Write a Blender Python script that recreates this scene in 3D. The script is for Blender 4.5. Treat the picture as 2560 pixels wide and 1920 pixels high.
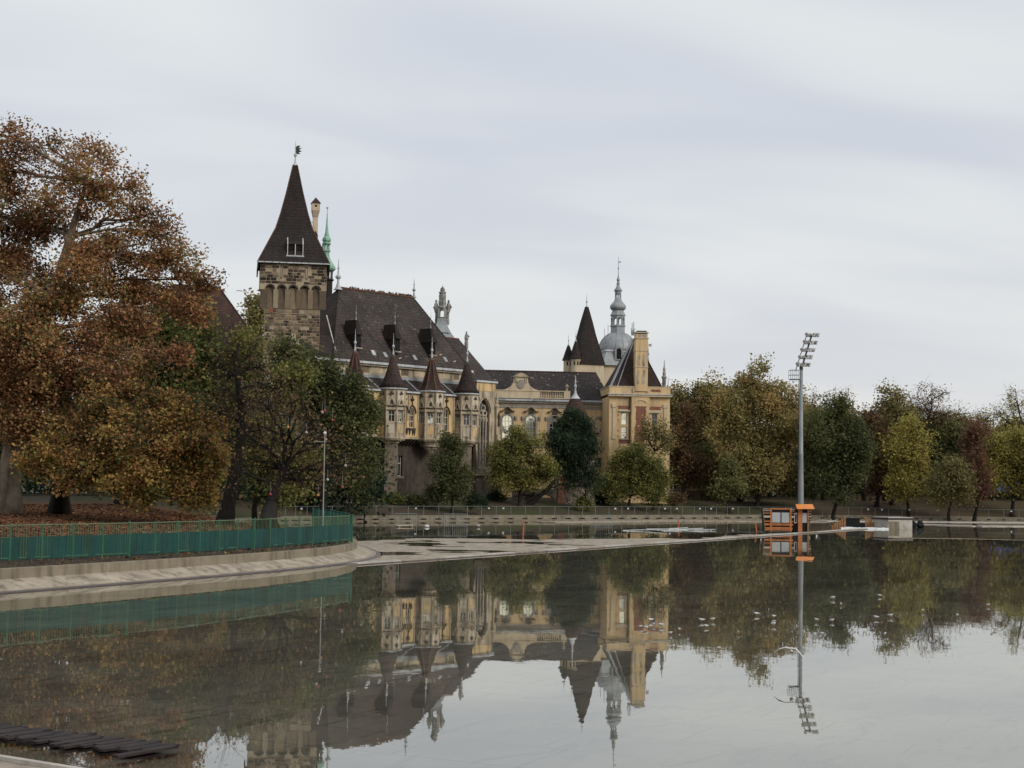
import bpy, math, random
import numpy as np
from mathutils import Vector, Matrix

# ---------------------------------------------------------------- camera, sky, sun, exposure
SC = bpy.context.scene
COL = SC.collection
for o in list(bpy.data.objects):
    bpy.data.objects.remove(o, do_unlink=True)

FPX = 3850.0            # focal length in photograph pixels (2560 wide)
CAM_H = 3.7
PITCH = math.atan(245.0 / FPX)
ROLL = math.radians(0.85)
cam_data = bpy.data.cameras.new('camera')
cam_data.sensor_width = 36.0
cam_data.lens = FPX / 2560.0 * 36.0
cam_data.clip_start = 0.1
cam_data.clip_end = 6000.0
cam = bpy.data.objects.new('camera', cam_data)
COL.objects.link(cam)
CAM_M = Matrix.Rotation(math.pi / 2 + PITCH, 4, 'X') @ Matrix.Rotation(ROLL, 4, 'Z')
cam.matrix_world = Matrix.Translation((0, 0, CAM_H)) @ CAM_M
SC.camera = cam

SUN_EL, SUN_AZ = math.radians(30), math.radians(128)   # azimuth clockwise from +Y: behind the camera, to the right
world = bpy.data.worlds.new('World')
SC.world = world
world.use_nodes = True
wn, wl = world.node_tree.nodes, world.node_tree.links
wn.clear()
w_out = wn.new('ShaderNodeOutputWorld')
w_bg = wn.new('ShaderNodeBackground')
w_bg.inputs['Strength'].default_value = 0.1
w_sky = wn.new('ShaderNodeTexSky')
w_sky.sky_type = 'NISHITA'
w_sky.sun_disc = False
w_sky.sun_elevation = SUN_EL
w_sky.sun_rotation = SUN_AZ
w_sky.air_density = 1.0
w_sky.dust_density = 3.0
w_tc = wn.new('ShaderNodeTexCoord')
w_sep = wn.new('ShaderNodeSeparateXYZ')
wl.new(w_tc.outputs['Generated'], w_sep.inputs[0])
def wmath(op, a, b=None):
    n = wn.new('ShaderNodeMath'); n.operation = op
    for i, v in enumerate((a, b)):
        if v is None: continue
        if isinstance(v, (int, float)): n.inputs[i].default_value = v
        else: wl.new(v, n.inputs[i])
    return n.outputs[0]
zz = wmath('ADD', wmath('ABSOLUTE', w_sep.outputs['Z']), 0.20)
cx = wmath('DIVIDE', w_sep.outputs['X'], zz)
cy = wmath('DIVIDE', w_sep.outputs['Y'], zz)
w_comb = wn.new('ShaderNodeCombineXYZ')
wl.new(wmath('ADD', cx, wmath('MULTIPLY', cy, -0.55)), w_comb.inputs[0])
wl.new(wmath('MULTIPLY', cy, 1.75), w_comb.inputs[1])
w_n1 = wn.new('ShaderNodeTexNoise')
w_n1.inputs['Scale'].default_value = 1.15
w_n1.inputs['Detail'].default_value = 3.5
w_n1.inputs['Roughness'].default_value = 0.40
w_n1.inputs['Distortion'].default_value = 0.35
wl.new(w_comb.outputs[0], w_n1.inputs['Vector'])
w_r = wn.new('ShaderNodeValToRGB')
w_r.color_ramp.interpolation = 'EASE'
e = w_r.color_ramp.elements
e[0].position, e[0].color = 0.32, (5.7, 6.05, 6.72, 1)
e[1].position, e[1].color = 0.70, (7.2, 7.45, 7.55, 1)
wl.new(w_n1.outputs['Fac'], w_r.inputs['Fac'])
w_mix = wn.new('ShaderNodeMix'); w_mix.data_type = 'RGBA'
w_mix.inputs['Factor'].default_value = 0.93
wl.new(w_sky.outputs['Color'], w_mix.inputs['A'])
w_hz = wn.new('ShaderNodeMix'); w_hz.data_type = 'RGBA'        # paler, slightly warm air all round the horizon
wl.new(wmath('MULTIPLY', wmath('POWER', wmath('SUBTRACT', 1.0, wmath('ABSOLUTE', w_sep.outputs['Z'])), 12.0), 0.80), w_hz.inputs['Factor'])
wl.new(w_r.outputs['Color'], w_hz.inputs['A']); w_hz.inputs['B'].default_value = (7.85, 7.65, 7.15, 1)
wl.new(w_hz.outputs['Result'], w_mix.inputs['B'])
wl.new(w_mix.outputs['Result'], w_bg.inputs['Color'])
wl.new(w_bg.outputs[0], w_out.inputs[0])

sun_data = bpy.data.lights.new('sun', 'SUN')
sun_data.energy = 1.5
sun_data.angle = math.radians(25)
sun_data.color = (1.0, 0.94, 0.86)
sun = bpy.data.objects.new('sun', sun_data)
COL.objects.link(sun)
sun.location = (30, -30, 60)
sd_ = Vector((math.sin(SUN_AZ) * math.cos(SUN_EL), math.cos(SUN_AZ) * math.cos(SUN_EL), math.sin(SUN_EL)))
sun.rotation_euler = sd_.to_track_quat('Z', 'Y').to_euler()

SC.view_settings.view_transform = 'Standard'
SC.view_settings.look = 'None'
SC.view_settings.exposure = 0.16
SC.view_settings.gamma = 1.0
SC.view_settings.use_curve_mapping = False
SC.render.engine = 'CYCLES'
SC.cycles.use_denoising = True
SC.cycles.max_bounces = 6
SC.cycles.diffuse_bounces = 4
SC.cycles.glossy_bounces = 3
SC.cycles.transmission_bounces = 2
SC.cycles.transparent_max_bounces = 8
SC.cycles.caustics_reflective = False
SC.cycles.caustics_refractive = False
SC.render.film_transparent = False

# ---------------------------------------------------------------- picture geometry -> places
def ray(px, py):
    d = Vector(((px - 1280) / FPX, (960 - py) / FPX, -1.0))
    return (CAM_M.to_3x3() @ d)
def P(px, py, D):
    r = ray(px, py); k = D / r.y
    return Vector((r.x * k, D, CAM_H + r.z * k))
def W(px, py, z=0.0):
    r = ray(px, py); k = (z - CAM_H) / r.z
    return Vector((r.x * k, r.y * k, z))
def Zof(px, py, D): return P(px, py, D).z
def ppm(D): return FPX / D

RNG = random.Random(11)

# ---------------------------------------------------------------- materials
MATS = {}
def newmat(name):
    m = bpy.data.materials.new(name); m.use_nodes = True
    nt = m.node_tree; nt.nodes.clear()
    return m, nt
def nmath(nt, op, a, b=None, c=None):
    n = nt.nodes.new('ShaderNodeMath'); n.operation = op
    for i, v in enumerate((a, b, c)):
        if v is None: continue
        if isinstance(v, (int, float)): n.inputs[i].default_value = v
        else: nt.links.new(v, n.inputs[i])
    return n.outputs[0]
def nramp(nt, fac, stops, interp='LINEAR'):
    n = nt.nodes.new('ShaderNodeValToRGB'); n.color_ramp.interpolation = interp
    el = n.color_ramp.elements
    while len(el) > 1: el.remove(el[-1])
    el[0].position = stops[0][0]; el[0].color = (*stops[0][1], 1)
    for p, c in stops[1:]:
        x = el.new(p); x.color = (*c, 1)
    nt.links.new(fac, n.inputs['Fac'])
    return n.outputs['Color']
def nmap(nt, src, scale=(1, 1, 1), rot=(0, 0, 0)):
    n = nt.nodes.new('ShaderNodeMapping')
    n.inputs['Scale'].default_value = scale
    n.inputs['Rotation'].default_value = rot
    nt.links.new(src, n.inputs['Vector']); return n.outputs[0]
def nnoise(nt, vec, scale, detail=4, rough=0.55, dist=0.0):
    n = nt.nodes.new('ShaderNodeTexNoise')
    n.inputs['Scale'].default_value = scale; n.inputs['Detail'].default_value = detail
    n.inputs['Roughness'].default_value = rough; n.inputs['Distortion'].default_value = dist
    nt.links.new(vec, n.inputs['Vector']); return n.outputs['Fac']
def nmix(nt, fac, a, b, mode='MIX'):
    n = nt.nodes.new('ShaderNodeMix'); n.data_type = 'RGBA'; n.blend_type = mode
    for s, v in (('Factor', fac), ('A', a), ('B', b)):
        if isinstance(v, (int, float)): n.inputs[s].default_value = v
        elif isinstance(v, tuple): n.inputs[s].default_value = (*v, 1)
        else: nt.links.new(v, n.inputs[s])
    return n.outputs['Result']
def finish(nt, color, rough=0.8, bump=None, bump_d=0.02, metallic=0.0, spec=0.3):
    b = nt.nodes.new('ShaderNodeBsdfPrincipled'); o = nt.nodes.new('ShaderNodeOutputMaterial')
    if isinstance(color, tuple): b.inputs['Base Color'].default_value = (*color, 1)
    else: nt.links.new(color, b.inputs['Base Color'])
    if isinstance(rough, (int, float)): b.inputs['Roughness'].default_value = rough
    else: nt.links.new(rough, b.inputs['Roughness'])
    b.inputs['Metallic'].default_value = metallic
    b.inputs['Specular IOR Level'].default_value = spec
    if bump is not None:
        bn = nt.nodes.new('ShaderNodeBump'); bn.inputs['Distance'].default_value = bump_d
        bn.inputs['Strength'].default_value = 1.0
        nt.links.new(bump, bn.inputs['Height']); nt.links.new(bn.outputs[0], b.inputs['Normal'])
    nt.links.new(b.outputs[0], o.inputs[0])
    return b
def pos(nt): return nt.nodes.new('ShaderNodeNewGeometry').outputs['Position']

def m_rough(name, c1, c2, scale=1.5, rough=0.85, stain=None, stain_amt=0.6, bump=0.01, streak=True, spec=0.25, speck=None, metallic=0.0, lo=0.35, hi=0.65):
    """two-tone weathered surface with optional run-down stains of their own shape"""
    m, nt = newmat(name); p = pos(nt)
    f = nnoise(nt, p, scale, 6, 0.6)
    c = nramp(nt, f, [(lo, c1), (hi, c2)])
    if stain:
        sc = (1.6, 1.6, 0.22) if streak else (1, 1, 1)
        s = nnoise(nt, nmap(nt, p, sc), 1.3 if streak else 0.8, 5, 0.65)
        sf = nramp(nt, s, [(0.47, (0, 0, 0)), (0.68, (stain_amt,) * 3)])
        c = nmix(nt, sf, c, stain)
    if speck:
        k = nnoise(nt, p, 5.5, 2, 0.5)
        kf = nramp(nt, k, [(0.70, (0, 0, 0)), (0.74, (0.75,) * 3)])
        c = nmix(nt, kf, c, speck)
    h = nnoise(nt, p, scale * 9, 4, 0.6)
    finish(nt, c, rough, h if bump else None, bump, metallic, spec)
    MATS[name] = m; return m

def m_tile(name, c1, c2, red, speck=None, row=0.32):
    """old plain tiles: courses, broken colour, odd pale or red replacements"""
    m, nt = newmat(name); p = pos(nt)
    big = nnoise(nt, p, 0.35, 5, 0.6)
    c = nramp(nt, big, [(0.35, c1), (0.6, c2), (0.72, red)])
    sm = nnoise(nt, nmap(nt, p, (3.2, 3.2, 3.0)), 1.6, 3, 0.7)
    c = nmix(nt, nramp(nt, sm, [(0.3, (0.35,) * 3), (0.5, (0, 0, 0)), (0.72, (0.0,) * 3)]), c, tuple(x * 0.45 for x in c1))
    c = nmix(nt, nramp(nt, sm, [(0.62, (0,) * 3), (0.75, (0.6,) * 3)]), c, tuple(min(1, x * 1.9) for x in c2))
    st = nnoise(nt, nmap(nt, p, (1.1, 1.1, 0.14)), 1.1, 5, 0.65)
    c = nmix(nt, nramp(nt, st, [(0.50, (0,) * 3), (0.70, (0.7,) * 3)]), c, tuple(x * .55 for x in c1))
    c = nmix(nt, nramp(nt, st, [(0.30, (0.5,) * 3), (0.44, (0,) * 3)]), c, tuple(x * 1.45 for x in c2))
    if speck:
        k = nnoise(nt, p, 2.4, 2, 0.4)
        c = nmix(nt, nramp(nt, k, [(0.685, (0, 0, 0)), (0.70, (0.8,) * 3)]), c, speck)
    wv = nt.nodes.new('ShaderNodeTexWave'); wv.wave_type = 'BANDS'; wv.bands_direction = 'Z'; wv.wave_profile = 'SAW'
    wv.inputs['Scale'].default_value = 1.0 / row * 0.32; wv.inputs['Distortion'].default_value = 0.25
    nt.links.new(p, wv.inputs['Vector'])
    cell = nnoise(nt, nmap(nt, p, (1, 1, 0.4)), 9.0, 2, 0.5)
    c = nmix(nt, nmath(nt, 'MULTIPLY', nramp(nt, wv.outputs['Fac'], [(0.0, (1,) * 3), (0.45, (0,) * 3)]), 0.55), c, tuple(x * .5 for x in c1))
    cn = nnoise(nt, nmap(nt, p, (1, 1, 1.6)), 4.2, 2, 0.8)
    c = nmix(nt, nramp(nt, cn, [(0.56, (0,) * 3), (0.72, (0.75,) * 3)]), c, tuple(min(1, x * 2.3) for x in c2))
    hgt = nmath(nt, 'ADD', nmath(nt, 'MULTIPLY', wv.outputs['Fac'], 0.7), nmath(nt, 'MULTIPLY', cell, 0.8))
    finish(nt, c, 0.8, hgt, 0.09, 0, 0.25)
    MATS[name] = m; return m

def m_leaf(name, stops, trans=0.38):
    m, nt = newmat(name)
    a = nt.nodes.new('ShaderNodeAttribute'); a.attribute_name = 'tint'
    def lift(c):
        g = sum(c) / 3; return tuple(min(.9, 1.95 * (.84 * x + .16 * g)) for x in c)
    c = nramp(nt, a.outputs['Fac'], [(p_, lift(c_)) for p_, c_ in stops])
    d = nt.nodes.new('ShaderNodeBsdfDiffuse'); t = nt.nodes.new('ShaderNodeBsdfTranslucent')
    mx = nt.nodes.new('ShaderNodeMixShader'); mx.inputs[0].default_value = trans
    nt.links.new(c, d.inputs[0]); nt.links.new(c, t.inputs[0])
    nt.links.new(d.outputs[0], mx.inputs[1]); nt.links.new(t.outputs[0], mx.inputs[2])
    o = nt.nodes.new('ShaderNodeOutputMaterial'); nt.links.new(mx.outputs[0], o.inputs[0])
    MATS[name] = m; return m

m_tile('tile_dark', (0.034, 0.028, 0.025), (0.060, 0.048, 0.041), (0.10, 0.066, 0.052), speck=(0.15, 0.135, 0.115))
m_tile('tile_tower', (0.022, 0.018, 0.017), (0.034, 0.027, 0.024), (0.045, 0.026, 0.02))
m_tile('tile_turret', (0.032, 0.022, 0.020), (0.055, 0.036, 0.030), (0.08, 0.04, 0.03))
m_tile('tile_wing', (0.030, 0.025, 0.025), (0.048, 0.038, 0.035), (0.06, 0.04, 0.035), speck=(0.28, 0.25, 0.22))
m_tile('tile_red', (0.050, 0.030, 0.026), (0.070, 0.040, 0.032), (0.095, 0.05, 0.04))
m_rough('ridge_tile', (0.16, 0.07, 0.045), (0.10, 0.05, 0.035), 3, 0.8, bump=0.01)
m_rough('plaster_yellow', (0.60, 0.425, 0.225), (0.67, 0.49, 0.27), 0.6, 0.9, stain=(0.30, 0.225, 0.14), stain_amt=0.6)
m_rough('plaster_hall', (0.56, 0.40, 0.21), (0.68, 0.49, 0.25), 1.2, 0.9, stain=(0.10, 0.08, 0.06), stain_amt=0.85)
m_rough('plaster_cream', (0.52, 0.42, 0.29), (0.60, 0.50, 0.35), 1.0, 0.9, stain=(0.25, 0.2, 0.14), stain_amt=0.5)
m_rough('brick_bare', (0.20, 0.085, 0.06), (0.27, 0.12, 0.085), 4.0, 0.9, bump=0.03)
m_rough('limestone', (0.37, 0.30, 0.21), (0.54, 0.45, 0.325), 1.4, 0.9, stain=(0.055, 0.046, 0.04), stain_amt=0.9)
m_rough('limestone_pale', (0.52, 0.45, 0.35), (0.62, 0.55, 0.44), 2.0, 0.9, stain=(0.2, 0.16, 0.12), stain_amt=0.6)
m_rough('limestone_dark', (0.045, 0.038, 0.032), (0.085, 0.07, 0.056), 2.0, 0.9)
m_rough('stone_grey', (0.22, 0.21, 0.19), (0.36, 0.35, 0.32), 2.2, 0.85, stain=(0.05, 0.05, 0.05), stain_amt=0.9)
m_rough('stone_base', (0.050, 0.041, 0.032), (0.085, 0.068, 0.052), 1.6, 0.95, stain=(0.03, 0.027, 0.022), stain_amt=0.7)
m_rough('stone_pier', (0.20, 0.155, 0.122), (0.28, 0.22, 0.175), 2.2, 0.95, stain=(0.09, 0.07, 0.055), stain_amt=0.6, speck=(0.4, 0.35, 0.29))
m_rough('rubble', (0.12, 0.10, 0.08), (0.36, 0.31, 0.25), 3.2, 0.95, stain=(0.05, 0.045, 0.04), stain_amt=0.8, bump=0.08, streak=False)
m_rough('mortar', (0.33, 0.265, 0.18), (0.42, 0.34, 0.235), 1.5, 0.95, stain=(0.14, 0.11, 0.08), stain_amt=0.6)
for i, (a, b) in enumerate([((0.16, 0.12, 0.08), (0.22, 0.165, 0.11)), ((0.085, 0.062, 0.045), (0.125, 0.092, 0.066)), ((0.042, 0.033, 0.027), (0.07, 0.055, 0.043)),
                            ((0.23, 0.175, 0.115), (0.31, 0.24, 0.16)), ((0.115, 0.088, 0.065), (0.165, 0.125, 0.09)), ((0.022, 0.019, 0.017), (0.04, 0.034, 0.03))]):
    m_rough(f'ashlar_{i}', a, b, 2.5, 0.95, bump=0.03)
m_rough('ashlar_red', (0.26, 0.085, 0.05), (0.3, 0.11, 0.07), 3, 0.95)
m_rough('zinc', (0.25, 0.27, 0.28), (0.33, 0.345, 0.35), 1.2, 0.5, stain=(0.16, 0.17, 0.175), stain_amt=0.5, bump=0.005, spec=0.5)
m_rough('zinc_pale', (0.42, 0.44, 0.45), (0.55, 0.57, 0.58), 3, 0.5, stain=(0.2, 0.2, 0.2), stain_amt=0.6, bump=0.004, spec=0.5)
m_rough('copper_green', (0.23, 0.42, 0.31), (0.33, 0.53, 0.41), 1.5, 0.7, stain=(0.07, 0.13, 0.10), stain_amt=0.8)
m_rough('lead_dark', (0.05, 0.05, 0.05), (0.09, 0.09, 0.09), 3, 0.6)
m_rough('grey_trim', (0.27, 0.25, 0.22), (0.36, 0.33, 0.29), 2, 0.9, stain=(0.12, 0.11, 0.1), stain_amt=0.6)
m_rough('frame_white', (0.45, 0.43, 0.38), (0.55, 0.52, 0.46), 2, 0.7)
m_rough('frame_stone', (0.46, 0.39, 0.29), (0.56, 0.48, 0.36), 2, 0.9, stain=(0.12, 0.1, 0.08), stain_amt=0.7)
m_rough('dark_opening', (0.008, 0.008, 0.008), (0.014, 0.013, 0.012), 2, 0.9, bump=0)
m_rough('iron', (0.03, 0.03, 0.03), (0.06, 0.058, 0.055), 6, 0.6)
m_rough('galvanised', (0.20, 0.225, 0.225), (0.27, 0.29, 0.285), 0.8, 0.5, stain=(0.15, 0.18, 0.18), stain_amt=0.7, bump=0.004, spec=0.5)
m_rough('concrete', (0.30, 0.255, 0.195), (0.43, 0.37, 0.29), 0.9, 0.9, stain=(0.13, 0.11, 0.085), stain_amt=0.85, bump=0.015)
m_rough('concrete_wall', (0.20, 0.17, 0.12), (0.27, 0.23, 0.165), 1.3, 0.92, stain=(0.10, 0.085, 0.065), stain_amt=0.8, bump=0.01)
m_rough('concrete_pale', (0.42, 0.39, 0.34), (0.52, 0.48, 0.42), 1.5, 0.9, stain=(0.2, 0.18, 0.15), stain_amt=0.6, streak=False)
m_rough('concrete_wet', (0.075, 0.06, 0.06), (0.11, 0.09, 0.085), 2, 0.5, bump=0.004, spec=0.5)
m_rough('soil', (0.035, 0.027, 0.02), (0.065, 0.048, 0.035), 3, 0.95, bump=0.04)
m_rough('path_gravel', (0.33, 0.30, 0.25), (0.42, 0.38, 0.32), 2, 0.95)
m_rough('paint_teal', (0.009, 0.050, 0.042), (0.013, 0.068, 0.057), 1.6, 0.65, stain=(0.012, 0.030, 0.026), stain_amt=0.7, bump=0.004)
m_rough('paint_green', (0.035, 0.12, 0.065), (0.055, 0.16, 0.09), 5, 0.6, stain=(0.11, 0.15, 0.08), stain_amt=0.6, bump=0.003)
m_rough('paint_green_worn', (0.09, 0.14, 0.075), (0.16, 0.19, 0.115), 6, 0.6, bump=0.003)
m_rough('wood_orange', (0.44, 0.155, 0.05), (0.54, 0.205, 0.075), 3, 0.6, stain=(0.34, 0.12, 0.05), stain_amt=0.5, bump=0.004)
m_rough('paint_orange', (0.70, 0.215, 0.025), (0.78, 0.26, 0.04), 2, 0.5, stain=(0.45, 0.16, 0.04), stain_amt=0.5, bump=0)
m_rough('wood_pale', (0.50, 0.40, 0.29), (0.6, 0.49, 0.37), 4, 0.8)
m_rough('wood_brown', (0.26, 0.13, 0.06), (0.36, 0.19, 0.09), 4, 0.8)
m_rough('board_dark', (0.018, 0.013, 0.013), (0.038, 0.027, 0.026), 5, 0.75, stain=(0.055, 0.04, 0.036), stain_amt=0.5, bump=0.01)
m_rough('panel_grey', (0.40, 0.42, 0.42), (0.46, 0.475, 0.47), 1, 0.5, bump=0)
m_rough('black_felt', (0.010, 0.011, 0.013), (0.018, 0.019, 0.021), 3, 0.8, bump=0.01)
m_rough('plastic_white', (0.60, 0.63, 0.64), (0.70, 0.72, 0.72), 2, 0.5, stain=(0.35, 0.36, 0.36), stain_amt=0.5, bump=0)
m_rough('pole_red', (0.50, 0.12, 0.055), (0.58, 0.16, 0.07), 3, 0.5, bump=0)
m_rough('lamp_glass', (0.62, 0.60, 0.55), (0.72, 0.70, 0.65), 3, 0.3, bump=0, spec=0.5)
m_rough('pole_white', (0.28, 0.28, 0.28), (0.36, 0.36, 0.36), 3, 0.5, bump=0)
m_rough('gull_white', (0.50, 0.49, 0.46), (0.60, 0.59, 0.56), 12, 0.85, bump=0)
m_rough('gull_grey', (0.20, 0.20, 0.21), (0.27, 0.27, 0.28), 12, 0.85, bump=0)
m_rough('gull_dark', (0.05, 0.04, 0.04), (0.08, 0.06, 0.05), 12, 0.8, bump=0)
m_rough('hoarding_blue', (0.015, 0.06, 0.30), (0.02, 0.08, 0.38), 0.6, 0.6, bump=0)
m_rough('bauble_red', (0.28, 0.02, 0.03), (0.36, 0.03, 0.04), 4, 0.4, bump=0, spec=0.5)
m_rough('bauble_white', (0.34, 0.34, 0.31), (0.42, 0.42, 0.38), 4, 0.5, bump=0)
m_rough('bauble_gold', (0.42, 0.19, 0.06), (0.5, 0.25, 0.08), 4, 0.4, bump=0)
m_rough('skin', (0.42, 0.26, 0.19), (0.46, 0.29, 0.21), 3, 0.7, bump=0)
m_rough('cloth_beige', (0.30, 0.24, 0.19), (0.36, 0.29, 0.23), 4, 0.9, bump=0)
m_rough('cloth_black', (0.014, 0.014, 0.017), (0.022, 0.022, 0.026), 4, 0.9, bump=0)
m_rough('cloth_jeans', (0.09, 0.11, 0.16), (0.13, 0.15, 0.21), 4, 0.9, bump=0)
m_rough('hair_pale', (0.45, 0.42, 0.36), (0.5, 0.47, 0.4), 6, 0.9, bump=0)
m_rough('bark_plane', (0.11, 0.085, 0.058), (0.24, 0.195, 0.14), 1.3, 0.9, stain=(0.06, 0.05, 0.035), stain_amt=0.8, bump=0.02)
m_rough('bark_dark', (0.012, 0.010, 0.008), (0.026, 0.021, 0.017), 4, 0.95, bump=0.03)
m_rough('bark_brown', (0.030, 0.023, 0.017), (0.055, 0.042, 0.030), 4, 0.95, bump=0.03)

# panes: reflect the sky, some with blinds drawn behind
def m_pane(name, c_lo, c_hi, cut, seed, met=0.0):
    m, nt = newmat(name); p = pos(nt)
    k = nnoise(nt, nmap(nt, p, (1.1 + seed * 0.07, 1.1, 1.0)), 0.9, 2, 0.5)
    c = nramp(nt, k, [(cut - 0.02, c_lo), (cut + 0.02, c_hi)])
    finish(nt, c, 0.06, None, 0, met, 0.9)
    MATS[name] = m
m_pane('pane_dark', (0.015, 0.017, 0.019), (0.04, 0.042, 0.042), 0.5, 0)
m_pane('pane_blind', (0.16, 0.16, 0.13), (0.92, 0.88, 0.68), 0.42, 1, 0.8)
m_pane('pane_mixed', (0.03, 0.032, 0.032), (0.75, 0.72, 0.58), 0.52, 2, 0.55)

m_leaf('leaf_plane', [(0.0, (0.050, 0.050, 0.020)), (0.14, (0.062, 0.034, 0.018)), (0.32, (0.175, 0.068, 0.032)), (0.54, (0.255, 0.124, 0.045)), (0.74, (0.27, 0.172, 0.056)), (0.88, (0.155, 0.150, 0.042)), (1.0, (0.085, 0.098, 0.032))])
m_leaf('leaf_gold', [(0.0, (0.040, 0.050, 0.018)), (0.14, (0.080, 0.052, 0.020)), (0.30, (0.180, 0.080, 0.029)), (0.55, (0.28, 0.165, 0.036)), (0.78, (0.27, 0.205, 0.042)), (0.90, (0.14, 0.150, 0.036)), (1.0, (0.075, 0.092, 0.028))])
m_leaf('leaf_green', [(0.0, (0.034, 0.040, 0.018)), (0.5, (0.066, 0.074, 0.028)), (1.0, (0.115, 0.115, 0.036))])
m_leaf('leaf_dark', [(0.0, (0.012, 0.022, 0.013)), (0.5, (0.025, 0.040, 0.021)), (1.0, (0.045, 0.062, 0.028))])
m_leaf('leaf_olive', [(0.0, (0.066, 0.064, 0.023)), (0.5, (0.140, 0.124, 0.040)), (0.8, (0.205, 0.160, 0.050)), (1.0, (0.25, 0.165, 0.055))])
m_leaf('leaf_yellowgreen', [(0.0, (0.045, 0.056, 0.017)), (0.5, (0.108, 0.112, 0.027)), (1.0, (0.24, 0.20, 0.040))])
m_leaf('leaf_yellow', [(0.0, (0.12, 0.11, 0.025)), (0.5, (0.24, 0.20, 0.04)), (1.0, (0.36, 0.28, 0.06))])
m_leaf('leaf_russet', [(0.0, (0.040, 0.021, 0.016)), (0.5, (0.080, 0.038, 0.026)), (1.0, (0.13, 0.066, 0.034))])
m_leaf('leaf_brown', [(0.0, (0.042, 0.030, 0.018)), (0.5, (0.100, 0.062, 0.030)), (1.0, (0.18, 0.098, 0.040))])
m_leaf('leaf_litter', [(0.0, (0.035, 0.016, 0.009)), (0.5, (0.085, 0.033, 0.014)), (0.8, (0.125, 0.055, 0.020)), (1.0, (0.17, 0.10, 0.04))], 0.05)

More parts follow.
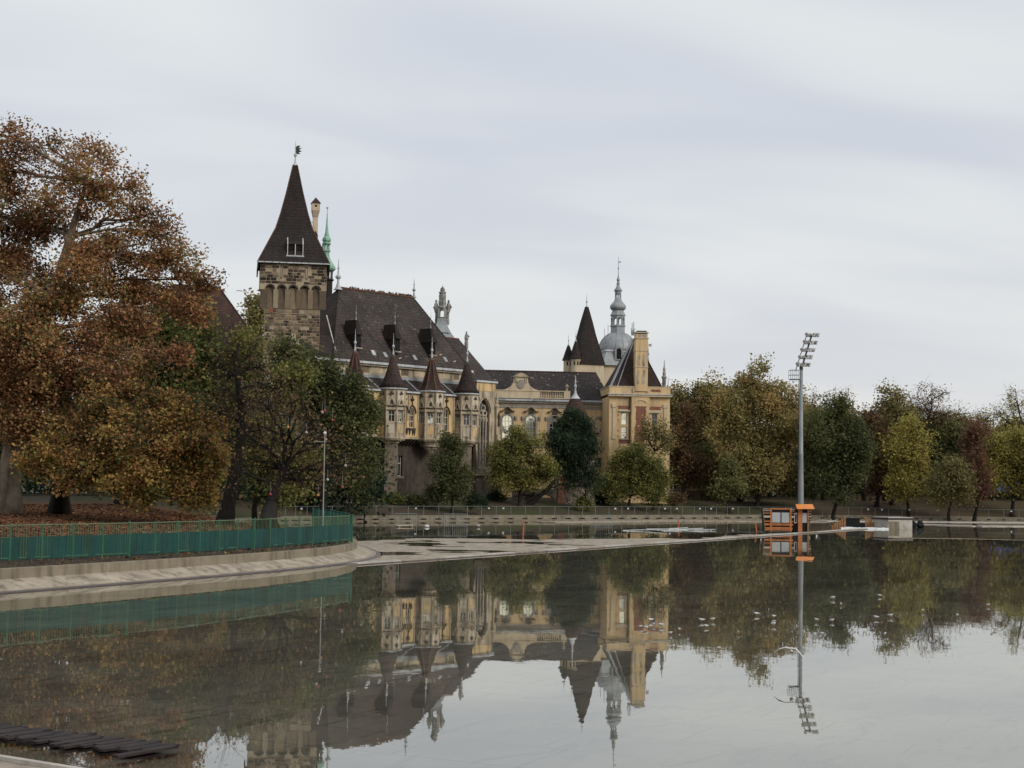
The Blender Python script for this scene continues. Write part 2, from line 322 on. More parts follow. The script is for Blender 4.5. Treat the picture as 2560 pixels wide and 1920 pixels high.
# ---------------------------------------------------------------- mesh builder
class MB:
    def __init__(s): s.v = []; s.f = []
    def add(s, verts, faces):
        b = len(s.v); s.v.extend([tuple(v) for v in verts]); s.f.extend([tuple(i + b for i in f) for f in faces]); return s
    def box(s, x0, x1, y0, y1, z0, z1):
        return s.add([(x0, y0, z0), (x1, y0, z0), (x1, y1, z0), (x0, y1, z0), (x0, y0, z1), (x1, y0, z1), (x1, y1, z1), (x0, y1, z1)],
                     [(3, 2, 1, 0), (4, 5, 6, 7), (0, 1, 5, 4), (1, 2, 6, 5), (2, 3, 7, 6), (3, 0, 4, 7)])
    def bar(s, p0, p1, w, h=None):
        """rectangular bar between two points"""
        h = h or w; p0, p1 = Vector(p0), Vector(p1); d = (p1 - p0).normalized()
        a = d.cross(Vector((0, 0, 1)))
        if a.length < 1e-4: a = Vector((1, 0, 0))
        a.normalize(); b = a.cross(d).normalized()
        vs = []
        for p in (p0, p1):
            for sa, sb in ((-1, -1), (1, -1), (1, 1), (-1, 1)): vs.append(p + a * sa * w / 2 + b * sb * h / 2)
        return s.add(vs, [(3, 2, 1, 0), (4, 5, 6, 7), (0, 1, 5, 4), (1, 2, 6, 5), (2, 3, 7, 6), (3, 0, 4, 7)])
    def prism_y(s, poly, y0, y1):
        """polygon in x,z (counter-clockwise seen from -y) pushed from y0 back to y1"""
        n = len(poly)
        vs = [(x, y0, z) for x, z in poly] + [(x, y1, z) for x, z in poly]
        fs = [tuple(range(n)), tuple(range(2 * n - 1, n - 1, -1))]
        for i in range(n):
            j = (i + 1) % n; fs.append((j, i, i + n, j + n))
        return s.add(vs, fs)
    def prism_z(s, poly, z0, z1):
        n = len(poly)
        vs = [(x, y, z0) for x, y in poly] + [(x, y, z1) for x, y in poly]
        fs = [tuple(range(n - 1, -1, -1)), tuple(range(n, 2 * n))]
        for i in range(n):
            j = (i + 1) % n; fs.append((i, j, j + n, i + n))
        return s.add(vs, fs)
    def lathe(s, prof, n=16, c=(0, 0), phase=0.0, cap=True):
        vs = []; fs = []
        for r, z in prof:
            for k in range(n):
                a = phase + 2 * math.pi * k / n
                vs.append((c[0] + r * math.cos(a), c[1] + r * math.sin(a), z))
        m = len(prof)
        for i in range(m - 1):
            for k in range(n):
                k2 = (k + 1) % n
                fs.append((i * n + k, i * n + k2, (i + 1) * n + k2, (i + 1) * n + k))
        if cap:
            fs.append(tuple(range(n - 1, -1, -1))); fs.append(tuple(range((m - 1) * n, m * n)))
        return s.add(vs, fs)
    def tube(s, pts, rad, n=6):
        pts = [Vector(p) for p in pts]; vs = []; fs = []
        if isinstance(rad, (int, float)): rad = [rad] * len(pts)
        for i, p in enumerate(pts):
            d = (pts[min(i + 1, len(pts) - 1)] - pts[max(i - 1, 0)])
            d = d.normalized() if d.length > 1e-9 else Vector((0, 0, 1))
            a = d.cross(Vector((0.3, 0.9, 0.1))).normalized(); b = d.cross(a)
            for k in range(n):
                t = 2 * math.pi * k / n
                vs.append(p + (a * math.cos(t) + b * math.sin(t)) * rad[i])
        for i in range(len(pts) - 1):
            for k in range(n):
                k2 = (k + 1) % n
                fs.append((i * n + k, (i + 1) * n + k, (i + 1) * n + k2, i * n + k2))
        fs.append(tuple(range(n))); fs.append(tuple(range(len(pts) * n - 1, (len(pts) - 1) * n - 1, -1)))
        return s.add(vs, fs)
    def ball(s, c, r, n=10, m=7, sz=1.0):
        prof = [(max(1e-4, r * math.sin(math.pi * i / m)), c[2] - r * sz * math.cos(math.pi * i / m)) for i in range(m + 1)]
        return s.lathe(prof, n, (c[0], c[1]), cap=False)
    def build(s, name, mat, parent=None, world=False, smooth=False, kind=None, label=None):
        me = bpy.data.meshes.new(name)
        vs = s.v
        if world and parent is not None:
            mi = parent['_m'] if False else PM[parent.name].inverted()
            vs = [tuple(mi @ Vector(v)) for v in vs]
        me.from_pydata([tuple(v) for v in vs], [], s.f)
        me.validate(); me.update()
        me.materials.append(MATS[mat])
        if smooth: me.shade_smooth()
        o = bpy.data.objects.new(name, me); COL.objects.link(o)
        if parent is not None: o.parent = parent
        if kind: o['kind'] = kind
        if label: o['label'] = label
        PM[o.name] = (PM[parent.name] if parent is not None else Matrix.Identity(4))
        return o
PM = {}
def thing(name, label, cat, loc=(0, 0, 0), rz=0.0, group=None):
    o = bpy.data.objects.new(name, None); COL.objects.link(o)
    o.empty_display_size = 0.2
    o.location = loc; o.rotation_euler = (0, 0, rz)
    o['label'] = label; o['category'] = cat
    if group: o['group'] = group
    PM[o.name] = Matrix.Translation(Vector(loc)) @ Matrix.Rotation(rz, 4, 'Z')
    return o
def tag(o, label, cat, group=None):
    o['label'] = label; o['category'] = cat
    if group: o['group'] = group
    return o
def structure(o):
    o['kind'] = 'structure'; return o
def dup_tree(o, parent=None):
    c = o.copy(); COL.objects.link(c); c.parent = parent
    for ch in list(o.children): dup_tree(ch, c)
    return c
def mesh_np(name, V, F, mat, parent=None, tint=None, kind=None, smooth=False):
    """V (n,3) float, F (m,k) int"""
    me = bpy.data.meshes.new(name)
    n, m, k = len(V), len(F), F.shape[1]
    me.vertices.add(n); me.vertices.foreach_set('co', np.ascontiguousarray(V, dtype=np.float32).ravel())
    me.loops.add(m * k); me.loops.foreach_set('vertex_index', np.ascontiguousarray(F, dtype=np.int32).ravel())
    me.polygons.add(m); me.polygons.foreach_set('loop_start', np.arange(0, m * k, k, dtype=np.int32))
    if tint is not None:
        at = me.attributes.new('tint', 'FLOAT', 'FACE'); at.data.foreach_set('value', np.clip(tint, 0, 1).astype(np.float32))
    me.update(calc_edges=True)
    me.materials.append(MATS[mat])
    if smooth: me.shade_smooth()
    o = bpy.data.objects.new(name, me); COL.objects.link(o)
    if parent is not None: o.parent = parent
    if kind: o['kind'] = kind
    PM[o.name] = PM[parent.name] if parent is not None else Matrix.Identity(4)
    return o
# ---------------------------------------------------------------- shoreline
SHORE_NEAR = [(-49.5, -20), (-32.0, 15.5), (-22.5, 35.0), (-16.0, 48.1), (-11.9, 56.2), (-9.3, 62.0), (-8.1, 65.4), (-7.1, 68.6), (-6.5, 72.5), (-6.5, 77.0), (-7.3, 81.5),
              (-8.6, 87.5), (-10.6, 93.0), (-14.0, 99.0)]
SHORE_FAR = [(-14.0, 99.0), (-18.0, 105.0), (-20.5, 112.0), (-20.5, 121.0), (-18.5, 129.0), (-14.2, 136.6), (-7.7, 141.5), (-1.0, 147.5), (6.0, 152.0), (17.0, 160.5),
             (30.0, 171.5), (47.0, 178.0), (70.0, 178.0), (95.0, 171.0), (130.0, 160.0), (165.0, 120.0)]
def chaikin(pts, it=2):
    for _ in range(it):
        q = [pts[0]]
        for a, b in zip(pts[:-1], pts[1:]):
            q.append((a[0] * .75 + b[0] * .25, a[1] * .75 + b[1] * .25)); q.append((a[0] * .25 + b[0] * .75, a[1] * .25 + b[1] * .75))
        q.append(pts[-1]); pts = q
    return pts
def resample(pts, step):
    p = np.array(pts, float); d = np.r_[0, np.cumsum(np.hypot(*np.diff(p, axis=0).T))]
    n = max(2, int(d[-1] / step) + 1); t = np.linspace(0, d[-1], n)
    return np.c_[np.interp(t, d, p[:, 0]), np.interp(t, d, p[:, 1])]
def normals(p):
    t = np.gradient(p, axis=0); t /= np.linalg.norm(t, axis=1)[:, None]
    return np.c_[-t[:, 1], t[:, 0]]
NEAR = resample(chaikin(SHORE_NEAR), 0.8)
FAR = resample(chaikin(SHORE_FAR), 1.5)
LAKE = np.vstack([NEAR, FAR[1:], [[165, -60], [-70, -60]]])

def sdist(X, Y):
    """distance to the shoreline, positive on land"""
    pts = np.stack([X.ravel(), Y.ravel()], 1); best = np.full(len(pts), 1e9); inside = np.zeros(len(pts), bool)
    a = LAKE; b = np.roll(LAKE, -1, axis=0)
    for (ax, ay), (bx, by) in zip(a, b):
        dx, dy = bx - ax, by - ay; L = dx * dx + dy * dy + 1e-12
        t = np.clip(((pts[:, 0] - ax) * dx + (pts[:, 1] - ay) * dy) / L, 0, 1)
        best = np.minimum(best, np.hypot(pts[:, 0] - ax - t * dx, pts[:, 1] - ay - t * dy))
        c = ((ay > pts[:, 1]) != (by > pts[:, 1]))
        with np.errstate(divide='ignore', invalid='ignore'):
            xi = (bx - ax) * (pts[:, 1] - ay) / (by - ay if by != ay else 1e-9) + ax
        inside ^= c & (pts[:, 0] < xi)
    return np.where(inside, -best, best).reshape(X.shape)

def land_z(X, Y, sd):
    near = np.interp(sd, [1.3, 1.5, 3.0, 3.4, 12, 40], [-.4, .55, .66, .84, .95, 1.15])
    far = np.interp(sd, [1.2, 1.5, 2.0, 9, 22, 60], [-.4, .38, .5, 1.75, 2.1, 2.3])
    k = np.clip((Y - 92) / 40, 0, 1) * np.clip((X + 75) / 45, 0, 1); k = k * k * (3 - 2 * k)
    k = np.where((X > -6) , np.clip((Y - 88) / 10, 0, 1), k)
    z = near * (1 - k) + far * k
    w = np.sin(X * .37 + Y * .21) * .5 + np.sin(X * .13 - Y * .41 + 2) * .5
    z = z + np.clip((sd - 3) / 6, 0, 1) * .10 * w
    # low wooded rise on the right
    z = z + .9 * np.exp(-(((X - 52) / 14) ** 2 + ((Y - 196) / 12) ** 2))
    return np.where(sd < 1.2, -.5, z)
def ground(x, y):
    X = np.array([[x]], float); Y = np.array([[y]], float)
    return float(land_z(X, Y, sdist(X, Y))[0, 0])

def axis_coords(lo, hi, step, far_lo, far_hi):
    c = list(np.arange(lo, hi + 1e-6, step))
    a = lo; s = step; left = []
    while a > far_lo: s *= 1.5; a -= s; left.append(a)
    b = hi; s = step; right = []
    while b < far_hi: s *= 1.5; b += s; right.append(b)
    return np.array(left[::-1] + c + right)
gx = axis_coords(-70, 110, 1.0, -3500, 3500); gy = axis_coords(-40, 240, 1.0, -3000, 4000)
GX, GY = np.meshgrid(gx, gy)
SD = sdist(GX, GY)
GZ = land_z(GX, GY, SD)
ny, nx = GX.shape
idx = np.arange(nx * ny).reshape(ny, nx)
quads = np.stack([idx[:-1, :-1], idx[:-1, 1:], idx[1:, 1:], idx[1:, :-1]], -1).reshape(-1, 4)
# ground material: bare earth, grass and drifts of fallen leaves
m, nt = newmat('park_ground'); p = pos(nt)
n1 = nnoise(nt, p, 0.16, 5, 0.6); n2 = nnoise(nt, p, 2.6, 5, 0.7); n3 = nnoise(nt, p, 9.0, 3, 0.7)
earth = nramp(nt, n2, [(0.3, (0.040, 0.030, 0.020)), (0.7, (0.085, 0.062, 0.040))])
leafc = nramp(nt, n3, [(0.30, (0.045, 0.021, 0.012)), (0.5, (0.105, 0.044, 0.019)), (0.68, (0.17, 0.078, 0.027))])
grass = nramp(nt, n3, [(0.3, (0.030, 0.036, 0.013)), (0.7, (0.065, 0.068, 0.024))])
c = nmix(nt, nramp(nt, n1, [(0.42, (0,) * 3), (0.60, (1,) * 3)]), earth, grass)
sx = nt.nodes.new('ShaderNodeSeparateXYZ'); nt.links.new(p, sx.inputs[0])
# drifts lie under the planes by the near fence and on the wooded rise
lf = nmath(nt, 'MULTIPLY', nmath(nt, 'LESS_THAN', sx.outputs['Y'], 122.0), 1.0)
rf = nmath(nt, 'MULTIPLY', nmath(nt, 'GREATER_THAN', sx.outputs['X'], 30.0), 0.35)
drift = nramp(nt, n2, [(0.30, (0.35,) * 3), (0.55, (1,) * 3)])
lit = nmath(nt, 'MULTIPLY', nmath(nt, 'MAXIMUM', lf, rf), drift)
c = nmix(nt, lit, c, leafc)
finish(nt, c, 0.95, n3, 0.05)
MATS['park_ground'] = m
structure(mesh_np('ground', np.stack([GX, GY, GZ], -1).reshape(-1, 3), quads, 'park_ground', smooth=True))

# ---------------------------------------------------------------- basin floor and the shallow water on it
m, nt = newmat('basin_floor'); p = pos(nt)
rot = nmap(nt, p, (1, 1, 1), (0, 0, math.radians(26)))
a1 = nnoise(nt, nmap(nt, nmap(nt, p, (1, 1, 1), (0, 0, math.radians(-63))), (0.55, 2.2, 1)), 0.9, 6, 0.72, 0.9)
a2 = nnoise(nt, p, 0.22, 4, 0.6)
a3 = nnoise(nt, p, 6.0, 3, 0.7)
base = nramp(nt, a2, [(0.38, (0.34, 0.308, 0.245)), (0.62, (0.56, 0.515, 0.42))])
base = nmix(nt, nramp(nt, a1, [(0.34, (0.7,) * 3), (0.48, (0,) * 3)]), base, (0.15, 0.135, 0.11))
base = nmix(nt, nramp(nt, a3, [(0.66, (0,) * 3), (0.74, (0.6,) * 3)]), base, (0.52, 0.46, 0.35))
br = nt.nodes.new('ShaderNodeTexBrick'); br.inputs['Scale'].default_value = 0.16; br.inputs['Mortar Size'].default_value = 0.004
br.inputs['Mortar Smooth'].default_value = 0.3
br.inputs['Color1'].default_value = (1, 1, 1, 1); br.inputs['Color2'].default_value = (1, 1, 1, 1); br.inputs['Mortar'].default_value = (0, 0, 0, 1)
nt.links.new(rot, br.inputs['Vector'])
base = nmix(nt, nmath(nt, 'MULTIPLY', nmath(nt, 'SUBTRACT', 1.0, br.outputs['Color']), nramp(nt, a2, [(0.40, (0,) * 3), (0.55, (0.45,) * 3)])), base, (0.05, 0.045, 0.04))
finish(nt, base, 0.9, a3, 0.01)
MATS['basin_floor'] = m
structure(MB().add([(-90, -60, -.09), (170, -60, -.09), (170, 215, -.09), (-90, 215, -.09)], [(0, 1, 2, 3)]).build('basin_floor', 'basin_floor'))

m, nt = newmat('water'); p = pos(nt)
r1 = nnoise(nt, nmap(nt, p, (1.0, 0.55, 1)), 1.4, 3, 0.5)
r2 = nnoise(nt, p, 0.16, 3, 0.5)
ru = nmath(nt, 'MULTIPLY', r1, nramp(nt, r2, [(0.42, (0.25,) * 3), (0.62, (1.0,) * 3)]))
bn = nt.nodes.new('ShaderNodeBump'); bn.inputs['Distance'].default_value = 0.0024; bn.inputs['Strength'].default_value = 1.0
nt.links.new(ru, bn.inputs['Height'])
fr = nt.nodes.new('ShaderNodeFresnel'); fr.inputs['IOR'].default_value = 1.333
fac = nmath(nt, 'POWER', fr.outputs[0], 0.66)
tr = nt.nodes.new('ShaderNodeBsdfTransparent'); tr.inputs[0].default_value = (0.90, 0.90, 0.86, 1)
gl = nt.nodes.new('ShaderNodeBsdfGlossy'); gl.inputs['Roughness'].default_value = 0.012; gl.inputs[0].default_value = (0.94, 0.935, 0.90, 1)
nt.links.new(bn.outputs[0], gl.inputs['Normal'])
mx = nt.nodes.new('ShaderNodeMixShader'); nt.links.new(fac, mx.inputs[0])
nt.links.new(tr.outputs[0], mx.inputs[1]); nt.links.new(gl.outputs[0], mx.inputs[2])
ot = nt.nodes.new('ShaderNodeOutputMaterial'); nt.links.new(mx.outputs[0], ot.inputs[0])
MATS['water'] = m
structure(MB().add([(-90, -60, 0), (170, -60, 0), (170, 215, 0), (-90, 215, 0)], [(0, 1, 2, 3)]).build('water', 'water'))

# ---------------------------------------------------------------- concrete edges of the basin
def strip(line, sections, i0=0, i1=None):
    """loft the section [(offset, z)...] along the shoreline points i0..i1"""
    i1 = len(line) if i1 is None else i1
    nn = normals(line); m = MB(); k = len(sections)
    for i in range(i0, i1):
        for off, z in sections:
            q = line[i] + nn[i] * off
            m.v.append((q[0], q[1], z))
    for i in range(i1 - i0 - 1):
        for j in range(k - 1):
            a = i * k + j
            m.f.append((a, a + k, a + k + 1, a + 1))
    return m
structure(strip(NEAR, [(-.20, -.3), (-.20, .03), (-.01, .05), (-.01, .02)]).build('basin_rim', 'concrete_wet'))
cop = bpy.data.objects.new('bank_slope', None); COL.objects.link(cop); cop['kind'] = 'structure'; PM[cop.name] = Matrix.Identity(4)
strip(NEAR, [(.0, .03), (.30, .045), (1.0, .30), (1.0, .2)]).build('slope_bed', 'concrete_wall', cop)
i = 0; NS = len(NEAR); rr = random.Random(5)
while i < NS - 1:
    j = min(NS - 1, i + rr.choice([3, 4, 5]))
    seg = NEAR[i:j + 1].copy(); nn = normals(NEAR)[i:j + 1]
    t0 = (seg[1] - seg[0]) / np.linalg.norm(seg[1] - seg[0]); seg[0] += t0 * .012; t1 = (seg[-1] - seg[-2]) / np.linalg.norm(seg[-1] - seg[-2]); seg[-1] -= t1 * .012
    mm = MB(); dz = rr.uniform(-.003, .003)
    sec = [(.02, .02), (.02, .062 + dz * .3), (.26, .068 + dz * .3), (.29, .10 + dz), (1.0, .345 + dz), (1.0, .2)]
    for q, n_ in zip(seg, nn):
        for off, z in sec: mm.v.append((q[0] + n_[0] * off, q[1] + n_[1] * off, z))
    k = len(sec)
    for a in range(len(seg) - 1):
        for b in range(k - 1): mm.f.append((a * k + b, a * k + k + b, a * k + k + b + 1, a * k + b + 1))
    mm.f.append(tuple(range(k))); mm.f.append(tuple(range(len(seg) * k - 1, (len(seg) - 1) * k - 1, -1)))
    if seg[:, 1].max() > 30 : mm.build('slab', 'concrete', cop)
    i = j
structure(strip(NEAR, [(.985, .1), (.985, .66), (1.0, .675), (1.22, .68), (1.24, .6)]).build('bank_wall', 'concrete_wall'))
structure(strip(NEAR, [(1.2, .60), (1.26, .655), (2.0, .80), (3.3, .86), (4.2, .70)]).build('bank_soil', 'soil', smooth=True))
structure(strip(FAR, [(-.02, -.3), (-.02, .11), (.95, .13), (.95, .46), (1.25, .48), (2.2, .50), (2.8, .40)]).build('far_bank_kerb', 'concrete_wall'))

# dividing wall across the basin, in cast lengths
WD0, WD1 = np.array([-6.62, 67.4]), np.array([37.6, 147.8])
wdir = (WD1 - WD0) / np.linalg.norm(WD1 - WD0); wlen = np.linalg.norm(WD1 - WD0); wnrm = np.array([-wdir[1], wdir[0]])
dv = bpy.data.objects.new('dividing_kerb', None); COL.objects.link(dv); dv['kind'] = 'structure'; PM[dv.name] = Matrix.Identity(4)
a = 0.0
while a < wlen:
    b = min(wlen, a + 3.6); q0 = WD0 + wdir * (a + .015); q1 = WD0 + wdir * (b - .015); w = .42
    h = .085 + rr.uniform(-.006, .006)
    MB().prism_z([tuple(q0), tuple(q1), tuple(q1 + wnrm * w), tuple(q0 + wnrm * w)], -.15, h).build('kerb_length', 'concrete_pale' if rr.random() < .75 else 'concrete', dv)
    MB().prism_z([tuple(q0 - wnrm * .10), tuple(q1 - wnrm * .10), tuple(q1 - wnrm * .003), tuple(q0 - wnrm * .003)], -.15, .03).build('kerb_foot', 'concrete_wet', dv)
    a = b

# gently dished concrete apron behind the kerb; the water stands in its hollows
from mathutils import noise as mnoise
ua = np.arange(0.0, 62, .35); va = np.arange(.44, 16.5, .3)
V = []
for vv in va:
    for uu in ua:
        q = WD0 + wdir * uu + wnrm * vv
        lim = np.interp(uu, [0, 6, 14, 20, 28, 34, 40, 48, 62], [9.0, 12.0, 13.5, 15.0, 14.0, 8.0, 4.5, 1.6, .6])
        edge = (lim - vv) / 2.2
        z = .030 * mnoise.noise((q[0] * .16, q[1] * .13, 1.7)) + .022 * mnoise.noise((q[0] * .30, q[1] * .45, 4.2)) + .012 * mnoise.noise((q[0] * .9, q[1] * 1.1, 7.2)) + .0085
        z = min(z, .045) + min(0, edge * .05)
        z = max(z, -.085)
        V.append((q[0], q[1], z))
nu, nv = len(ua), len(va); ii = np.arange(nu * nv).reshape(nv, nu)
Q = np.stack([ii[:-1, :-1], ii[:-1, 1:], ii[1:, 1:], ii[1:, :-1]], -1).reshape(-1, 4)
structure(mesh_np('concrete_apron', np.array(V), Q, 'concrete', smooth=True))

# pale slab margins along the far right side of the basin
def slab_strip(name, pts, width, z, mat):
    m_ = MB(); pts = [W(x, y, 0) for x, y in pts]
    for a, b in zip(pts[:-1], pts[1:]):
        d = (b - a); d.z = 0; n = Vector((-d.y, d.x, 0)).normalized() * width / 2
        q = [a - n, b - n, b + n, a + n]
        m_.prism_z([(v.x, v.y) for v in q], -.12, z)
    return structure(m_.build(name, mat))
slab_strip('basin_margin', [(1360, 1306), (1700, 1302.5), (2050, 1305)], 3.0, .05, 'concrete')
slab_strip('basin_margin', [(2050, 1303), (2300, 1305), (2570, 1307)], 3.2, .06, 'concrete_pale')
slab_strip('basin_margin', [(2300, 1312), (2440, 1316), (2600, 1317)], 2.0, .07, 'concrete_pale')
slab_strip('basin_margin', [(2230, 1345), (2400, 1347), (2620, 1352)], .3, .02, 'concrete')

# path behind the lawn, and the near slab corner at the lower left
pa = [(-85, 166), (-62, 160), (-46, 153), (-38, 149), (-35.5, 147)]
m_ = MB(); cpts = resample(chaikin(pa), 1.5); nn = normals(cpts)
for q, n_ in zip(cpts, nn):
    for o_ in (-2.2, 0, 2.2):
        x, y = q + n_ * o_; m_.v.append((x, y, ground(x, y) + .09))
for i in range(len(cpts) - 1):
    for j in range(2): m_.f.append((i * 3 + j, i * 3 + 3 + j, i * 3 + 4 + j, i * 3 + 1 + j))
structure(m_.build('path', 'path_gravel'))
c0, c1 = W(-30, 1880, .09), W(262, 1926, .09)
d = (c1 - c0).normalized(); n = Vector((d.y, -d.x, 0))
nb = bpy.data.objects.new('near_slab', None); COL.objects.link(nb); nb['kind'] = 'structure'; PM[nb.name] = Matrix.Identity(4)
a0 = c0 - d * 6; a1 = c1 + d * 6
MB().prism_z([(a0.x, a0.y), ((a0 + n * 8).x, (a0 + n * 8).y), ((a1 + n * 8).x, (a1 + n * 8).y), (a1.x, a1.y)], -.1, .045).build('slab', 'concrete', nb)
MB().prism_z([((a0 + n * .06).x, (a0 + n * .06).y), ((a0 + n * .16).x, (a0 + n * .16).y), ((a1 + n * .16).x, (a1 + n * .16).y), ((a1 + n * .06).x, (a1 + n * .06).y)], .048, .10).build('edge_strip', 'concrete_pale', nb)
# ---------------------------------------------------------------- shared building pieces
def wall_open(m, x0, x1, z0, z1, y0, y1, ops):
    """wall slab with real openings; ops = [(ox0, ox1, oz0, oz1, arch)] side by side in x; arch: None, 'round' or 'point'"""
    ops = sorted(ops); x = x0
    cols = {}
    for o in ops: cols.setdefault((round(o[0], 4), round(o[1], 4)), []).append(o)
    for (a, b), lst in sorted(cols.items()):
        if a > x: m.box(x, a, y0, y1, z0, z1)
        z = z0
        for o in sorted(lst, key=lambda t: t[2]):
            if o[2] > z: m.box(a, b, y0, y1, z, o[2])
            if o[4]:
                w = b - a; c = (a + b) / 2; rise = w / 2 if o[4] == 'round' else w * .82
                zs = o[3] - rise; N = 8
                for s in (-1, 1):
                    e = a if s < 0 else b
                    prev = (e, zs)
                    for k in range(1, N + 1):
                        t = k / N * math.pi / 2
                        if o[4] == 'round': q = (c + s * w / 2 * math.cos(t), zs + rise * math.sin(t))
                        else: q = (e - s * w / 2 * (1 - math.cos(t)) if False else c + s * w / 2 * math.cos(t) ** 1.35, zs + rise * math.sin(t))
                        poly = [(e, prev[1]), prev, q, (e, q[1])] if k > 1 else [(e, prev[1]), q, (e, q[1])]
                        m.prism_y(poly if s > 0 else poly[::-1], y0, y1)
                        prev = q
            z = o[3]
        if z < z1: m.box(a, b, y0, y1, z, z1)
        x = b
    if x < x1: m.box(x, x1, y0, y1, z0, z1)
    return m

def window(parent, x0, x1, z0, z1, y, cols=2, bars=(0.5,), arch=None, pane='pane_dark', frame='frame_white', t=.05, muntins=0):
    """frame with mullions and transoms standing in an opening, and its pane"""
    m = MB(); w = x1 - x0; c = (x0 + x1) / 2
    rise = 0 if not arch else (w / 2 if arch == 'round' else w * .82)
    zs = z1 - rise
    m.box(x0, x0 + t, y, y + .06, z0, zs + .02); m.box(x1 - t, x1, y, y + .06, z0, zs + .02); m.box(x0 + t, x1 - t, y + .002, y + .062, z0, z0 + t)
    if not arch: m.box(x0 + t, x1 - t, y + .002, y + .062, z1 - t, z1)
    else:
        pts = []
        for k in range(0, 13):
            a = math.pi * k / 12; ex = 1.0 if arch == 'round' else 1.35
            cc = math.cos(a); pts.append((c + (w / 2 - t / 2) * math.copysign(abs(cc) ** ex, cc), y + .03, zs + (rise - t / 2) * math.sin(a)))
        for p, q in zip(pts[:-1], pts[1:]): m.bar(p, q, .06, t)
    for i in range(1, cols):
        xx = x0 + w * i / cols
        top = z1 - t if not arch else zs + rise * math.sqrt(max(0, 1 - (2 * (xx - c) / w) ** 2)) - t * .5
        m.box(xx - t * .4, xx + t * .4, y + .004, y + .058, z0 + t, top)
    for b in bars:
        zz_ = z0 + (z1 - z0) * b
        m.box(x0 + t, x1 - t, y + .006, y + .052, zz_ - t * .5, zz_ + t * .5)
    f = m.build('window', frame, parent)
    g = MB()
    if not arch: g.box(x0 + .01, x1 - .01, y + .065, y + .09, z0 + .01, z1 - .01)
    else:
        poly = [(x0 + .01, z0 + .01), (x1 - .01, z0 + .01)]
        for k in range(0, 13):
            a = math.pi * k / 12; ex = 1.0 if arch == 'round' else 1.35; cc = math.cos(a)
            poly.append((c + (w / 2 - .01) * math.copysign(abs(cc) ** ex, cc), zs + rise * math.sin(a)))
        g.prism_y(poly, y + .065, y + .09)
    g.build('pane', pane, f)
    return f

def finial_profile(z0, z1, r):
    h = z1 - z0
    return [(r, z0), (r * .55, z0 + h * .07), (r * .26, z0 + h * .22), (r * .22, z0 + h * .34), (r * .55, z0 + h * .38), (r * .62, z0 + h * .42), (r * .5, z0 + h * .46), (r * .2, z0 + h * .5),
            (r * .16, z0 + h * .68), (r * .30, z0 + h * .70), (r * .14, z0 + h * .73), (r * .05, z1)]
def finial(parent, x, y, z0, z1, r, mat='zinc_pale', flag=None):
    m = MB().lathe(finial_profile(z0, z1, r), 8, (x, y))
    if flag:
        h = z1 - z0; zt = z0 + h * .86
        m.prism_y([(x, zt - flag * .3), (x + flag, zt - flag * .4), (x + flag * .7, zt), (x + flag, zt + flag * .4), (x, zt + flag * .3)], y - .01, y + .01)
    return m.build('finial', mat, parent, smooth=False)

def square_roof(m, c, prof):
    """four-sided roof, prof = [(half_width, z)...]"""
    m.lathe([(h * math.sqrt(2), z) for h, z in prof], 4, c, math.pi / 4)
    return m
def hip(m, x0, x1, y0, y1, z0, z1, r0, r1, yr=None):
    yr = (y0 + y1) / 2 if yr is None else yr
    m.add([(x0, y0, z0), (x1, y0, z0), (x1, y1, z0), (x0, y1, z0), (r0, yr, z1), (r1, yr, z1)],
          [(0, 1, 5, 4), (1, 2, 5), (2, 3, 4, 5), (3, 0, 4), (3, 2, 1, 0)])
    return m
def ridge_caps(parent, pts, r=.11, mat='ridge_tile', step=.42, n=6):
    """row of ridge tiles, one mesh: too small to pick apart"""
    m = MB()
    for a, b in zip(pts[:-1], pts[1:]):
        a, b = Vector(a), Vector(b); L = (b - a).length; k = max(1, int(L / step))
        for i in range(k):
            p = a.lerp(b, i / k); q = a.lerp(b, (i + .93) / k)
            m.tube([p, q], [r * 1.06, r * .92], n)
    return m.build('ridge_tiles', mat, parent, kind='stuff')

# ---------------------------------------------------------------- keep tower
D_T = 146.0
q = P(729.5, 850, D_T)
keep = thing('keep_tower', 'tall square stone keep tower with steep dark pointed roof and weather vane', 'tower', (q.x, q.y, 0), math.radians(10))
def tz(py): return Zof(732, py, D_T)
S, T = 2.6, 3.15            # half widths of shaft and of the overhanging top storey
yc = S                       # depth of the tower axis behind the shaft front
z_cb, z_ar, z_ev = tz(772), tz(724), tz(660)
tzr = lambda py: Zof(735, py, D_T + 2.6)
kz = tzr(579); az = tzr(413)
MB().box(-S, S, 0, 2 * S, .8, z_ar).build('shaft', 'mortar', keep)
top = MB().box(-T, T, -.50, 2 * S + .55, z_ar + .42, z_ev - .02)
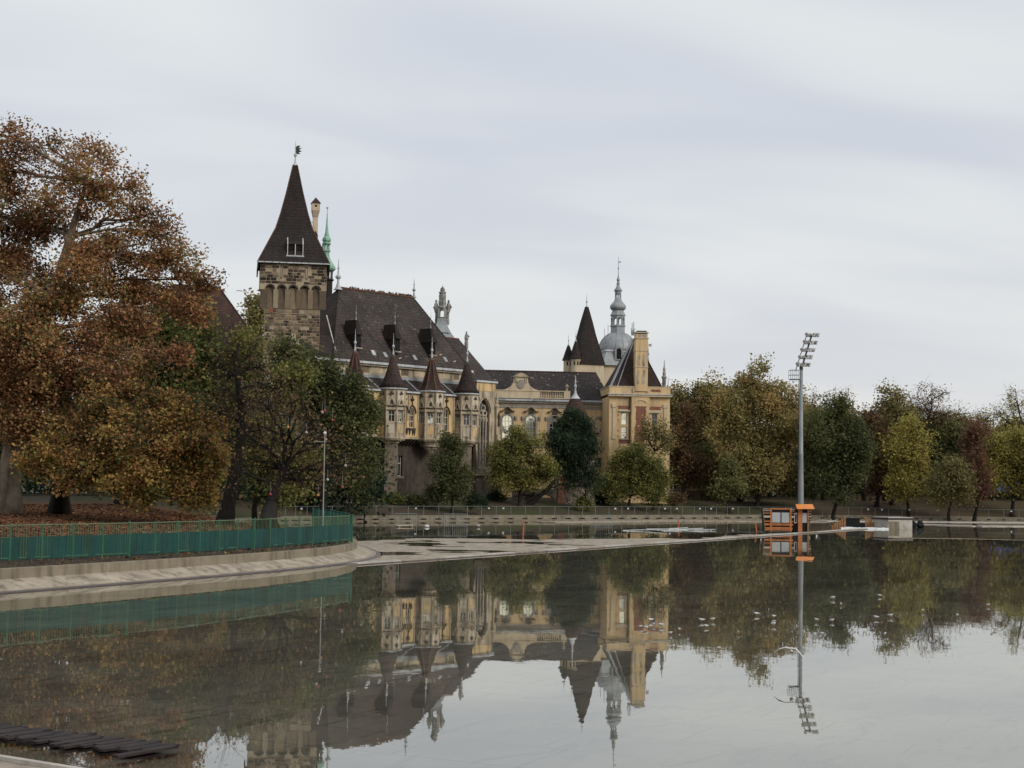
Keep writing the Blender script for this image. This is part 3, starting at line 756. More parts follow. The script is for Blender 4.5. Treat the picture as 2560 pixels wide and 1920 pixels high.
# arched skirt of the top storey
na = 5; aw = 2 * T * .86 / na
x = -T; ops = []
for k in range(na):
    cx_ = -T * .86 + aw * (k + .5) + .02
    ops.append((cx_ - .29, cx_ + .29, z_ar - .5, z_ar + .36, 'round'))
wall_open(top, -T, T, z_ar - .12, z_ar + .418, -.50, -.18, [(a, b, z_ar - .12, z_ar + .24, 'round') for a, b, *_ in ops])
top.build('top_storey', 'mortar', keep)
edges = [-T] + [v for o in ops for v in (o[0], o[1])] + [T]
rs = random.Random(3)
for k in range(0, len(edges), 2):
    a, b = edges[k] + .01, edges[k + 1] - .01
    if k == 0: a = -T * .98; b = edges[1] - .01
    mm = MB(); mt = ['ashlar_4', 'mortar', 'ashlar_3', 'ashlar_0', 'ashlar_3', 'ashlar_4'][k // 2]
    # corbel pier leaning out towards the top
    mm.add([(a, .0, z_cb), (b, .0, z_cb), (b, .05, z_ar), (a, .05, z_ar), (a, -.10, z_cb), (b, -.10, z_cb), (b, -.47, z_ar - .14), (a, -.47, z_ar - .14), (a, -.47, z_ar - .01), (b, -.47, z_ar - .01)],
           [(4, 5, 7 - 1, 7), (7, 6, 9, 8), (0, 4, 7, 8, 3), (1, 2, 9, 6, 5), (0, 1, 5, 4), (3, 8, 9, 2)])
    mm.build('corbel', mt, keep)
for i_, o in enumerate(ops): MB().add([(o[0] + .01, -.07, z_cb - .02), (o[1] - .01, -.07, z_cb - .02), (o[1] - .01, -.30, z_ar + .1), (o[0] + .01, -.30, z_ar + .1)], [(0, 1, 2, 3)]).build('recess_panel', ['ashlar_0', 'ashlar_4', 'ashlar_3', 'ashlar_0', 'ashlar_4'][i_], keep)
for o in ops:                                              # voussoirs over the arches
    mm = MB(); cx_ = (o[0] + o[1]) / 2
    for j in range(5):
        a0 = math.pi * j / 5 + .03; a1 = math.pi * (j + 1) / 5 - .03
        pl = [(cx_ + r_ * math.cos(t), z_ar - .05 + r_ * math.sin(t)) for r_, t in ((.30, a0), (.47, a0), (.47, a1), (.30, a1))]
        mm.prism_y(pl, -.545, -.49)
    mm.build('arch_ring', 'ashlar_5', keep)
# squared stones of the two visible storeys, laid in courses
ST_MESH = {}
def stone_mesh(k):
    if k not in ST_MESH:
        r_ = random.Random(100 + k); j = lambda: r_.uniform(-.03, .03)
        m = MB(); w, h = .5, .5
        f = [(-w, 0, -h), (w, 0, -h), (w, 0, h), (-w, 0, h)]
        g = [(-w + .06 + j(), -1, -h + .08 + j()), (w - .06 + j(), -1, -h + .08 + j()), (w - .06 + j(), -1, h - .08 + j()), (-w + .06 + j(), -1, h - .08 + j())]
        m.add(f + g, [(4, 5, 6, 7), (0, 1, 5, 4), (1, 2, 6, 5), (2, 3, 7, 6), (3, 0, 4, 7)])
        me = bpy.data.meshes.new('stone'); me.from_pydata(m.v, [], m.f); me.update(); ST_MESH[k] = me
        me.materials.append(MATS['ashlar_%d' % (k % 6)])
    return ST_MESH[k]
n_st = 0
def lay(x0, x1, z0, z1, y, hmin, hmax, wmin, wmax, weights, skip=None):
    global n_st
    z = z0
    while z < z1 - .1:
        h = min(rs.uniform(hmin, hmax), z1 - z)
        x = x0
        while x < x1 - .08:
            w = rs.uniform(wmin, wmax)
            if x1 - (x + w) < wmin * .6: w = x1 - x
            if not (skip and skip(x, x + w, z, z + h)) and rs.random() < .93:
                k = rs.choices(range(6), weights)[0] + 6 * rs.randrange(3)
                o = bpy.data.objects.new('stone', stone_mesh(k)); COL.objects.link(o); o.parent = keep
                o.location = (x + w / 2, y, z + h / 2); o.scale = (w - .045, rs.uniform(.025, .06), h - .045)
                n_st += 1
            x += w
        z += h
xw = lambda px: (px - 732) / 26.2
sl = [(xw(702) - .1, xw(702) + .1), (xw(764) - .1, xw(764) + .1)]
zsl0, zsl1 = tz(699), tz(668)
pat = (xw(731), xw(768), tz(905), tz(836))
def skip_hi(a, b, z0, z1): return any(a < s1 and b > s0 and z1 > zsl0 - .05 and z0 < zsl1 + .05 for s0, s1 in sl) or (a < xw(757) and b > xw(746) and z0 > tz(716) and z1 < tz(698))
lay(-T, T, z_ar + .46, z_ev - .12, -.50, .24, .34, .32, .72, [2, 3, 4, 1, 3, 4], skip_hi)
def skip_lo(a, b, z0, z1): return a < pat[1] and b > pat[0] and z0 < pat[3] - abs((a + b) / 2 - pat[0]) * .9
lay(-S, S, tz(900), z_cb - .45, 0, .22, .31, .30, .66, [5, 3, 2, 4, 3, .6], skip_lo)
lay(-S, S, z_cb - .43, z_cb - .03, 0, .36, .37, .5, .8, [4, 2, .5, 5, 3, 0])
MB().prism_y([(xw(731), tz(908)), (xw(768), tz(908)), (xw(762), tz(874)), (xw(751), tz(868)), (xw(748), tz(854)), (xw(743), tz(850)), (xw(740), tz(838)), (xw(731), tz(836))], -.035, -.001).build('plaster_patch', 'plaster_cream', keep)
MB().box(xw(680) - .13, xw(680) + .13, -.07, -.005, tz(782) - .02, tz(771)).build('red_stone', 'ashlar_red', keep)
for s0, s1 in sl:
    MB().box(s0 + .02, s1 - .02, -.515, -.49, zsl0, zsl1).build('slit', 'dark_opening', keep)
    MB().box(s0 + .05, s1 - .08, -.53, -.517, zsl0 + .1, zsl1 - .12).build('slit_light', 'plaster_cream', keep)
# roof: flared foot, steep upper part, boarded eaves
E = 3.42
rf = square_roof(MB(), (0, yc), [(E, z_ev), (2.62, z_ev + (kz - z_ev) * .48), (1.76, kz), (1.30, kz + (az - kz) * .24), (.80, kz + (az - kz) * .56), (.20, az)]).build('roof', 'tile_tower', keep)
mm = MB()
for s in (-1, 1): mm.box(min(s * E, s * (E - .12)), max(s * E, s * (E - .12)), yc - E + .05, yc + E, z_ev - .62, z_ev - .02)
mm.box(-E + .13, E - .13, yc - E + .1, yc - E + .2, z_ev - .1, z_ev - .02)
mm.build('eaves_board', 'tile_tower', keep)
for k in range(10):
    w = 2 * E / 10
    MB().box(-E + k * w + .02, -E + (k + 1) * w - .02, yc - E - .09, yc - E + .02, z_ev - .06, z_ev + .05).build('gutter_length', 'zinc_pale', keep)
hip_pts = lambda sx, sy: [(sx * h, yc + sy * h, z) for h, z in [(E, z_ev), (2.62, z_ev + (kz - z_ev) * .48), (1.76, kz), (1.30, kz + (az - kz) * .24), (.80, kz + (az - kz) * .56), (.20, az)]]
for sx_ in (-1, 1): ridge_caps(rf, hip_pts(sx_, -1), .06, 'ridge_tile', .33, 5)
finial(keep, 0, yc, az - .05, tzr(351), .26, 'zinc_pale')
vz = tzr(372)
vane = MB().prism_y([(.03, vz - .55), (.5, vz - .5), (.3, vz - .35), (.62, vz - .25), (.35, vz - .1), (.6, vz + .05), (.3, vz + .12), (.5, vz + .3), (.2, vz + .33), (.03, vz + .2)], yc - .012, yc + .012).build('weather_vane', 'iron', keep)
# roof dormer with white cheeks
dx0, dx1 = xw(716), xw(754); dz0, dz1 = tz(640), tz(612)
yf = yc - 3.02
dm = MB().add([(dx0, yf, dz0), (dx1, yf, dz0), (dx1, yf, dz1), (dx0, yf, dz1), (dx0, yf + 2.2, dz0), (dx1, yf + 2.2, dz0), (dx1, yf + 1.25, tz(590)), (dx0, yf + 1.25, tz(590))],
              [(3, 2, 6, 7), (0, 3, 7, 4), (1, 5, 6, 2), (0, 4, 5, 1)]).build('dormer', 'tile_tower', keep)
MB().box(dx0 + .05, dx1 - .05, yf + .16, yf + .2, dz0, dz1).build('opening', 'dark_opening', dm)
for xx in (dx0, (dx0 + dx1) / 2, dx1): MB().box(xx - .04, xx + .04, yf - .03, yf + .05, dz0, dz1).build('post', 'frame_white', dm)
for xx in (dx0, dx1): MB().bar((xx, yf - .05, dz1 - .05), (xx, yf + 1.2, tz(588) + .12), .09, .06).build('bargeboard', 'zinc_pale', dm)
MB().box(dx0 - .12, dx1 + .12, yf - .1, yf + .1, dz0 - .12, dz0).build('sill', 'zinc_pale', dm)

# ---------------------------------------------------------------- great hall with turrets
HA = math.radians(46.6)
HO = Vector((-11.88, 150.0, 0))
hall = thing('great_hall', 'gothic hall with a huge dark brown hipped roof and turrets in front', 'castle hall', HO, HA)
hu = Vector((math.cos(HA), math.sin(HA), 0)); hv = Vector((-math.sin(HA), math.cos(HA), 0))
def hz(py, x, y, px=1080):
    """height of picture row py above the point (x, y) of the hall's own plan"""
    w = HO + hu * x + hv * y; pxx = 1280 + FPX * w.x / w.y
    return Zof(pxx, py, w.y)
EV, RZ = 15.2, 23.15
zB = 7.5
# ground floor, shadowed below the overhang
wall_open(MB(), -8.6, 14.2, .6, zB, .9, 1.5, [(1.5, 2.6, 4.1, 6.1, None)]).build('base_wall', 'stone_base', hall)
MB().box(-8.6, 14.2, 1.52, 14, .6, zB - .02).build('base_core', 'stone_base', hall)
window(hall, 1.5, 2.6, 4.1, 6.1, 1.1, 2, (.64,), None, 'pane_dark', 'frame_white', .07)
MB().box(1.3, 2.8, .80, .9, 3.9, 4.08).build('sill', 'stone_pier', hall)
MB().box(1.3, 2.8, .80, .9, 6.13, 6.3).build('lintel', 'stone_base', hall)
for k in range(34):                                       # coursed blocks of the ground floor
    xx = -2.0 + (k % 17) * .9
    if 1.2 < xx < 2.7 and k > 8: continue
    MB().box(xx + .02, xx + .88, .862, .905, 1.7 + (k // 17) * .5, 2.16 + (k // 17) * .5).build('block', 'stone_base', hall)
# projecting upper storey
W1 = [(1.62, 2.28, 8.9, 10.9, 'point'), (2.62, 3.30, 8.9, 10.9, 'point'), (7.30, 8.05, 8.7, 11.0, 'point'), (-3.2, -2.5, 8.9, 10.9, 'point')]
wall_open(MB(), -8.6, 14.2, zB + .5, 12.4, 0, .5, W1).build('upper_wall', 'plaster_hall', hall)
MB().box(-8.6, 14.2, .55, 2.2, zB + .5, 12.4).build('upper_core', 'dark_opening', hall)
for o in W1:
    window(hall, o[0], o[1], o[2], o[3], .14, 2, (.32, .62), 'point', 'pane_dark', 'frame_stone', .08)
    c = (o[0] + o[1]) / 2
    hm = MB(); pts = []
    for k in range(13):
        a = math.pi * k / 12; cc = math.cos(a)
        pts.append((c + .47 * math.copysign(abs(cc) ** 1.3, cc), -.06, o[3] - .58 + .78 * math.sin(a)))
    for p_, q_ in zip(pts[:-1], pts[1:]): hm.bar(p_, q_, .14, .10)
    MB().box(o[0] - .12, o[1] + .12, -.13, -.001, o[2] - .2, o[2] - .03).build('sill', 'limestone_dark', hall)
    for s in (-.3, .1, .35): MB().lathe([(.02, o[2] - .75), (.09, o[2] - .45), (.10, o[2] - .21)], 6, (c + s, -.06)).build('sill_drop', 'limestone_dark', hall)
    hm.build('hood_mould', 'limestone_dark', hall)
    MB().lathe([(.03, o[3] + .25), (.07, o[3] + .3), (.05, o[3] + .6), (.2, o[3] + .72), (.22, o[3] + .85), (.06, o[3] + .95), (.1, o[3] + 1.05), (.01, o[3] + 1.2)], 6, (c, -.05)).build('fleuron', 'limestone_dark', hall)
for xx in (1.15, 2.45, 3.75, 6.75, 8.7):
    mm = MB().box(xx - .06, xx + .06, -.10, .0, 9.6, 12.0); mm.lathe([(.12, 12.0), (.05, 12.2), (.01, 12.42)], 4, (xx, -.05), math.pi / 4)
    mm.build('pinnacle_strip', 'frame_stone', hall)
# corbel table under the overhang
mm = MB().box(-8.6, 14.2, -.12, .9, zB + .28, zB + .48); mm.build('corbel_shelf', 'limestone', hall)
for k in range(48):
    xx = -8.5 + k * .475
    MB().add([(xx, -.08, zB + .27), (xx + .22, -.08, zB + .27), (xx + .22, .88, zB + .27), (xx, .88, zB + .27), (xx, .1, zB + .08), (xx + .22, .1, zB + .08), (xx + .22, .88, zB - .45), (xx, .88, zB - .45)],
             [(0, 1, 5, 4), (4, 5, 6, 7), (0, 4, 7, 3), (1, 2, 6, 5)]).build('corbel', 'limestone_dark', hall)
# lean-to roof between the turrets with zinc flashing, and the clerestory band above it
MB().add([(-8.6, -.22, 12.36), (14.2, -.22, 12.36), (14.2, 2.0, 13.75), (-8.6, 2.0, 13.75), (-8.6, 2.0, 12.36), (14.2, 2.0, 12.36)], [(0, 1, 2, 3), (0, 3, 4), (1, 5, 2), (0, 4, 5, 1)]).build('lean_to_roof', 'tile_dark', hall)
MB().box(-8.6, 14.2, -.30, -.20, 12.30, 12.46).build('lower_gutter', 'zinc_pale', hall)
MB().box(-8.6, 14.2, 1.86, 2.0, 13.72, 14.02).build('flashing', 'zinc', hall)
MB().box(-8.6, 12.7, 2.0, 14.0, 12.3, EV - .02).build('clerestory_wall', 'limestone', hall)
for k in range(11):
    xx = -8.2 + k * 1.9 + rs.uniform(-.3, .3)
    MB().box(xx, xx + rs.uniform(.7, 1.4), 1.975, 2.01, 14.2, 14.9).build('ashlar_panel', rs.choice(['plaster_hall', 'plaster_cream', 'ashlar_4', 'ashlar_0']), hall)
for k in range(12):
    xx = -8.6 + k * 1.9
    MB().box(xx + .015, min(13.0, xx + 1.885), 1.50, 1.95, EV - .16, EV + .06).build('gutter_length', 'zinc_pale', hall)
MB().box(-8.6, 12.9, 1.72, 1.98, EV - .34, EV - .17).build('cornice', 'frame_stone', hall)
roof = hip(MB(), -5.9, 13.0, 1.7, 14.3, EV, RZ, 0.0, 10.2, 8.0).build('main_roof', 'tile_dark', hall)
ridge_caps(roof, [(0, 8, RZ), (10.3, 8, RZ)], .12)
ridge_caps(roof, [(10.2, 8, RZ), (13.0, 1.7, EV)], .08, 'tile_dark')
ridge_caps(roof, [(0, 8, RZ), (-5.9, 1.7, EV)], .09, 'tile_dark')
MB().box(-8.6, -5.6, 1.9, 14, EV - .02, EV + .5).build('side_roof', 'tile_tower', hall)
MB().add([(-8.6, 1.75, EV + .02), (-5.0, 1.75, EV + .02), (-4.2, 3.5, EV + 2.2), (-8.6, 5.0, EV + 3.4)], [(0, 1, 2, 3)]).build('side_roof_slope', 'tile_tower', hall)
MB().bar((-5.05, 2.2, EV + .55), (-3.9, 5.2, EV + 4.6), .1, .06).build('drain_pipe', 'zinc_pale', hall)
finial(hall, -.15, 8, RZ - .25, RZ + 2.9, .5, 'zinc_pale'); finial(hall, 10.35, 8, RZ - .05, RZ + 2.0, .30, 'zinc')
finial(hall, 6.0, 12.0, RZ - .6, RZ + .9, .12, 'zinc')
# hooded roof dormers
for xx in (-2.2, 2.95, 7.9):
    zb_ = 16.6; y0 = 2.35
    d = MB(); d.box(xx - .34, xx + .34, y0, y0 + 2.2, zb_, zb_ + 1.35)
    dd = d.build('dormer', 'tile_tower', hall)
    MB().box(xx - .30, xx + .30, y0 - .015, y0 - .001, zb_ + .12, zb_ + 1.2).build('opening', 'dark_opening', dd)
    for s in (-.33, 0, .33): MB().box(xx + s * .9 - .03, xx + s * .9 + .03, y0 - .05, y0 - .016, zb_ + .05, zb_ + 1.3).build('post', 'board_dark', dd)
    MB().box(xx - .42, xx + .42, y0 - .2, y0 + .1, zb_ - .12, zb_ - .002).build('sill', 'concrete', dd)
    MB().add([(xx - .44, y0 - .26, zb_ + 1.25), (xx + .44, y0 - .26, zb_ + 1.25), (xx + .44, y0 + 1.9, zb_ + 1.25), (xx - .44, y0 + 1.9, zb_ + 1.25), (xx - .10, y0 + .30, zb_ + 2.75), (xx + .10, y0 + .30, zb_ + 2.75), (xx + .10, y0 + 1.9, zb_ + 2.75), (xx - .10, y0 + 1.9, zb_ + 2.75)],
             [(0, 1, 5, 4), (1, 2, 6, 5), (2, 3, 7, 6), (3, 0, 4, 7), (4, 5, 6, 7), (3, 2, 1, 0)]).build('hood', 'tile_tower', dd)
    finial(dd, xx, y0 + .4, zb_ + 2.7, zb_ + 4.4, .12, 'zinc')
def on_roof(x, z): return (x, 1.7 + (z - EV) / (RZ - EV) * 6.3, z)
for xx, zz_ in ((-.1, 16.2), (1.4, 16.1), (5.4, 16.1), (9.8, 16.2)):
    p_ = Vector(on_roof(xx, zz_)); nrm = Vector((0, -(RZ - EV), 6.3)).normalized(); up = Vector((0, 6.3, RZ - EV)).normalized()
    b_ = MB().bar(p_ - up * .32 + nrm * .05, p_ + up * .32 + nrm * .05, .42, .08).build('skylight', 'zinc' if xx > 0 else 'zinc_pale', hall)
for xx, zz_ in ((3.0, 15.8), (9.2, 16.6), (10.8, 16.0)):
    MB().bar(Vector(on_roof(xx, zz_)) + Vector((0, -.08, .04)), Vector(on_roof(xx + .4, zz_ + .15)) + Vector((0, -.08, .04)), .14, .05).build('loose_tile', 'plaster_cream', hall)
mm = MB()
mm.add([(-.3 + .1, 2.02, 15.75), (.35, 2.4, 15.72), (.1, 2.55, 16.05), (-.25, 2.75, 16.35)], [(0, 1, 2, 3)])
mm.build('torn_flashing', 'zinc_pale', hall)

def face_box(m, c, ap, phi, x0, x1, d0, d1, z0, z1):
    """box on the face of a polygonal turret: x along the face, d outwards from it"""
    n_ = Vector((math.cos(phi), math.sin(phi), 0)); t_ = Vector((-math.sin(phi), math.cos(phi), 0)); o_ = Vector((c[0], c[1], 0)) + n_ * ap
    vs = [o_ + t_ * x + n_ * d + Vector((0, 0, z)) for z in (z0, z1) for x, d in ((x0, d0), (x1, d0), (x1, d1), (x0, d1))]
    return m.add(vs, [(0, 1, 2, 3), (7, 6, 5, 4), (0, 4, 5, 1), (1, 5, 6, 2), (2, 6, 7, 3), (3, 7, 4, 0)])
def face_pt(c, ap, phi, x, d, z):
    n_ = Vector((math.cos(phi), math.sin(phi), 0)); t_ = Vector((-math.sin(phi), math.cos(phi), 0))
    return Vector((c[0], c[1], 0)) + n_ * (ap + d) + t_ * x + Vector((0, 0, z))
FACES = [math.radians(a) for a in (-180, -135, -90, -45)]
def turret(x, dz, ribbed, pier, visible=True):
    c = (x, -.35); R_ = 1.33; ap = R_ * math.cos(math.pi / 8); fw = R_ * math.sin(math.pi / 8)
    ph = math.pi / 8; z0 = zB + .28 + dz; ze = 12.5 + dz; zs = 10.85 + dz; zw1 = 10.42 + dz; zw0 = 9.36 + dz
    # body with window openings in three faces: sill block, jamb posts, head block
    b = MB()
    b.lathe([(R_, z0), (R_, zw0)], 8, c, ph); b.lathe([(R_, zw1), (R_, ze)], 8, c, ph)
    b.lathe([(R_ * .62, zw0 - .01), (R_ * .62, zw1 + .01)], 8, c, ph)
    body = b.build('turret', 'limestone', hall)
    for i in range(8):
        phi = ph + math.pi / 8 + i * math.pi / 4
        win = any(abs((phi - f + math.pi) % (2 * math.pi) - math.pi) < .1 for f in FACES)
        for j0, j1 in (((-fw, -.30), (.30, fw)) if win else ((-fw, fw),)):
            face_box(MB(), c, ap, phi, j0, j1, -.5, 0, zw0 + .001, zw1 - .001).build('jamb', 'limestone', body)
        if not win: continue
        f = MB()
        for s in (-.28, 0, .28): face_box(f, c, ap, phi, s - .03, s + .03, -.2, -.12, zw0, zw1)
        for zz_ in (zw0 + .03, zw0 + (zw1 - zw0) * .62, zw1 - .03): face_box(f, c, ap, phi, -.28, .28, -.19, -.125, zz_ - .03, zz_ + .03)
        f.build('window', 'frame_white', body)
        face_box(MB(), c, ap, phi, -.29, .29, -.24, -.21, zw0, zw1).build('pane', rs.choice(['pane_mixed', 'pane_dark', 'pane_mixed']), body)
        # lower field and hood above the window
        face_box(MB(), c, ap, phi, -.30, .30, .0, .035, z0 + .45, zw0 - .28).build('field', rs.choice(['plaster_hall', 'limestone', 'limestone_pale']), body)
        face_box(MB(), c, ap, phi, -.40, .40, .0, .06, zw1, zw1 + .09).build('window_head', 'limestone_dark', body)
        # gothic gable relief on the frieze
        pale = abs((phi - math.radians(-90) + math.pi) % (2 * math.pi) - math.pi) < .1
        if pale: face_box(MB(), c, ap, phi, -.42, .42, .0, .03, zs + .55, ze - .18).build('sunlit_panel', 'limestone_pale', body)  # paler stone on the right-hand face stands in for sunlight there
        g = MB()
        for s in (-1, 1):
            g.bar(face_pt(c, ap, phi, s * .40, .05, zs + .12), face_pt(c, ap, phi, 0, .06, zs + .86), .09, .09)
            g.bar(face_pt(c, ap, phi, s * .36, .04, zs + .10), face_pt(c, ap, phi, s * .14, .04, zs + .40), .06, .06)
        g.bar(face_pt(c, ap, phi, 0, .05, zs + .8), face_pt(c, ap, phi, 0, .05, zs + 1.42), .08, .08)
        g.build('gable_relief', 'frame_stone', body)
        g = MB()
        g.bar(face_pt(c, ap, phi, -.2, .07, zs + 1.22), face_pt(c, ap, phi, .2, .07, zs + 1.22), .12, .14)
        g.bar(face_pt(c, ap, phi, 0, .07, zs + 1.1), face_pt(c, ap, phi, 0, .07, zs + 1.44), .14, .1)
        g.build('crocket', 'limestone_dark', body)
        face_box(MB(), c, ap, phi, -.13, .13, .0, .02, zs + .22, zs + .55).build('gable_field', 'limestone_dark', body)
    # corner shafts, string courses, base mouldings
    for i in range(8):
        a = ph + i * math.pi / 4
        MB().lathe([(.075, z0 + .1), (.085, zw0 - .2), (.14, zw0 - .06), (.075, zw0), (.075, zs), (.11, zs + .05), (.07, zs + .1), (.07, ze - .35), (.02, ze - .1)], 6, (c[0] + (R_ + .01) * math.cos(a), c[1] + (R_ + .01) * math.sin(a))).build('corner_shaft', 'limestone', body)
    MB().lathe([(R_ + .02, zs - .06), (R_ + .10, zs - .02), (R_ + .10, zs + .04), (R_ + .02, zs + .08)], 8, c, ph).build('string_course', 'limestone_dark', body)
    MB().lathe([(R_ - .5, z0 - .32), (R_ + .02, z0 - .22), (R_ + .12, z0 - .05), (R_ + .12, z0 + .06), (R_ + .02, z0 + .12)], 8, c, ph).build('base_moulding', 'limestone', body)
    MB().lathe([(R_ * .95, ze), (R_ + .13, ze + .02), (R_ + .13, ze + .13), (R_ * .9, ze + .16)], 32 if not ribbed else 16, c, ph).build('gutter', 'zinc_pale', body)
    za = ze + 3.45
    n = 8 if ribbed else 28
    prof = [(R_ + .07, ze + .14), (R_ * .80, ze + .62), (R_ * .58, ze + 1.35), (.16, za)]
    r = MB().lathe(prof, n, c, ph).build('turret_roof', 'tile_turret', body, smooth=not ribbed)
    if ribbed:
        for i in range(8):
            a = ph + i * math.pi / 4
            MB().tube([(c[0] + rr_ * math.cos(a), c[1] + rr_ * math.sin(a), z + .02) for rr_, z in prof], [.075, .07, .06, .05], 5).build('roof_rib', 'ridge_tile', body)
    MB().lathe(finial_profile(za - .15, za + 2.1, .22), 8, c).build('finial', 'zinc_pale', body)
    # pier or console below
    phi = math.radians(-135)
    if pier:
        p = MB(); face_box(p, c, 0, phi, -.60, .60, -.9, .62, .9, zB - .25); p.build('pier', 'stone_pier', body)
        for k, (w, h0, h1) in enumerate(((.74, zB - .22, zB - .05), (.95, zB - .04, zB + .12))):
            p = MB(); face_box(p, c, 0, phi, -w, w, -.9, .62 + .1 * (k + 1), h0, h1); p.build('pier_capital', 'limestone', body)
        p = MB(); face_box(p, c, 0, phi, -.70, .70, -.95, .72, .9, 2.35); p.build('pier_base', 'rubble', body)
    else:
        MB().lathe([(.25, zB - 1.1), (.7, zB - .65), (.75, zB - .5), (1.0, zB - .42), (1.05, zB - .2), (1.2, zB - .1), (1.2, zB - .04)], 8, c, ph).build('console', 'limestone', body)
turret(-4.9, 0, True, True); turret(0, 0, False, True); turret(5.2, 0, True, False); turret(10.2, 0, False, True)
# zinc valley strips beside the turret roofs
for xx in (-6.3, -3.4, -1.45, 1.5, 3.75, 6.7, 8.7, 11.7):
    MB().bar((xx, -.1, 12.5), (xx, 1.9, 13.78), .16, .05).build('valley_strip', 'zinc', hall)
# gothic end bay with a traceried window and stepped buttress
EB = (11.85, 13.55, 5.2, 12.2, 'point')
wall_open(MB(), 11.55, 14.3, 5.0, 13.0, -.42, -.02, [EB]).build('end_bay', 'limestone', hall)
MB().box(11.6, 14.25, -.06, -.012, 5.1, 12.9).build('end_bay_back', 'pane_dark', hall)
tr_ = MB(); c = 12.7
for xx in (12.27, 12.7, 13.13): tr_.box(xx - .05, xx + .05, -.34, -.2, 5.2, 10.7)
for cx_ in (12.27, 12.7, 13.13):
    pts = [(cx_ + .21 * math.cos(a), -.27, 9.9 + .45 * math.sin(a)) for a in np.linspace(0, math.pi, 9)]
    for p_, q_ in zip(pts[:-1], pts[1:]): tr_.bar(p_, q_, .08, .08)
for cx_, cz, r_ in ((12.42, 10.75, .26), (12.98, 10.75, .26), (12.7, 11.3, .3)):
    pts = [(cx_ + r_ * math.cos(a), -.27, cz + r_ * math.sin(a)) for a in np.linspace(0, 2 * math.pi, 13)]
    for p_, q_ in zip(pts[:-1], pts[1:]): tr_.bar(p_, q_, .09, .09)
tr_.build('tracery', 'frame_stone', hall)
hm = MB(); pts = []
for k in range(17):
    a = math.pi * k / 16; cc = math.cos(a); pts.append((12.7 + .98 * math.copysign(abs(cc) ** 1.3, cc), -.48, 10.85 + 1.55 * math.sin(a)))
for p_, q_ in zip(pts[:-1], pts[1:]): hm.bar(p_, q_, .18, .16)
hm.build('hood_mould', 'limestone', hall)
MB().box(11.5, 14.5, -.75, .0, 4.3, 4.98).build('bay_sill', 'limestone', hall)
MB().box(11.6, 14.4, -.55, 1.0, .8, 4.28).build('bay_plinth', 'stone_pier', hall)
for k, (w, z0, z1) in enumerate(((.55, .8, 5.4), (.45, 5.42, 8.6), (.34, 8.62, 11.4))):
    MB().box(14.32, 14.32 + w, -1.0 + k * .16, .6, z0, z1).build('buttress', 'limestone' if k else 'stone_pier', hall)
MB().lathe([(.26, 11.42), (.28, 11.6), (.16, 11.75), (.20, 12.0), (.12, 12.2), (.15, 12.4), (.08, 12.6), (.01, 13.1)], 6, (14.5, -.5)).build('pinnacle', 'limestone', hall)
MB().box(11.55, 14.4, -.45, 2.2, 13.02, 13.9).build('bay_parapet', 'plaster_hall', hall)
MB().box(11.4, 14.55, -.6, 2.3, 13.92, 14.12).build('bay_cornice', 'zinc_pale', hall)
MB().lathe([(.02, 9.4), (.14, 9.5), (.10, 10.2), (.2, 10.5), (.05, 10.9)], 6, (14.6, -.72)).build('gargoyle', 'limestone_dark', hall)
# lower cross roof behind the right end
cr = hip(MB(), 9.0, 17.6, 2.6, 13.6, 14.2, 19.25, 11.0, 17.4, 8.2)
MB().box(12.0, 17.2, 3.0, 13.2, 1.0, 14.18).build('cross_wall', 'limestone', hall)
cr.build('cross_roof', 'tile_dark', hall)
ridge_caps(hall, [(14.0, 8.2, 19.25), (17.4, 8.2, 19.25)], .10)

# ---------------------------------------------------------------- things rising behind the roofs
def lathe_px(axis_px, D, prof_px, m=None, n=16, phase=0.0):
    """turned outline given in picture units at distance D -> (MB, base point)"""
    k = D / FPX; c = P(axis_px, 1000, D)
    m = m or MB(); m.lathe([(max(.01, r * k), Zof(axis_px, y, D)) for r, y in prof_px], n, (0, 0), phase); return m, c
q = P(788, 570, 158)
chim = thing('tall_chimney', 'slender cream chimney with small tiled cap right behind the keep roof', 'chimney', (q.x, q.y, 0), math.radians(12))
cz_ = lambda y: Zof(790, y, 158)
k_ = 158 / FPX
MB().box(-6 * k_, 6 * k_, -.25, .35, cz_(705), cz_(545)).build('shaft', 'plaster_cream', chim)
MB().add([(-6 * k_, -.25, cz_(545)), (6 * k_, -.25, cz_(545)), (6 * k_, .35, cz_(545)), (-6 * k_, .35, cz_(545)), (-10 * k_, -.4, cz_(527)), (10 * k_, -.4, cz_(527)), (10 * k_, .5, cz_(527)), (-10 * k_, .5, cz_(527))],
         [(0, 1, 5, 4), (1, 2, 6, 5), (2, 3, 7, 6), (3, 0, 4, 7)]).build('flare', 'limestone', chim)
MB().box(-10 * k_, 10 * k_, -.4, .5, cz_(527), cz_(509)).build('head', 'plaster_cream', chim)
MB().lathe([(.001, 0), (.11, 0)], 10).v
fl = MB(); fl.prism_y([(.12 * math.cos(a), cz_(516) + .12 * math.sin(a)) for a in np.linspace(0, 2 * math.pi, 11)[:-1]], -.415, -.401); fl.build('flue_hole', 'dark_opening', chim)
MB().add([(-12 * k_, -.5, cz_(509)), (12 * k_, -.5, cz_(509)), (12 * k_, .6, cz_(509)), (-12 * k_, .6, cz_(509)), (0, .05, cz_(493))], [(0, 1, 4), (1, 2, 4), (2, 3, 4), (3, 0, 4), (3, 2, 1, 0)]).build('cap', 'tile_red', chim)
MB().prism_y([(-6.5 * k_, cz_(605)), (6.5 * k_, cz_(600)), (6.5 * k_, cz_(588)), (0, cz_(578)), (-6.5 * k_, cz_(588))], -.32, .4).build('gablet', 'tile_red', chim)
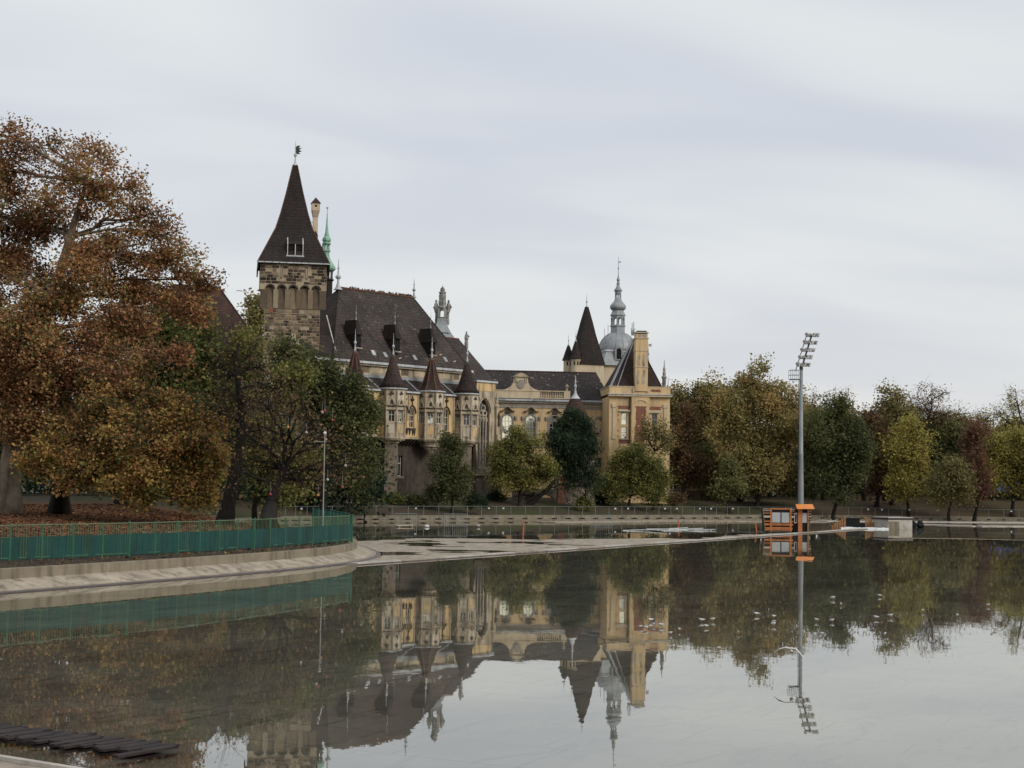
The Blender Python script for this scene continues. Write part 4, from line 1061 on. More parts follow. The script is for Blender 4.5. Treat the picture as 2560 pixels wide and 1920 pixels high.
MB().bar((-10 * k_, 0, cz_(556)), (-5 * k_, 0, cz_(556)), .05).build('bracket', 'iron', chim)

D_C = 168
m_, c = lathe_px(817.5, D_C, [(1.5, 517), (3, 519), (1.5, 522)], n=8); c = P(816.5, 610, D_C)
cop_t = thing('copper_spire', 'green copper baroque spire with open lantern beside the keep', 'spire', (c.x, c.y, 0))
m_.lathe([(r * D_C / FPX, Zof(817.5, y, D_C)) for r, y in [(.8, 521), (.8, 535), (2.2, 536.5), (.9, 538), (1.3, 541), (3.6, 575), (4.6, 583)]], 10)
m_.build('needle', 'copper_green', cop_t)
lathe_px(816, D_C, [(4, 583), (6, 586.5), (6, 590), (11, 597), (11.2, 602), (8, 606), (11, 608), (11, 610.5), (8.5, 612)], n=12)[0].build('upper_bulb', 'copper_green', cop_t)
def lantern(parent, ax, D, r, y0, y1, n, mat, ax0):
    k = D / FPX; off = (ax - ax0) * k
    for i in range(n):
        a = 2 * math.pi * (i + .5) / n
        x_, y_ = off + r * k * math.cos(a), r * k * math.sin(a)
        MB().lathe([(.13 * r * k + .03, Zof(ax, y1, D)), (.10 * r * k + .02, Zof(ax, (y0 + y1) / 2, D)), (.13 * r * k + .03, Zof(ax, y0, D))], 5, (x_, y_)).build('lantern_post', mat, parent)
lantern(cop_t, 816, D_C, 8.6, 612, 626, 8, 'copper_green', 817.5)
lathe_px(816, D_C, [(10, 626), (10.5, 629), (7.5, 631), (8, 640), (12, 650), (20, 662), (24, 668), (24.5, 673), (21, 677)], n=12)[0].build('lower_bulb', 'copper_green', cop_t)
lantern(cop_t, 816, D_C, 17, 677, 698, 8, 'lead_dark', 817.5)
lathe_px(816, D_C, [(20, 698), (20.5, 701), (17, 704), (17, 760)], n=12)[0].build('drum', 'tile_tower', cop_t)

# grey stone baroque crown behind the hall
D_S = 182
c = P(1105.5, 780, D_S); k = D_S / FPX
crown_t = thing('carved_gable_ornament', 'grey carved stone crown with statues rising behind the hall roof', 'roof ornament', (c.x, c.y, 0))
sz = lambda y: Zof(1106, y, D_S)
MB().lathe([(r * k * 1.25, sz(y)) for r, y in [(50, 866), (40, 850), (28, 835), (20, 822), (15, 812), (13, 805), (13, 796), (15, 794)]], 4, (0, 0), math.pi / 4).build('flared_base', 'zinc', crown_t)
for s in (-1, 1):
    MB().lathe([(r * k, sz(y)) for r, y in [(5, 812), (5.5, 800), (4.5, 796), (4.5, 783), (6, 781), (6.5, 778), (5, 776)]], 8, (s * 13 * k, 0)).build('side_pier', 'stone_grey', crown_t)
    st = MB().lathe([(r * k, sz(y)) for r, y in [(5, 777), (6.2, 771), (5.2, 764), (4.4, 759), (2.2, 757), (2.9, 754), (2.6, 751), (.8, 749.5)]], 9, (s * 15.5 * k, 0))
    st.bar((s * 15.5 * k + 4 * k, -.1, sz(762)), (s * 15.5 * k + 7 * k * s, -.2, sz(770)), .16)
    st.build('statue', 'stone_grey', crown_t)
mm = MB(); wall_open(mm, -11 * k, 11 * k, sz(795), sz(772), -.35, .35, [(-4.5 * k, 4.5 * k, sz(793), sz(776), 'round')]); mm.build('arch', 'stone_grey', crown_t)
MB().lathe([(r * k, sz(y)) for r, y in [(10, 772), (11, 768), (9, 764), (10, 755), (8.5, 750), (9, 738), (7.5, 735), (9, 733), (9, 730), (5, 728)]], 10).build('upper_drum', 'stone_grey', crown_t)
MB().lathe([(r * k, sz(y)) for r, y in [(5, 729), (6, 726), (5, 721), (2, 718), (.6, 716.5), (.4, 713)]], 10).build('top_dome', 'stone_grey', crown_t)
lean = P(1166, 845, 172); k2 = 172 / FPX
st_t = thing('roof_statue', 'small weathered stone figure standing at the right end of the hall roof', 'statue', (lean.x, lean.y, 0))
z2 = lambda y: Zof(1166, y, 172)
MB().lathe([(r * k2, z2(y)) for r, y in [(5, 872), (5, 856), (4, 852), (5.5, 846), (4.5, 840), (3.8, 836), (1.6, 834.5), (2.3, 832), (2, 829.5), (.5, 828)]], 9).build('figure', 'stone_grey', st_t)
MB().bar((3 * k2, 0, z2(838)), (7 * k2, -.1, z2(842)), .12).build('arm', 'stone_grey', st_t)

# ---------------------------------------------------------------- left gatehouse roof behind the trees
c = P(556, 720, 158)
gate = thing('gatehouse', 'gatehouse with a steep red brown roof half hidden behind the left trees', 'gatehouse', (c.x, c.y, 0), math.radians(15))
k = 158 / FPX; gz = lambda y: Zof(560, y, 158)
hip(MB(), -9.5, 5.0, 0, 10, gz(890), gz(703), -5.0, 0.0, 5.0).build('roof', 'tile_red', gate)
MB().box(-9.2, 4.7, .35, 9.7, 1.2, gz(890) - .02).build('wall', 'limestone', gate)
ridge_caps(gate, [(-5, 5, gz(703)), (0, 5, gz(703)), (5.0, 0, gz(890))], .09, 'tile_red')
finial(gate, 0, 5, gz(706), gz(676), .2, 'zinc')

# ---------------------------------------------------------------- yellow baroque wing
D_W = 172
c = P(1228, 1100, D_W)
wing = thing('baroque_wing', 'long yellow baroque wing with arched windows, balustrade and dark tiled roof', 'palace wing', (c.x, c.y, 0), math.radians(7))
wz = lambda y: Zof(1300, y, D_W + .8)
wx = lambda px: (px - 1228) / 22.25
wops = [(wx(a) - .56, wx(a) + .56, wz(1097), wz(1038), 'round') for a in (1267.5, 1327, 1386.5, 1446)] + [(wx(1502) - .56, wx(1502) + .56, wz(1098), wz(1041), 'round')]
lops = [(wx(1502) - .5, wx(1502) + .5, wz(1165), wz(1142), 'round')]
ops = []
wall_open(MB(), 0, 13.35, wz(1112), 12.75, 0, .5, wops).build('wall', 'plaster_yellow', wing)
wall_open(MB(), 0, 13.35, 1.6, wz(1112) - .002, 0, .5, lops).build('lower_wall', 'plaster_yellow', wing)
MB().box(.01, 13.34, .5, 12, 1.6, 12.74).build('core', 'dark_opening', wing)
for i, o in enumerate(wops):
    window(wing, o[0], o[1], o[2], o[3], .16, 3, (.26, .5, .74), 'round', ('pane_blind', 'pane_blind', 'pane_mixed', 'pane_dark', 'pane_blind')[i], 'frame_white', .05)
    cx_ = (o[0] + o[1]) / 2; sur = MB()
    for s in (-1, 1): sur.box(cx_ + s * .66 - .10, cx_ + s * .66 + .10, -.07, .0, o[2] - .1, o[3] - .5)
    pts = [(cx_ + .66 * math.cos(a), -.035, o[3] - .56 + .66 * math.sin(a)) for a in np.linspace(0, math.pi, 13)]
    for p_, q_ in zip(pts[:-1], pts[1:]): sur.bar(p_, q_, .07, .2)
    sur.box(cx_ - .85, cx_ + .85, -.14, .0, o[2] - .28, o[2] - .11)
    if i < 4:
        for s in (-1, 1): sur.lathe([(.05, o[3] - .65), (.16, o[3] - .45), (.20, o[3] - .2), (.08, o[3] - .1)], 6, (cx_ + s * .95, -.03))
    sur.build('surround', 'grey_trim', wing)
    if i < 4:
        hd = MB()
        prof = [(-.8, .42), (-.62, .36), (-.42, .48), (-.2, .74), (0, .86), (.2, .74), (.42, .48), (.62, .36), (.8, .42)]
        for (a, b), (a2, b2) in zip(prof[:-1], prof[1:]): hd.bar((cx_ + a, -.14, o[3] + b), (cx_ + a2, -.14, o[3] + b2), .26, .10)
        hd.prism_y([(cx_ - .3, o[3] + .12), (cx_ + .3, o[3] + .12), (cx_ + .2, o[3] + .55), (cx_, o[3] + .7), (cx_ - .2, o[3] + .55)], -.12, .0)
        hd.build('hood', 'limestone_dark', wing)
for o in lops: window(wing, o[0], o[1], o[2], o[3], .16, 3, (.5,), 'round', 'pane_dark', 'lead_dark', .05)
mm = MB(); cx_ = wx(1502)
pts = [(cx_ + .62 * math.cos(a), -.04, lops[0][3] - .5 + .62 * math.sin(a)) for a in np.linspace(0, math.pi, 13)]
for p_, q_ in zip(pts[:-1], pts[1:]): mm.bar(p_, q_, .08, .14)
mm.build('arch_ring', 'plaster_cream', wing)
MB().box(0, 13.4, -.10, -.001, wz(1118), wz(1114)).build('string_course', 'grey_trim', wing)
MB().box(0, 13.4, -.06, -.001, wz(1020), wz(1014)).build('architrave', 'grey_trim', wing)
MB().box(0, 13.4, -.05, -.001, wz(1013.5), wz(1008.5)).build('frieze', 'plaster_cream', wing)
MB().box(0, 13.4, -.34, .2, wz(1008), wz(1003.5)).build('cornice', 'grey_trim', wing)
for k in range(9):
    MB().box(k * 1.49 + .01, k * 1.49 + 1.48, -.52, .2, wz(1003), wz(998.5)).build('gutter_length', 'zinc_pale' if k % 3 else 'zinc', wing)
MB().tube([(13.2, -.15, wz(1000)), (13.2, -.12, wz(1113)), (13.3, -.2, wz(1118)), (13.9, -.6, wz(1128)), (13.95, -.6, 3)], .06, 6).build('downpipe', 'iron', wing)
hip(MB(), -.5, 13.6, -.3, 9.0, wz(999), Zof(1300, 928, 176.6), -3.0, 12.6, 4.3).build('roof', 'tile_wing', wing)
ridge_caps(wing, [(-3, 4.3, Zof(1300, 928, 176.6)), (12.6, 4.3, Zof(1300, 928, 176.6))], .1, 'tile_red')
# balustraded parapet with scrolled gable and urn
MB().box(.05, wx(1349), -.12, .18, wz(996), wz(978)).build('parapet', 'plaster_cream', wing)
MB().box(wx(1349), wx(1424), -.16, .22, wz(996), wz(993.5)).build('balustrade_base', 'plaster_cream', wing)
MB().box(.0, wx(1424), -.18, .24, wz(978), wz(975.8)).build('balustrade_rail', 'plaster_cream', wing)
for k in range(15):
    xx = wx(1352) + k * .205
    MB().lathe([(.05, wz(993.5)), (.085, wz(989.5)), (.04, wz(984)), (.075, wz(978))], 6, (xx, .03)).build('baluster', 'plaster_cream', wing)
MB().box(wx(1409), wx(1425), -.2, .26, wz(996.2), wz(975.6)).build('pedestal', 'plaster_cream', wing)
MB().lathe([(.09, wz(975.5)), (.16, wz(973.5)), (.07, wz(971)), (.2, wz(966)), (.24, wz(963)), (.1, wz(961)), (.05, wz(957.5))], 10, (wx(1417), .03)).build('urn', 'limestone', wing)
cx_ = wx(1300)
prof = [(-2.2, 977), (-1.6, 973), (-1.1, 966), (-.85, 957), (-.8, 949), (-.72, 943)]
poly = [(cx_ + a, wz(b)) for a, b in prof] + [(cx_ - a, wz(b)) for a, b in prof[::-1]]
MB().prism_y(poly[::-1], -.10, .16).build('scroll_gable', 'plaster_cream', wing)
ped = MB(); ped.prism_y([(cx_ - .95, wz(942.9)), (cx_ + .95, wz(942.9)), (cx_ + .5, wz(936.5)), (cx_, wz(932.5)), (cx_ - .5, wz(936.5))], -.28, .25); ped.build('pediment', 'limestone', wing)
mm = MB()
for s in (-1, 1): mm.box(cx_ + s * .55 - .12, cx_ + s * .55 + .12, -.2, -.101, wz(957), wz(943))
mm.build('pilaster', 'limestone', wing)
MB().prism_y([(cx_ + .42 * math.cos(a), wz(961) + .5 * math.sin(a)) for a in np.linspace(0, 2 * math.pi, 17)[:-1]], -.22, -.101).build('cartouche', 'grey_trim', wing)

# ---------------------------------------------------------------- corner pavilion with patches of bare brick
D_P = 168
c = P(1522, 1100, D_P)
pav = thing('corner_pavilion', 'yellow corner pavilion with patches of bare brick and a big chimney in front', 'pavilion', (c.x, c.y, 0), math.radians(5))
pz = lambda y: Zof(1600, y, D_P + .3); pxx = lambda x: (x - 1522) / 22.7
pops = [(pxx(1553), pxx(1567), pz(1062), pz(1032), None), (pxx(1553), pxx(1567), pz(1097), pz(1067), None), (pxx(1629), pxx(1643), pz(1062), pz(1034), None), (pxx(1629), pxx(1643), pz(1097), pz(1067), None)]
wall_open(MB(), 0, 6.72, pz(1112), pz(991), 0, .45, pops).build('wall', 'plaster_yellow', pav)
MB().box(0, 6.72, 0, .45, 1.6, pz(1112) - .002).build('lower_wall', 'plaster_yellow', pav)
MB().box(.01, 6.71, .45, 6.6, 1.6, pz(992)).build('core', 'plaster_yellow', pav)
for i, o in enumerate(pops): window(pav, o[0], o[1], o[2], o[3], .18, 1, (.5,), None, ('pane_blind', 'pane_mixed', 'pane_dark', 'pane_blind')[i], 'frame_white', .05)
# central projection below the chimney
MB().box(pxx(1577), pxx(1622), -.32, -.001, pz(1110), pz(992)).build('projection', 'plaster_yellow', pav)
def ragged(x0, x1, z0, z1, y, name='bare_brick', seed=1):
    r_ = random.Random(seed); pl = []
    n = 9
    for k in range(n): pl.append((x0 + r_.uniform(-.09, .09), z0 + (z1 - z0) * k / (n - 1)))
    pr = []
    for k in range(n): pr.append((x1 + r_.uniform(-.09, .09), z0 + (z1 - z0) * k / (n - 1)))
    m = MB()
    for k in range(n - 1): m.prism_y([pl[k], pr[k], pr[k + 1], pl[k + 1]], y - .02, y + .015)
    b = m.build(name, 'brick_bare', pav)
    # individual courses of brick showing in the bare patch
    return b
ragged(pxx(1588), pxx(1613), pz(1064), pz(1016), -.325, seed=1)
ragged(pxx(1586), pxx(1610), pz(1108), pz(1066), -.325, seed=2)
ragged(pxx(1545), pxx(1571), pz(1023), pz(1015), -.012, seed=3)
ragged(pxx(1622.5), pxx(1652), pz(1024), pz(1016), -.012, seed=4)
ragged(pxx(1626), pxx(1650), pz(979), pz(973), -.135, seed=5)
ragged(pxx(1547), pxx(1573), pz(1109), pz(1101), -.012, seed=6)
for xx in (1545, 1651):
    for yy in (1036, 1049, 1075, 1089): MB().box(pxx(xx) - .05, pxx(xx) + .05, -.02, -.001, pz(yy + 5), pz(yy)).build('brick', 'brick_bare', pav)
for o in pops[::2]:
    MB().box(o[0] - .3, o[1] + .3, -.2, -.001, o[3] + .12, o[3] + .24).build('window_hood', 'frame_white', pav)
for o in pops[1::2]:
    MB().box(o[0] - .2, o[1] + .2, -.12, -.001, o[2] - .14, o[2] - .02).build('sill', 'grey_trim', pav)
for xx in (1534, 1663):
    m = MB()
    m.box(pxx(xx) - .14, pxx(xx) + .14, -.1, -.001, pz(1090), pz(1020)); m.box(pxx(xx) - .24, pxx(xx) + .24, -.14, -.001, pz(1019), pz(1010)); m.box(pxx(xx) - .2, pxx(xx) + .2, -.12, -.001, pz(1098), pz(1091))
    m.build('pilaster', 'plaster_cream', pav)
MB().box(-.12, 6.84, -.42, .3, pz(992), pz(987.5)).build('cornice', 'plaster_cream', pav)
MB().box(-.2, 6.92, -.5, .3, pz(987.3), pz(985.5)).build('cornice_lead', 'zinc_pale', pav)
MB().box(-.02, 6.74, -.12, 6.8, pz(985.3), pz(968)).build('parapet', 'plaster_yellow', pav)
MB().box(-.08, 6.80, -.16, 6.86, pz(968), pz(966)).build('parapet_cap', 'plaster_cream', pav)
for s in (1577, 1612): MB().lathe([(.03, pz(983)), (.12, pz(978)), (.12, pz(970))], 6, (pxx(s + 5), -.2)).build('bracket', 'plaster_cream', pav)
MB().tube([(pxx(1573), -.14, pz(986)), (pxx(1573), -.12, pz(1108))], .05, 6).build('downpipe', 'iron', pav)
mm = MB(); pts = [(pxx(1600) + .6 * math.cos(a), -.36, pz(1008) + .35 * math.sin(a)) for a in np.linspace(0, math.pi, 11)]
for p_, q_ in zip(pts[:-1], pts[1:]): mm.bar(p_, q_, .08, .1)
mm.build('blind_arch', 'plaster_cream', pav)
# chimney stack
chy = -.30
MB().box(pxx(1586), pxx(1617), chy, chy + 1.3, pz(978), pz(846)).build('chimney', 'plaster_yellow', pav)
for yy, d in ((878, .05), (919, .05), (847, .09), (833, .07)): MB().box(pxx(1586) - d, pxx(1617) + d, chy - d, chy + 1.3 + d, pz(yy), pz(yy - 2.2)).build('chimney_band', 'plaster_cream', pav)
MB().box(pxx(1587), pxx(1616), chy + .03, chy + 1.27, pz(844.7), pz(835.3)).build('chimney_head', 'plaster_yellow', pav)
for a, b in ((1593, 1600), (1603, 1613)): MB().box(pxx(a), pxx(b), chy - .0, chy + .028, pz(843.5), pz(836.5)).build('flue_panel', 'grey_trim', pav)
MB().box(pxx(1590), pxx(1614), chy + .1, chy + 1.2, pz(830.8), pz(827)).build('chimney_cap', 'lead_dark', pav)
for a, z0, z1 in ((1594, 918, 886), (1606, 918, 886), (1593, 962, 924), (1606, 962, 924)):
    rg = MB(); r_ = random.Random(a)
    rg.prism_y([(pxx(a) - .16, pz(z0)), (pxx(a) + .18, pz(z0 - 3)), (pxx(a) + .12, pz((z0 + z1) / 2)), (pxx(a) + .2, pz(z1 + 4)), (pxx(a) - .05, pz(z1)), (pxx(a) - .2, pz((z0 + z1) / 2 - 3))], chy - .015, chy - .001)
    rg.build('worn_relief', 'limestone', pav)
# steep pavilion roof with zinc hips
apx = (pxx(1594), 3.2, pz(842)); B = [(.15, .3, pz(968)), (pxx(1656), .3, pz(968)), (pxx(1656), 6.3, pz(968)), (.15, 6.3, pz(968))]
MB().add(B + [(apx[0] - .15, 3.2, apx[2]), (apx[0] + .35, 3.2, apx[2])], [(0, 1, 5, 4), (1, 2, 5), (2, 3, 4, 5), (3, 0, 4)]).build('roof', 'tile_turret', pav)
MB().bar(Vector(B[0]) + Vector((0, -.06, .0)), (apx[0] - .15, 3.14, apx[2] + .05), .26, .08).build('hip_flashing', 'zinc', pav)
MB().bar((.9, .16, pz(968)), (apx[0] - .1, 3.0, apx[2] - .3), .12, .05).build('hip_flashing', 'zinc', pav)
MB().bar(Vector(B[1]), (apx[0] + .35, 3.2, apx[2]), .12, .08).build('hip_flashing', 'tile_turret', pav)
for dx_, zt in ((-.1, 800), (.08, 797)): MB().lathe([(.10, pz(832)), (.13, pz(822)), (.05, pz(816)), (.035, pz(zt))], 6, (pxx(1592) + dx_, 3.2)).build('finial', 'zinc', pav)
mm = MB()
for s in (-1, 1): mm.tube([(pxx(1592), 3.2, pz(822)), (pxx(1592) + s * .2, 3.2, pz(818)), (pxx(1592) + s * .26, 3.2, pz(814)), (pxx(1592) + s * .16, 3.2, pz(815))], .03, 5)
mm.build('crest', 'zinc', pav)
finial(pav, pxx(1630), 2.6, pz(900), pz(850), .12, 'zinc', flag=.4)
MB().lathe([(.22, pz(968)), (.22, pz(945)), (.3, pz(943)), (.3, pz(940)), (.16, pz(937)), (.2, pz(930)), (.12, pz(927)), (.15, pz(920)), (.07, pz(915)), (.02, pz(897))], 6, (pxx(1662), .6)).build('pinnacle', 'stone_grey', pav)
MB().lathe([(.05, pz(968)), (.04, pz(950)), (.01, pz(938))], 5, (pxx(1672), .6)).build('finial', 'zinc', pav)

# ---------------------------------------------------------------- spired tower and twin turrets, then the grey dome
D_X = 196; k = D_X / FPX
c = P(1466, 830, D_X)
spt = thing('spire_tower', 'cream tower with a dark needle roof and two small corner turrets', 'tower', (c.x, c.y, 0), math.radians(20))
xz = lambda y: Zof(1464, y, D_X)
MB().box(-42 * k, 34 * k, -34 * k, 34 * k, 2, xz(914)).build('wall', 'plaster_cream', spt)
square_roof(MB(), (0, 0), [(37 * k, xz(914)), (30 * k, xz(885)), (26 * k, xz(868)), (19 * k, xz(840)), (12 * k, xz(805)), (3.4 * k, xz(767))]).build('roof', 'tile_tower', spt)
finial(spt, 0, 0, xz(769), xz(734), .22, 'zinc_pale')
for dx_, dy_, yt, yb in ((-43, -36, 858, 903), (-52, -10, 866, 905)):
    x_, y_ = dx_ * k, dy_ * k
    t_ = MB().lathe([(12 * k, xz(960)), (12 * k, xz(906)), (13.5 * k, xz(905)), (13.5 * k, xz(903))], 16, (x_, y_)).build('corner_turret', 'plaster_cream', spt)
    MB().lathe([(16 * k, xz(yb - 1)), (13 * k, xz(yb - 8)), (8 * k, xz(yb - 24)), (2.5 * k, xz(yt))], 16, (x_, y_)).build('turret_roof', 'tile_tower', t_)
    MB().lathe(finial_profile(xz(yt + 1), xz(yt - 30), .16), 6, (x_, y_)).build('finial', 'zinc_pale', t_)
    for a in (-2.2, -1.5, -.9):
        MB().box(x_ + 11.8 * k * math.cos(a) - .08, x_ + 11.8 * k * math.cos(a) + .08, y_ + 12.2 * k * math.sin(a) - .06, y_ + 12.2 * k * math.sin(a) + .05, xz(917), xz(908)).build('opening', 'dark_opening', t_)
MB().box(-26 * k, -21 * k, -36 * k, -34.2 * k, xz(908), xz(888)).build('roof_vent', 'tile_red', spt)

D_G = 206; k = D_G / FPX; AX = 1545
c = P(AX, 760, D_G)
dome = thing('domed_tower', 'cream tower with a grey zinc dome and tall open lantern spire', 'tower', (c.x, c.y, 0), math.radians(14))
gz = lambda y: Zof(AX, y, D_G)
MB().box(-52 * k, 52 * k, -52 * k, 52 * k, 2, gz(921)).build('wall', 'plaster_cream', dome)
MB().box(-55 * k, 55 * k, -55 * k, 55 * k, gz(921), gz(918)).build('cornice', 'plaster_cream', dome)
square_roof(MB(), (0, 0), [(60 * k, gz(918)), (54 * k, gz(911)), (48 * k, gz(900)), (45 * k, gz(889)), (44 * k, gz(882))]).build('skirt_roof', 'zinc', dome)
square_roof(MB(), (0, 0), [(46.5 * k, gz(883)), (46.5 * k, gz(880)), (40 * k, gz(878))]).build('skirt_rib', 'zinc_pale', dome)
domeprof = [(47.5, 880), (47.5, 873), (47, 866), (44, 858), (39.5, 850), (33, 842), (25, 836), (18, 833.5)]
MB().lathe([(r * k, gz(y)) for r, y in domeprof], 32).build('dome', 'zinc', dome, smooth=True)
for i in range(16):
    a = 2 * math.pi * i / 16
    MB().tube([((r + .4) * k * math.cos(a), (r + .4) * k * math.sin(a), gz(y)) for r, y in domeprof], .035, 4).build('seam', 'zinc', dome)
MB().lathe([(18 * k, gz(834)), (17.6 * k, gz(820)), (17.6 * k, gz(817.5)), (20 * k, gz(816.5)), (20 * k, gz(814.5)), (17 * k, gz(813))], 8, (0, 0), math.pi / 8).build('lantern_base', 'zinc', dome)
lantern(dome, AX, D_G, 15.5, 795, 813, 8, 'zinc', AX)
for i in range(8):
    a = 2 * math.pi * (i + .5) / 8; a2 = 2 * math.pi * (i + 1.5) / 8; r_ = 15.5 * k
    p0 = Vector((r_ * math.cos(a), r_ * math.sin(a), gz(799))); p1 = Vector((r_ * math.cos(a2), r_ * math.sin(a2), gz(799)))
    mm = MB()
    for j in range(6):
        t0, t1 = j / 6, (j + 1) / 6
        f = lambda t: p0.lerp(p1, t) + Vector((0, 0, (gz(794) - gz(799)) * math.sin(math.pi * t)))
        mm.bar(f(t0), f(t1), .12, .10)
    mm.build('lantern_arch', 'zinc', dome)
MB().lathe([(r * k, gz(y)) for r, y in [(17, 795), (17, 791), (19.5, 790), (19.5, 787.5), (17, 784), (14.5, 778), (14, 775.5)]], 8, (0, 0), math.pi / 8).build('lantern_roof', 'zinc', dome)
MB().lathe([(r * k, gz(y)) for r, y in [(14, 776), (18, 774), (20, 770), (20.3, 767), (19, 763), (15, 758.5), (11, 754), (8.5, 749), (8, 746)]], 24).build('onion', 'zinc', dome, smooth=True)
lantern(dome, AX, D_G, 6.8, 736, 746, 8, 'zinc', AX)
MB().lathe([(r * k, gz(y)) for r, y in [(7, 736), (8, 734.5), (8, 731), (9, 728.5), (10.8, 727), (9.5, 724), (6.5, 720), (4, 715), (3.3, 711), (4.6, 710), (4.6, 708.5), (2.8, 706), (3, 703.5), (4.3, 700.5), (4, 698), (2.2, 694), (1.2, 689), (.8, 680), (.8, 673), (2, 671.5), (2, 670), (.7, 668), (.4, 642)]], 14).build('spire', 'zinc', dome)
MB().prism_y([(.03, gz(657)), (.45, gz(656)), (.3, gz(654.5)), (.45, gz(653)), (.03, gz(653.5))], -.01, .01).build('vane', 'zinc', dome)
th0 = math.radians(-104)                                  # arched dormer of the dome
dn = Vector((math.cos(th0), math.sin(th0), 0)); dt = Vector((-dn.y, dn.x, 0))
def dpt(x, d, y): return dn * (d * k) + dt * (x * k) + Vector((0, 0, gz(y)))
m = MB()
outl = [(-10, 905), (10, 905), (10, 880)] + [(10 * math.cos(a), 880 - 10 * math.sin(a)) for a in np.linspace(0, math.pi, 9)[1:]] 
n = len(outl); vs = [dpt(x, 56, y) for x, y in outl] + [dpt(x, 30, y) for x, y in outl]
m.add(vs, [tuple(range(n))] + [(i, (i + 1) % n, (i + 1) % n + n, i + n) for i in range(n)]); dmr = m.build('dome_dormer', 'zinc', dome)
inl = [(-5.6, 902), (5.6, 902), (5.6, 881)] + [(5.6 * math.cos(a), 881 - 6 * math.sin(a)) for a in np.linspace(0, math.pi, 9)[1:]]
n = len(inl); MB().add([dpt(x, 56.3, y) for x, y in inl] + [dpt(x, 55.5, y) for x, y in inl], [tuple(range(n))] + [(i, (i + 1) % n, (i + 1) % n + n, i + n) for i in range(n)]).build('louvre', 'dark_opening', dmr)
for px_, y0, y1 in ((1511, 846, 822), (1520, 838, 812)):
    pt = P(px_, y0, D_G - 2)
    rd = thing('lightning_rod', 'thin lightning rod standing left of the grey dome' if px_ == 1511 else 'thin lightning rod touching the upper left of the grey dome', 'lightning rod', (pt.x, pt.y, 0))
    MB().tube([(0, 0, Zof(px_, 925, D_G - 2)), (0, 0, Zof(px_, y1, D_G - 2))], .035, 5).build('rod', 'zinc', rd)
    MB().ball((0, 0, Zof(px_, y0, D_G - 2)), .08, 6, 4).build('knob', 'zinc', rd)

# ---------------------------------------------------------------- round tower with cone roof, brick abutment and bridge arch
D_R = 164; k = D_R / FPX
c = P(1438, 1010, D_R)
rnd = thing('round_tower', 'round rubble stone tower with a tiled cone roof behind the dark tree', 'tower', (c.x, c.y, 0))
z_ = lambda y: Zof(1437, y, D_R)
MB().lathe([(r * k, z_(y)) for r, y in [(54, 1275), (52, 1240), (49, 1150), (49, 1088)]], 28).build('wall', 'rubble', rnd)
MB().lathe([(r * k, z_(y)) for r, y in [(60, 1088), (60, 1084), (66, 1082), (52, 1069), (38, 1050), (26, 1025), (13, 997)]], 28).build('roof', 'tile_red', rnd)
MB().lathe([(r * k, z_(y)) for r, y in [(13.5, 998), (9, 992), (4, 985), (2, 975), (2, 970), (3.6, 967), (3.6, 964), (1.6, 961), (1.6, 955), (.3, 938)]], 10).build('finial', 'zinc_pale', rnd)
rs2 = random.Random(9)
for kk in range(150):                                     # rough blocks showing on the side towards the water
    a = math.radians(rs2.uniform(-150, -22)); yy = rs2.uniform(1100, 1262); r_ = 50 * k
    w, h = rs2.uniform(.22, .5), rs2.uniform(.15, .26)
    m = MB(); cpt = Vector((math.cos(a), math.sin(a), 0)); tt = Vector((-math.sin(a), math.cos(a), 0)); zc = z_(yy)
    rr2 = (49 + max(0, (yy - 1150) / 90 * 3)) * k
    vs = [cpt * (rr2 + d) + tt * x + Vector((0, 0, zc + z2_)) for d in (-.08, .05) for x, z2_ in ((-w / 2 - (.02 if d < 0 else -.03), -h / 2), (w / 2 + (.02 if d < 0 else -.03), -h / 2), (w / 2 - rs2.uniform(0, .06), h / 2), (-w / 2 + rs2.uniform(0, .06), h / 2))]
    m.add(vs, [(4, 5, 6, 7), (0, 1, 5, 4), (1, 2, 6, 5), (2, 3, 7, 6), (3, 0, 4, 7)])
    m.build('stone', rs2.choice(['ashlar_0', 'ashlar_3', 'ashlar_4', 'limestone_pale', 'ashlar_1', 'limestone']), rnd)
nd = MB(); w0, w1 = 1465, 1490
a = math.radians(-52); cpt = Vector((math.cos(a), math.sin(a), 0)); tt = Vector((-math.sin(a), math.cos(a), 0)); r_ = 54.5 * k
outl = [(-.42, 1258), (.42, 1258), (.42, 1226), (.25, 1214), (0, 1208), (-.25, 1214), (-.42, 1226)]
n = len(outl); nd.add([cpt * (r_ + .12) + tt * x + Vector((0, 0, z_(y))) for x, y in outl] + [cpt * (r_ - .5) + tt * x + Vector((0, 0, z_(y))) for x, y in outl], [tuple(range(n))] + [(i, (i + 1) % n, (i + 1) % n + n, i + n) for i in range(n)])
nd.build('niche_block', 'rubble', rnd)
MB().add([cpt * (r_ + .135) + tt * x + Vector((0, 0, z_(y))) for x, y in ((-.15, 1240), (.15, 1240), (.15, 1233), (-.15, 1233))], [(0, 1, 2, 3)]).build('plaque', 'limestone_pale', rnd)

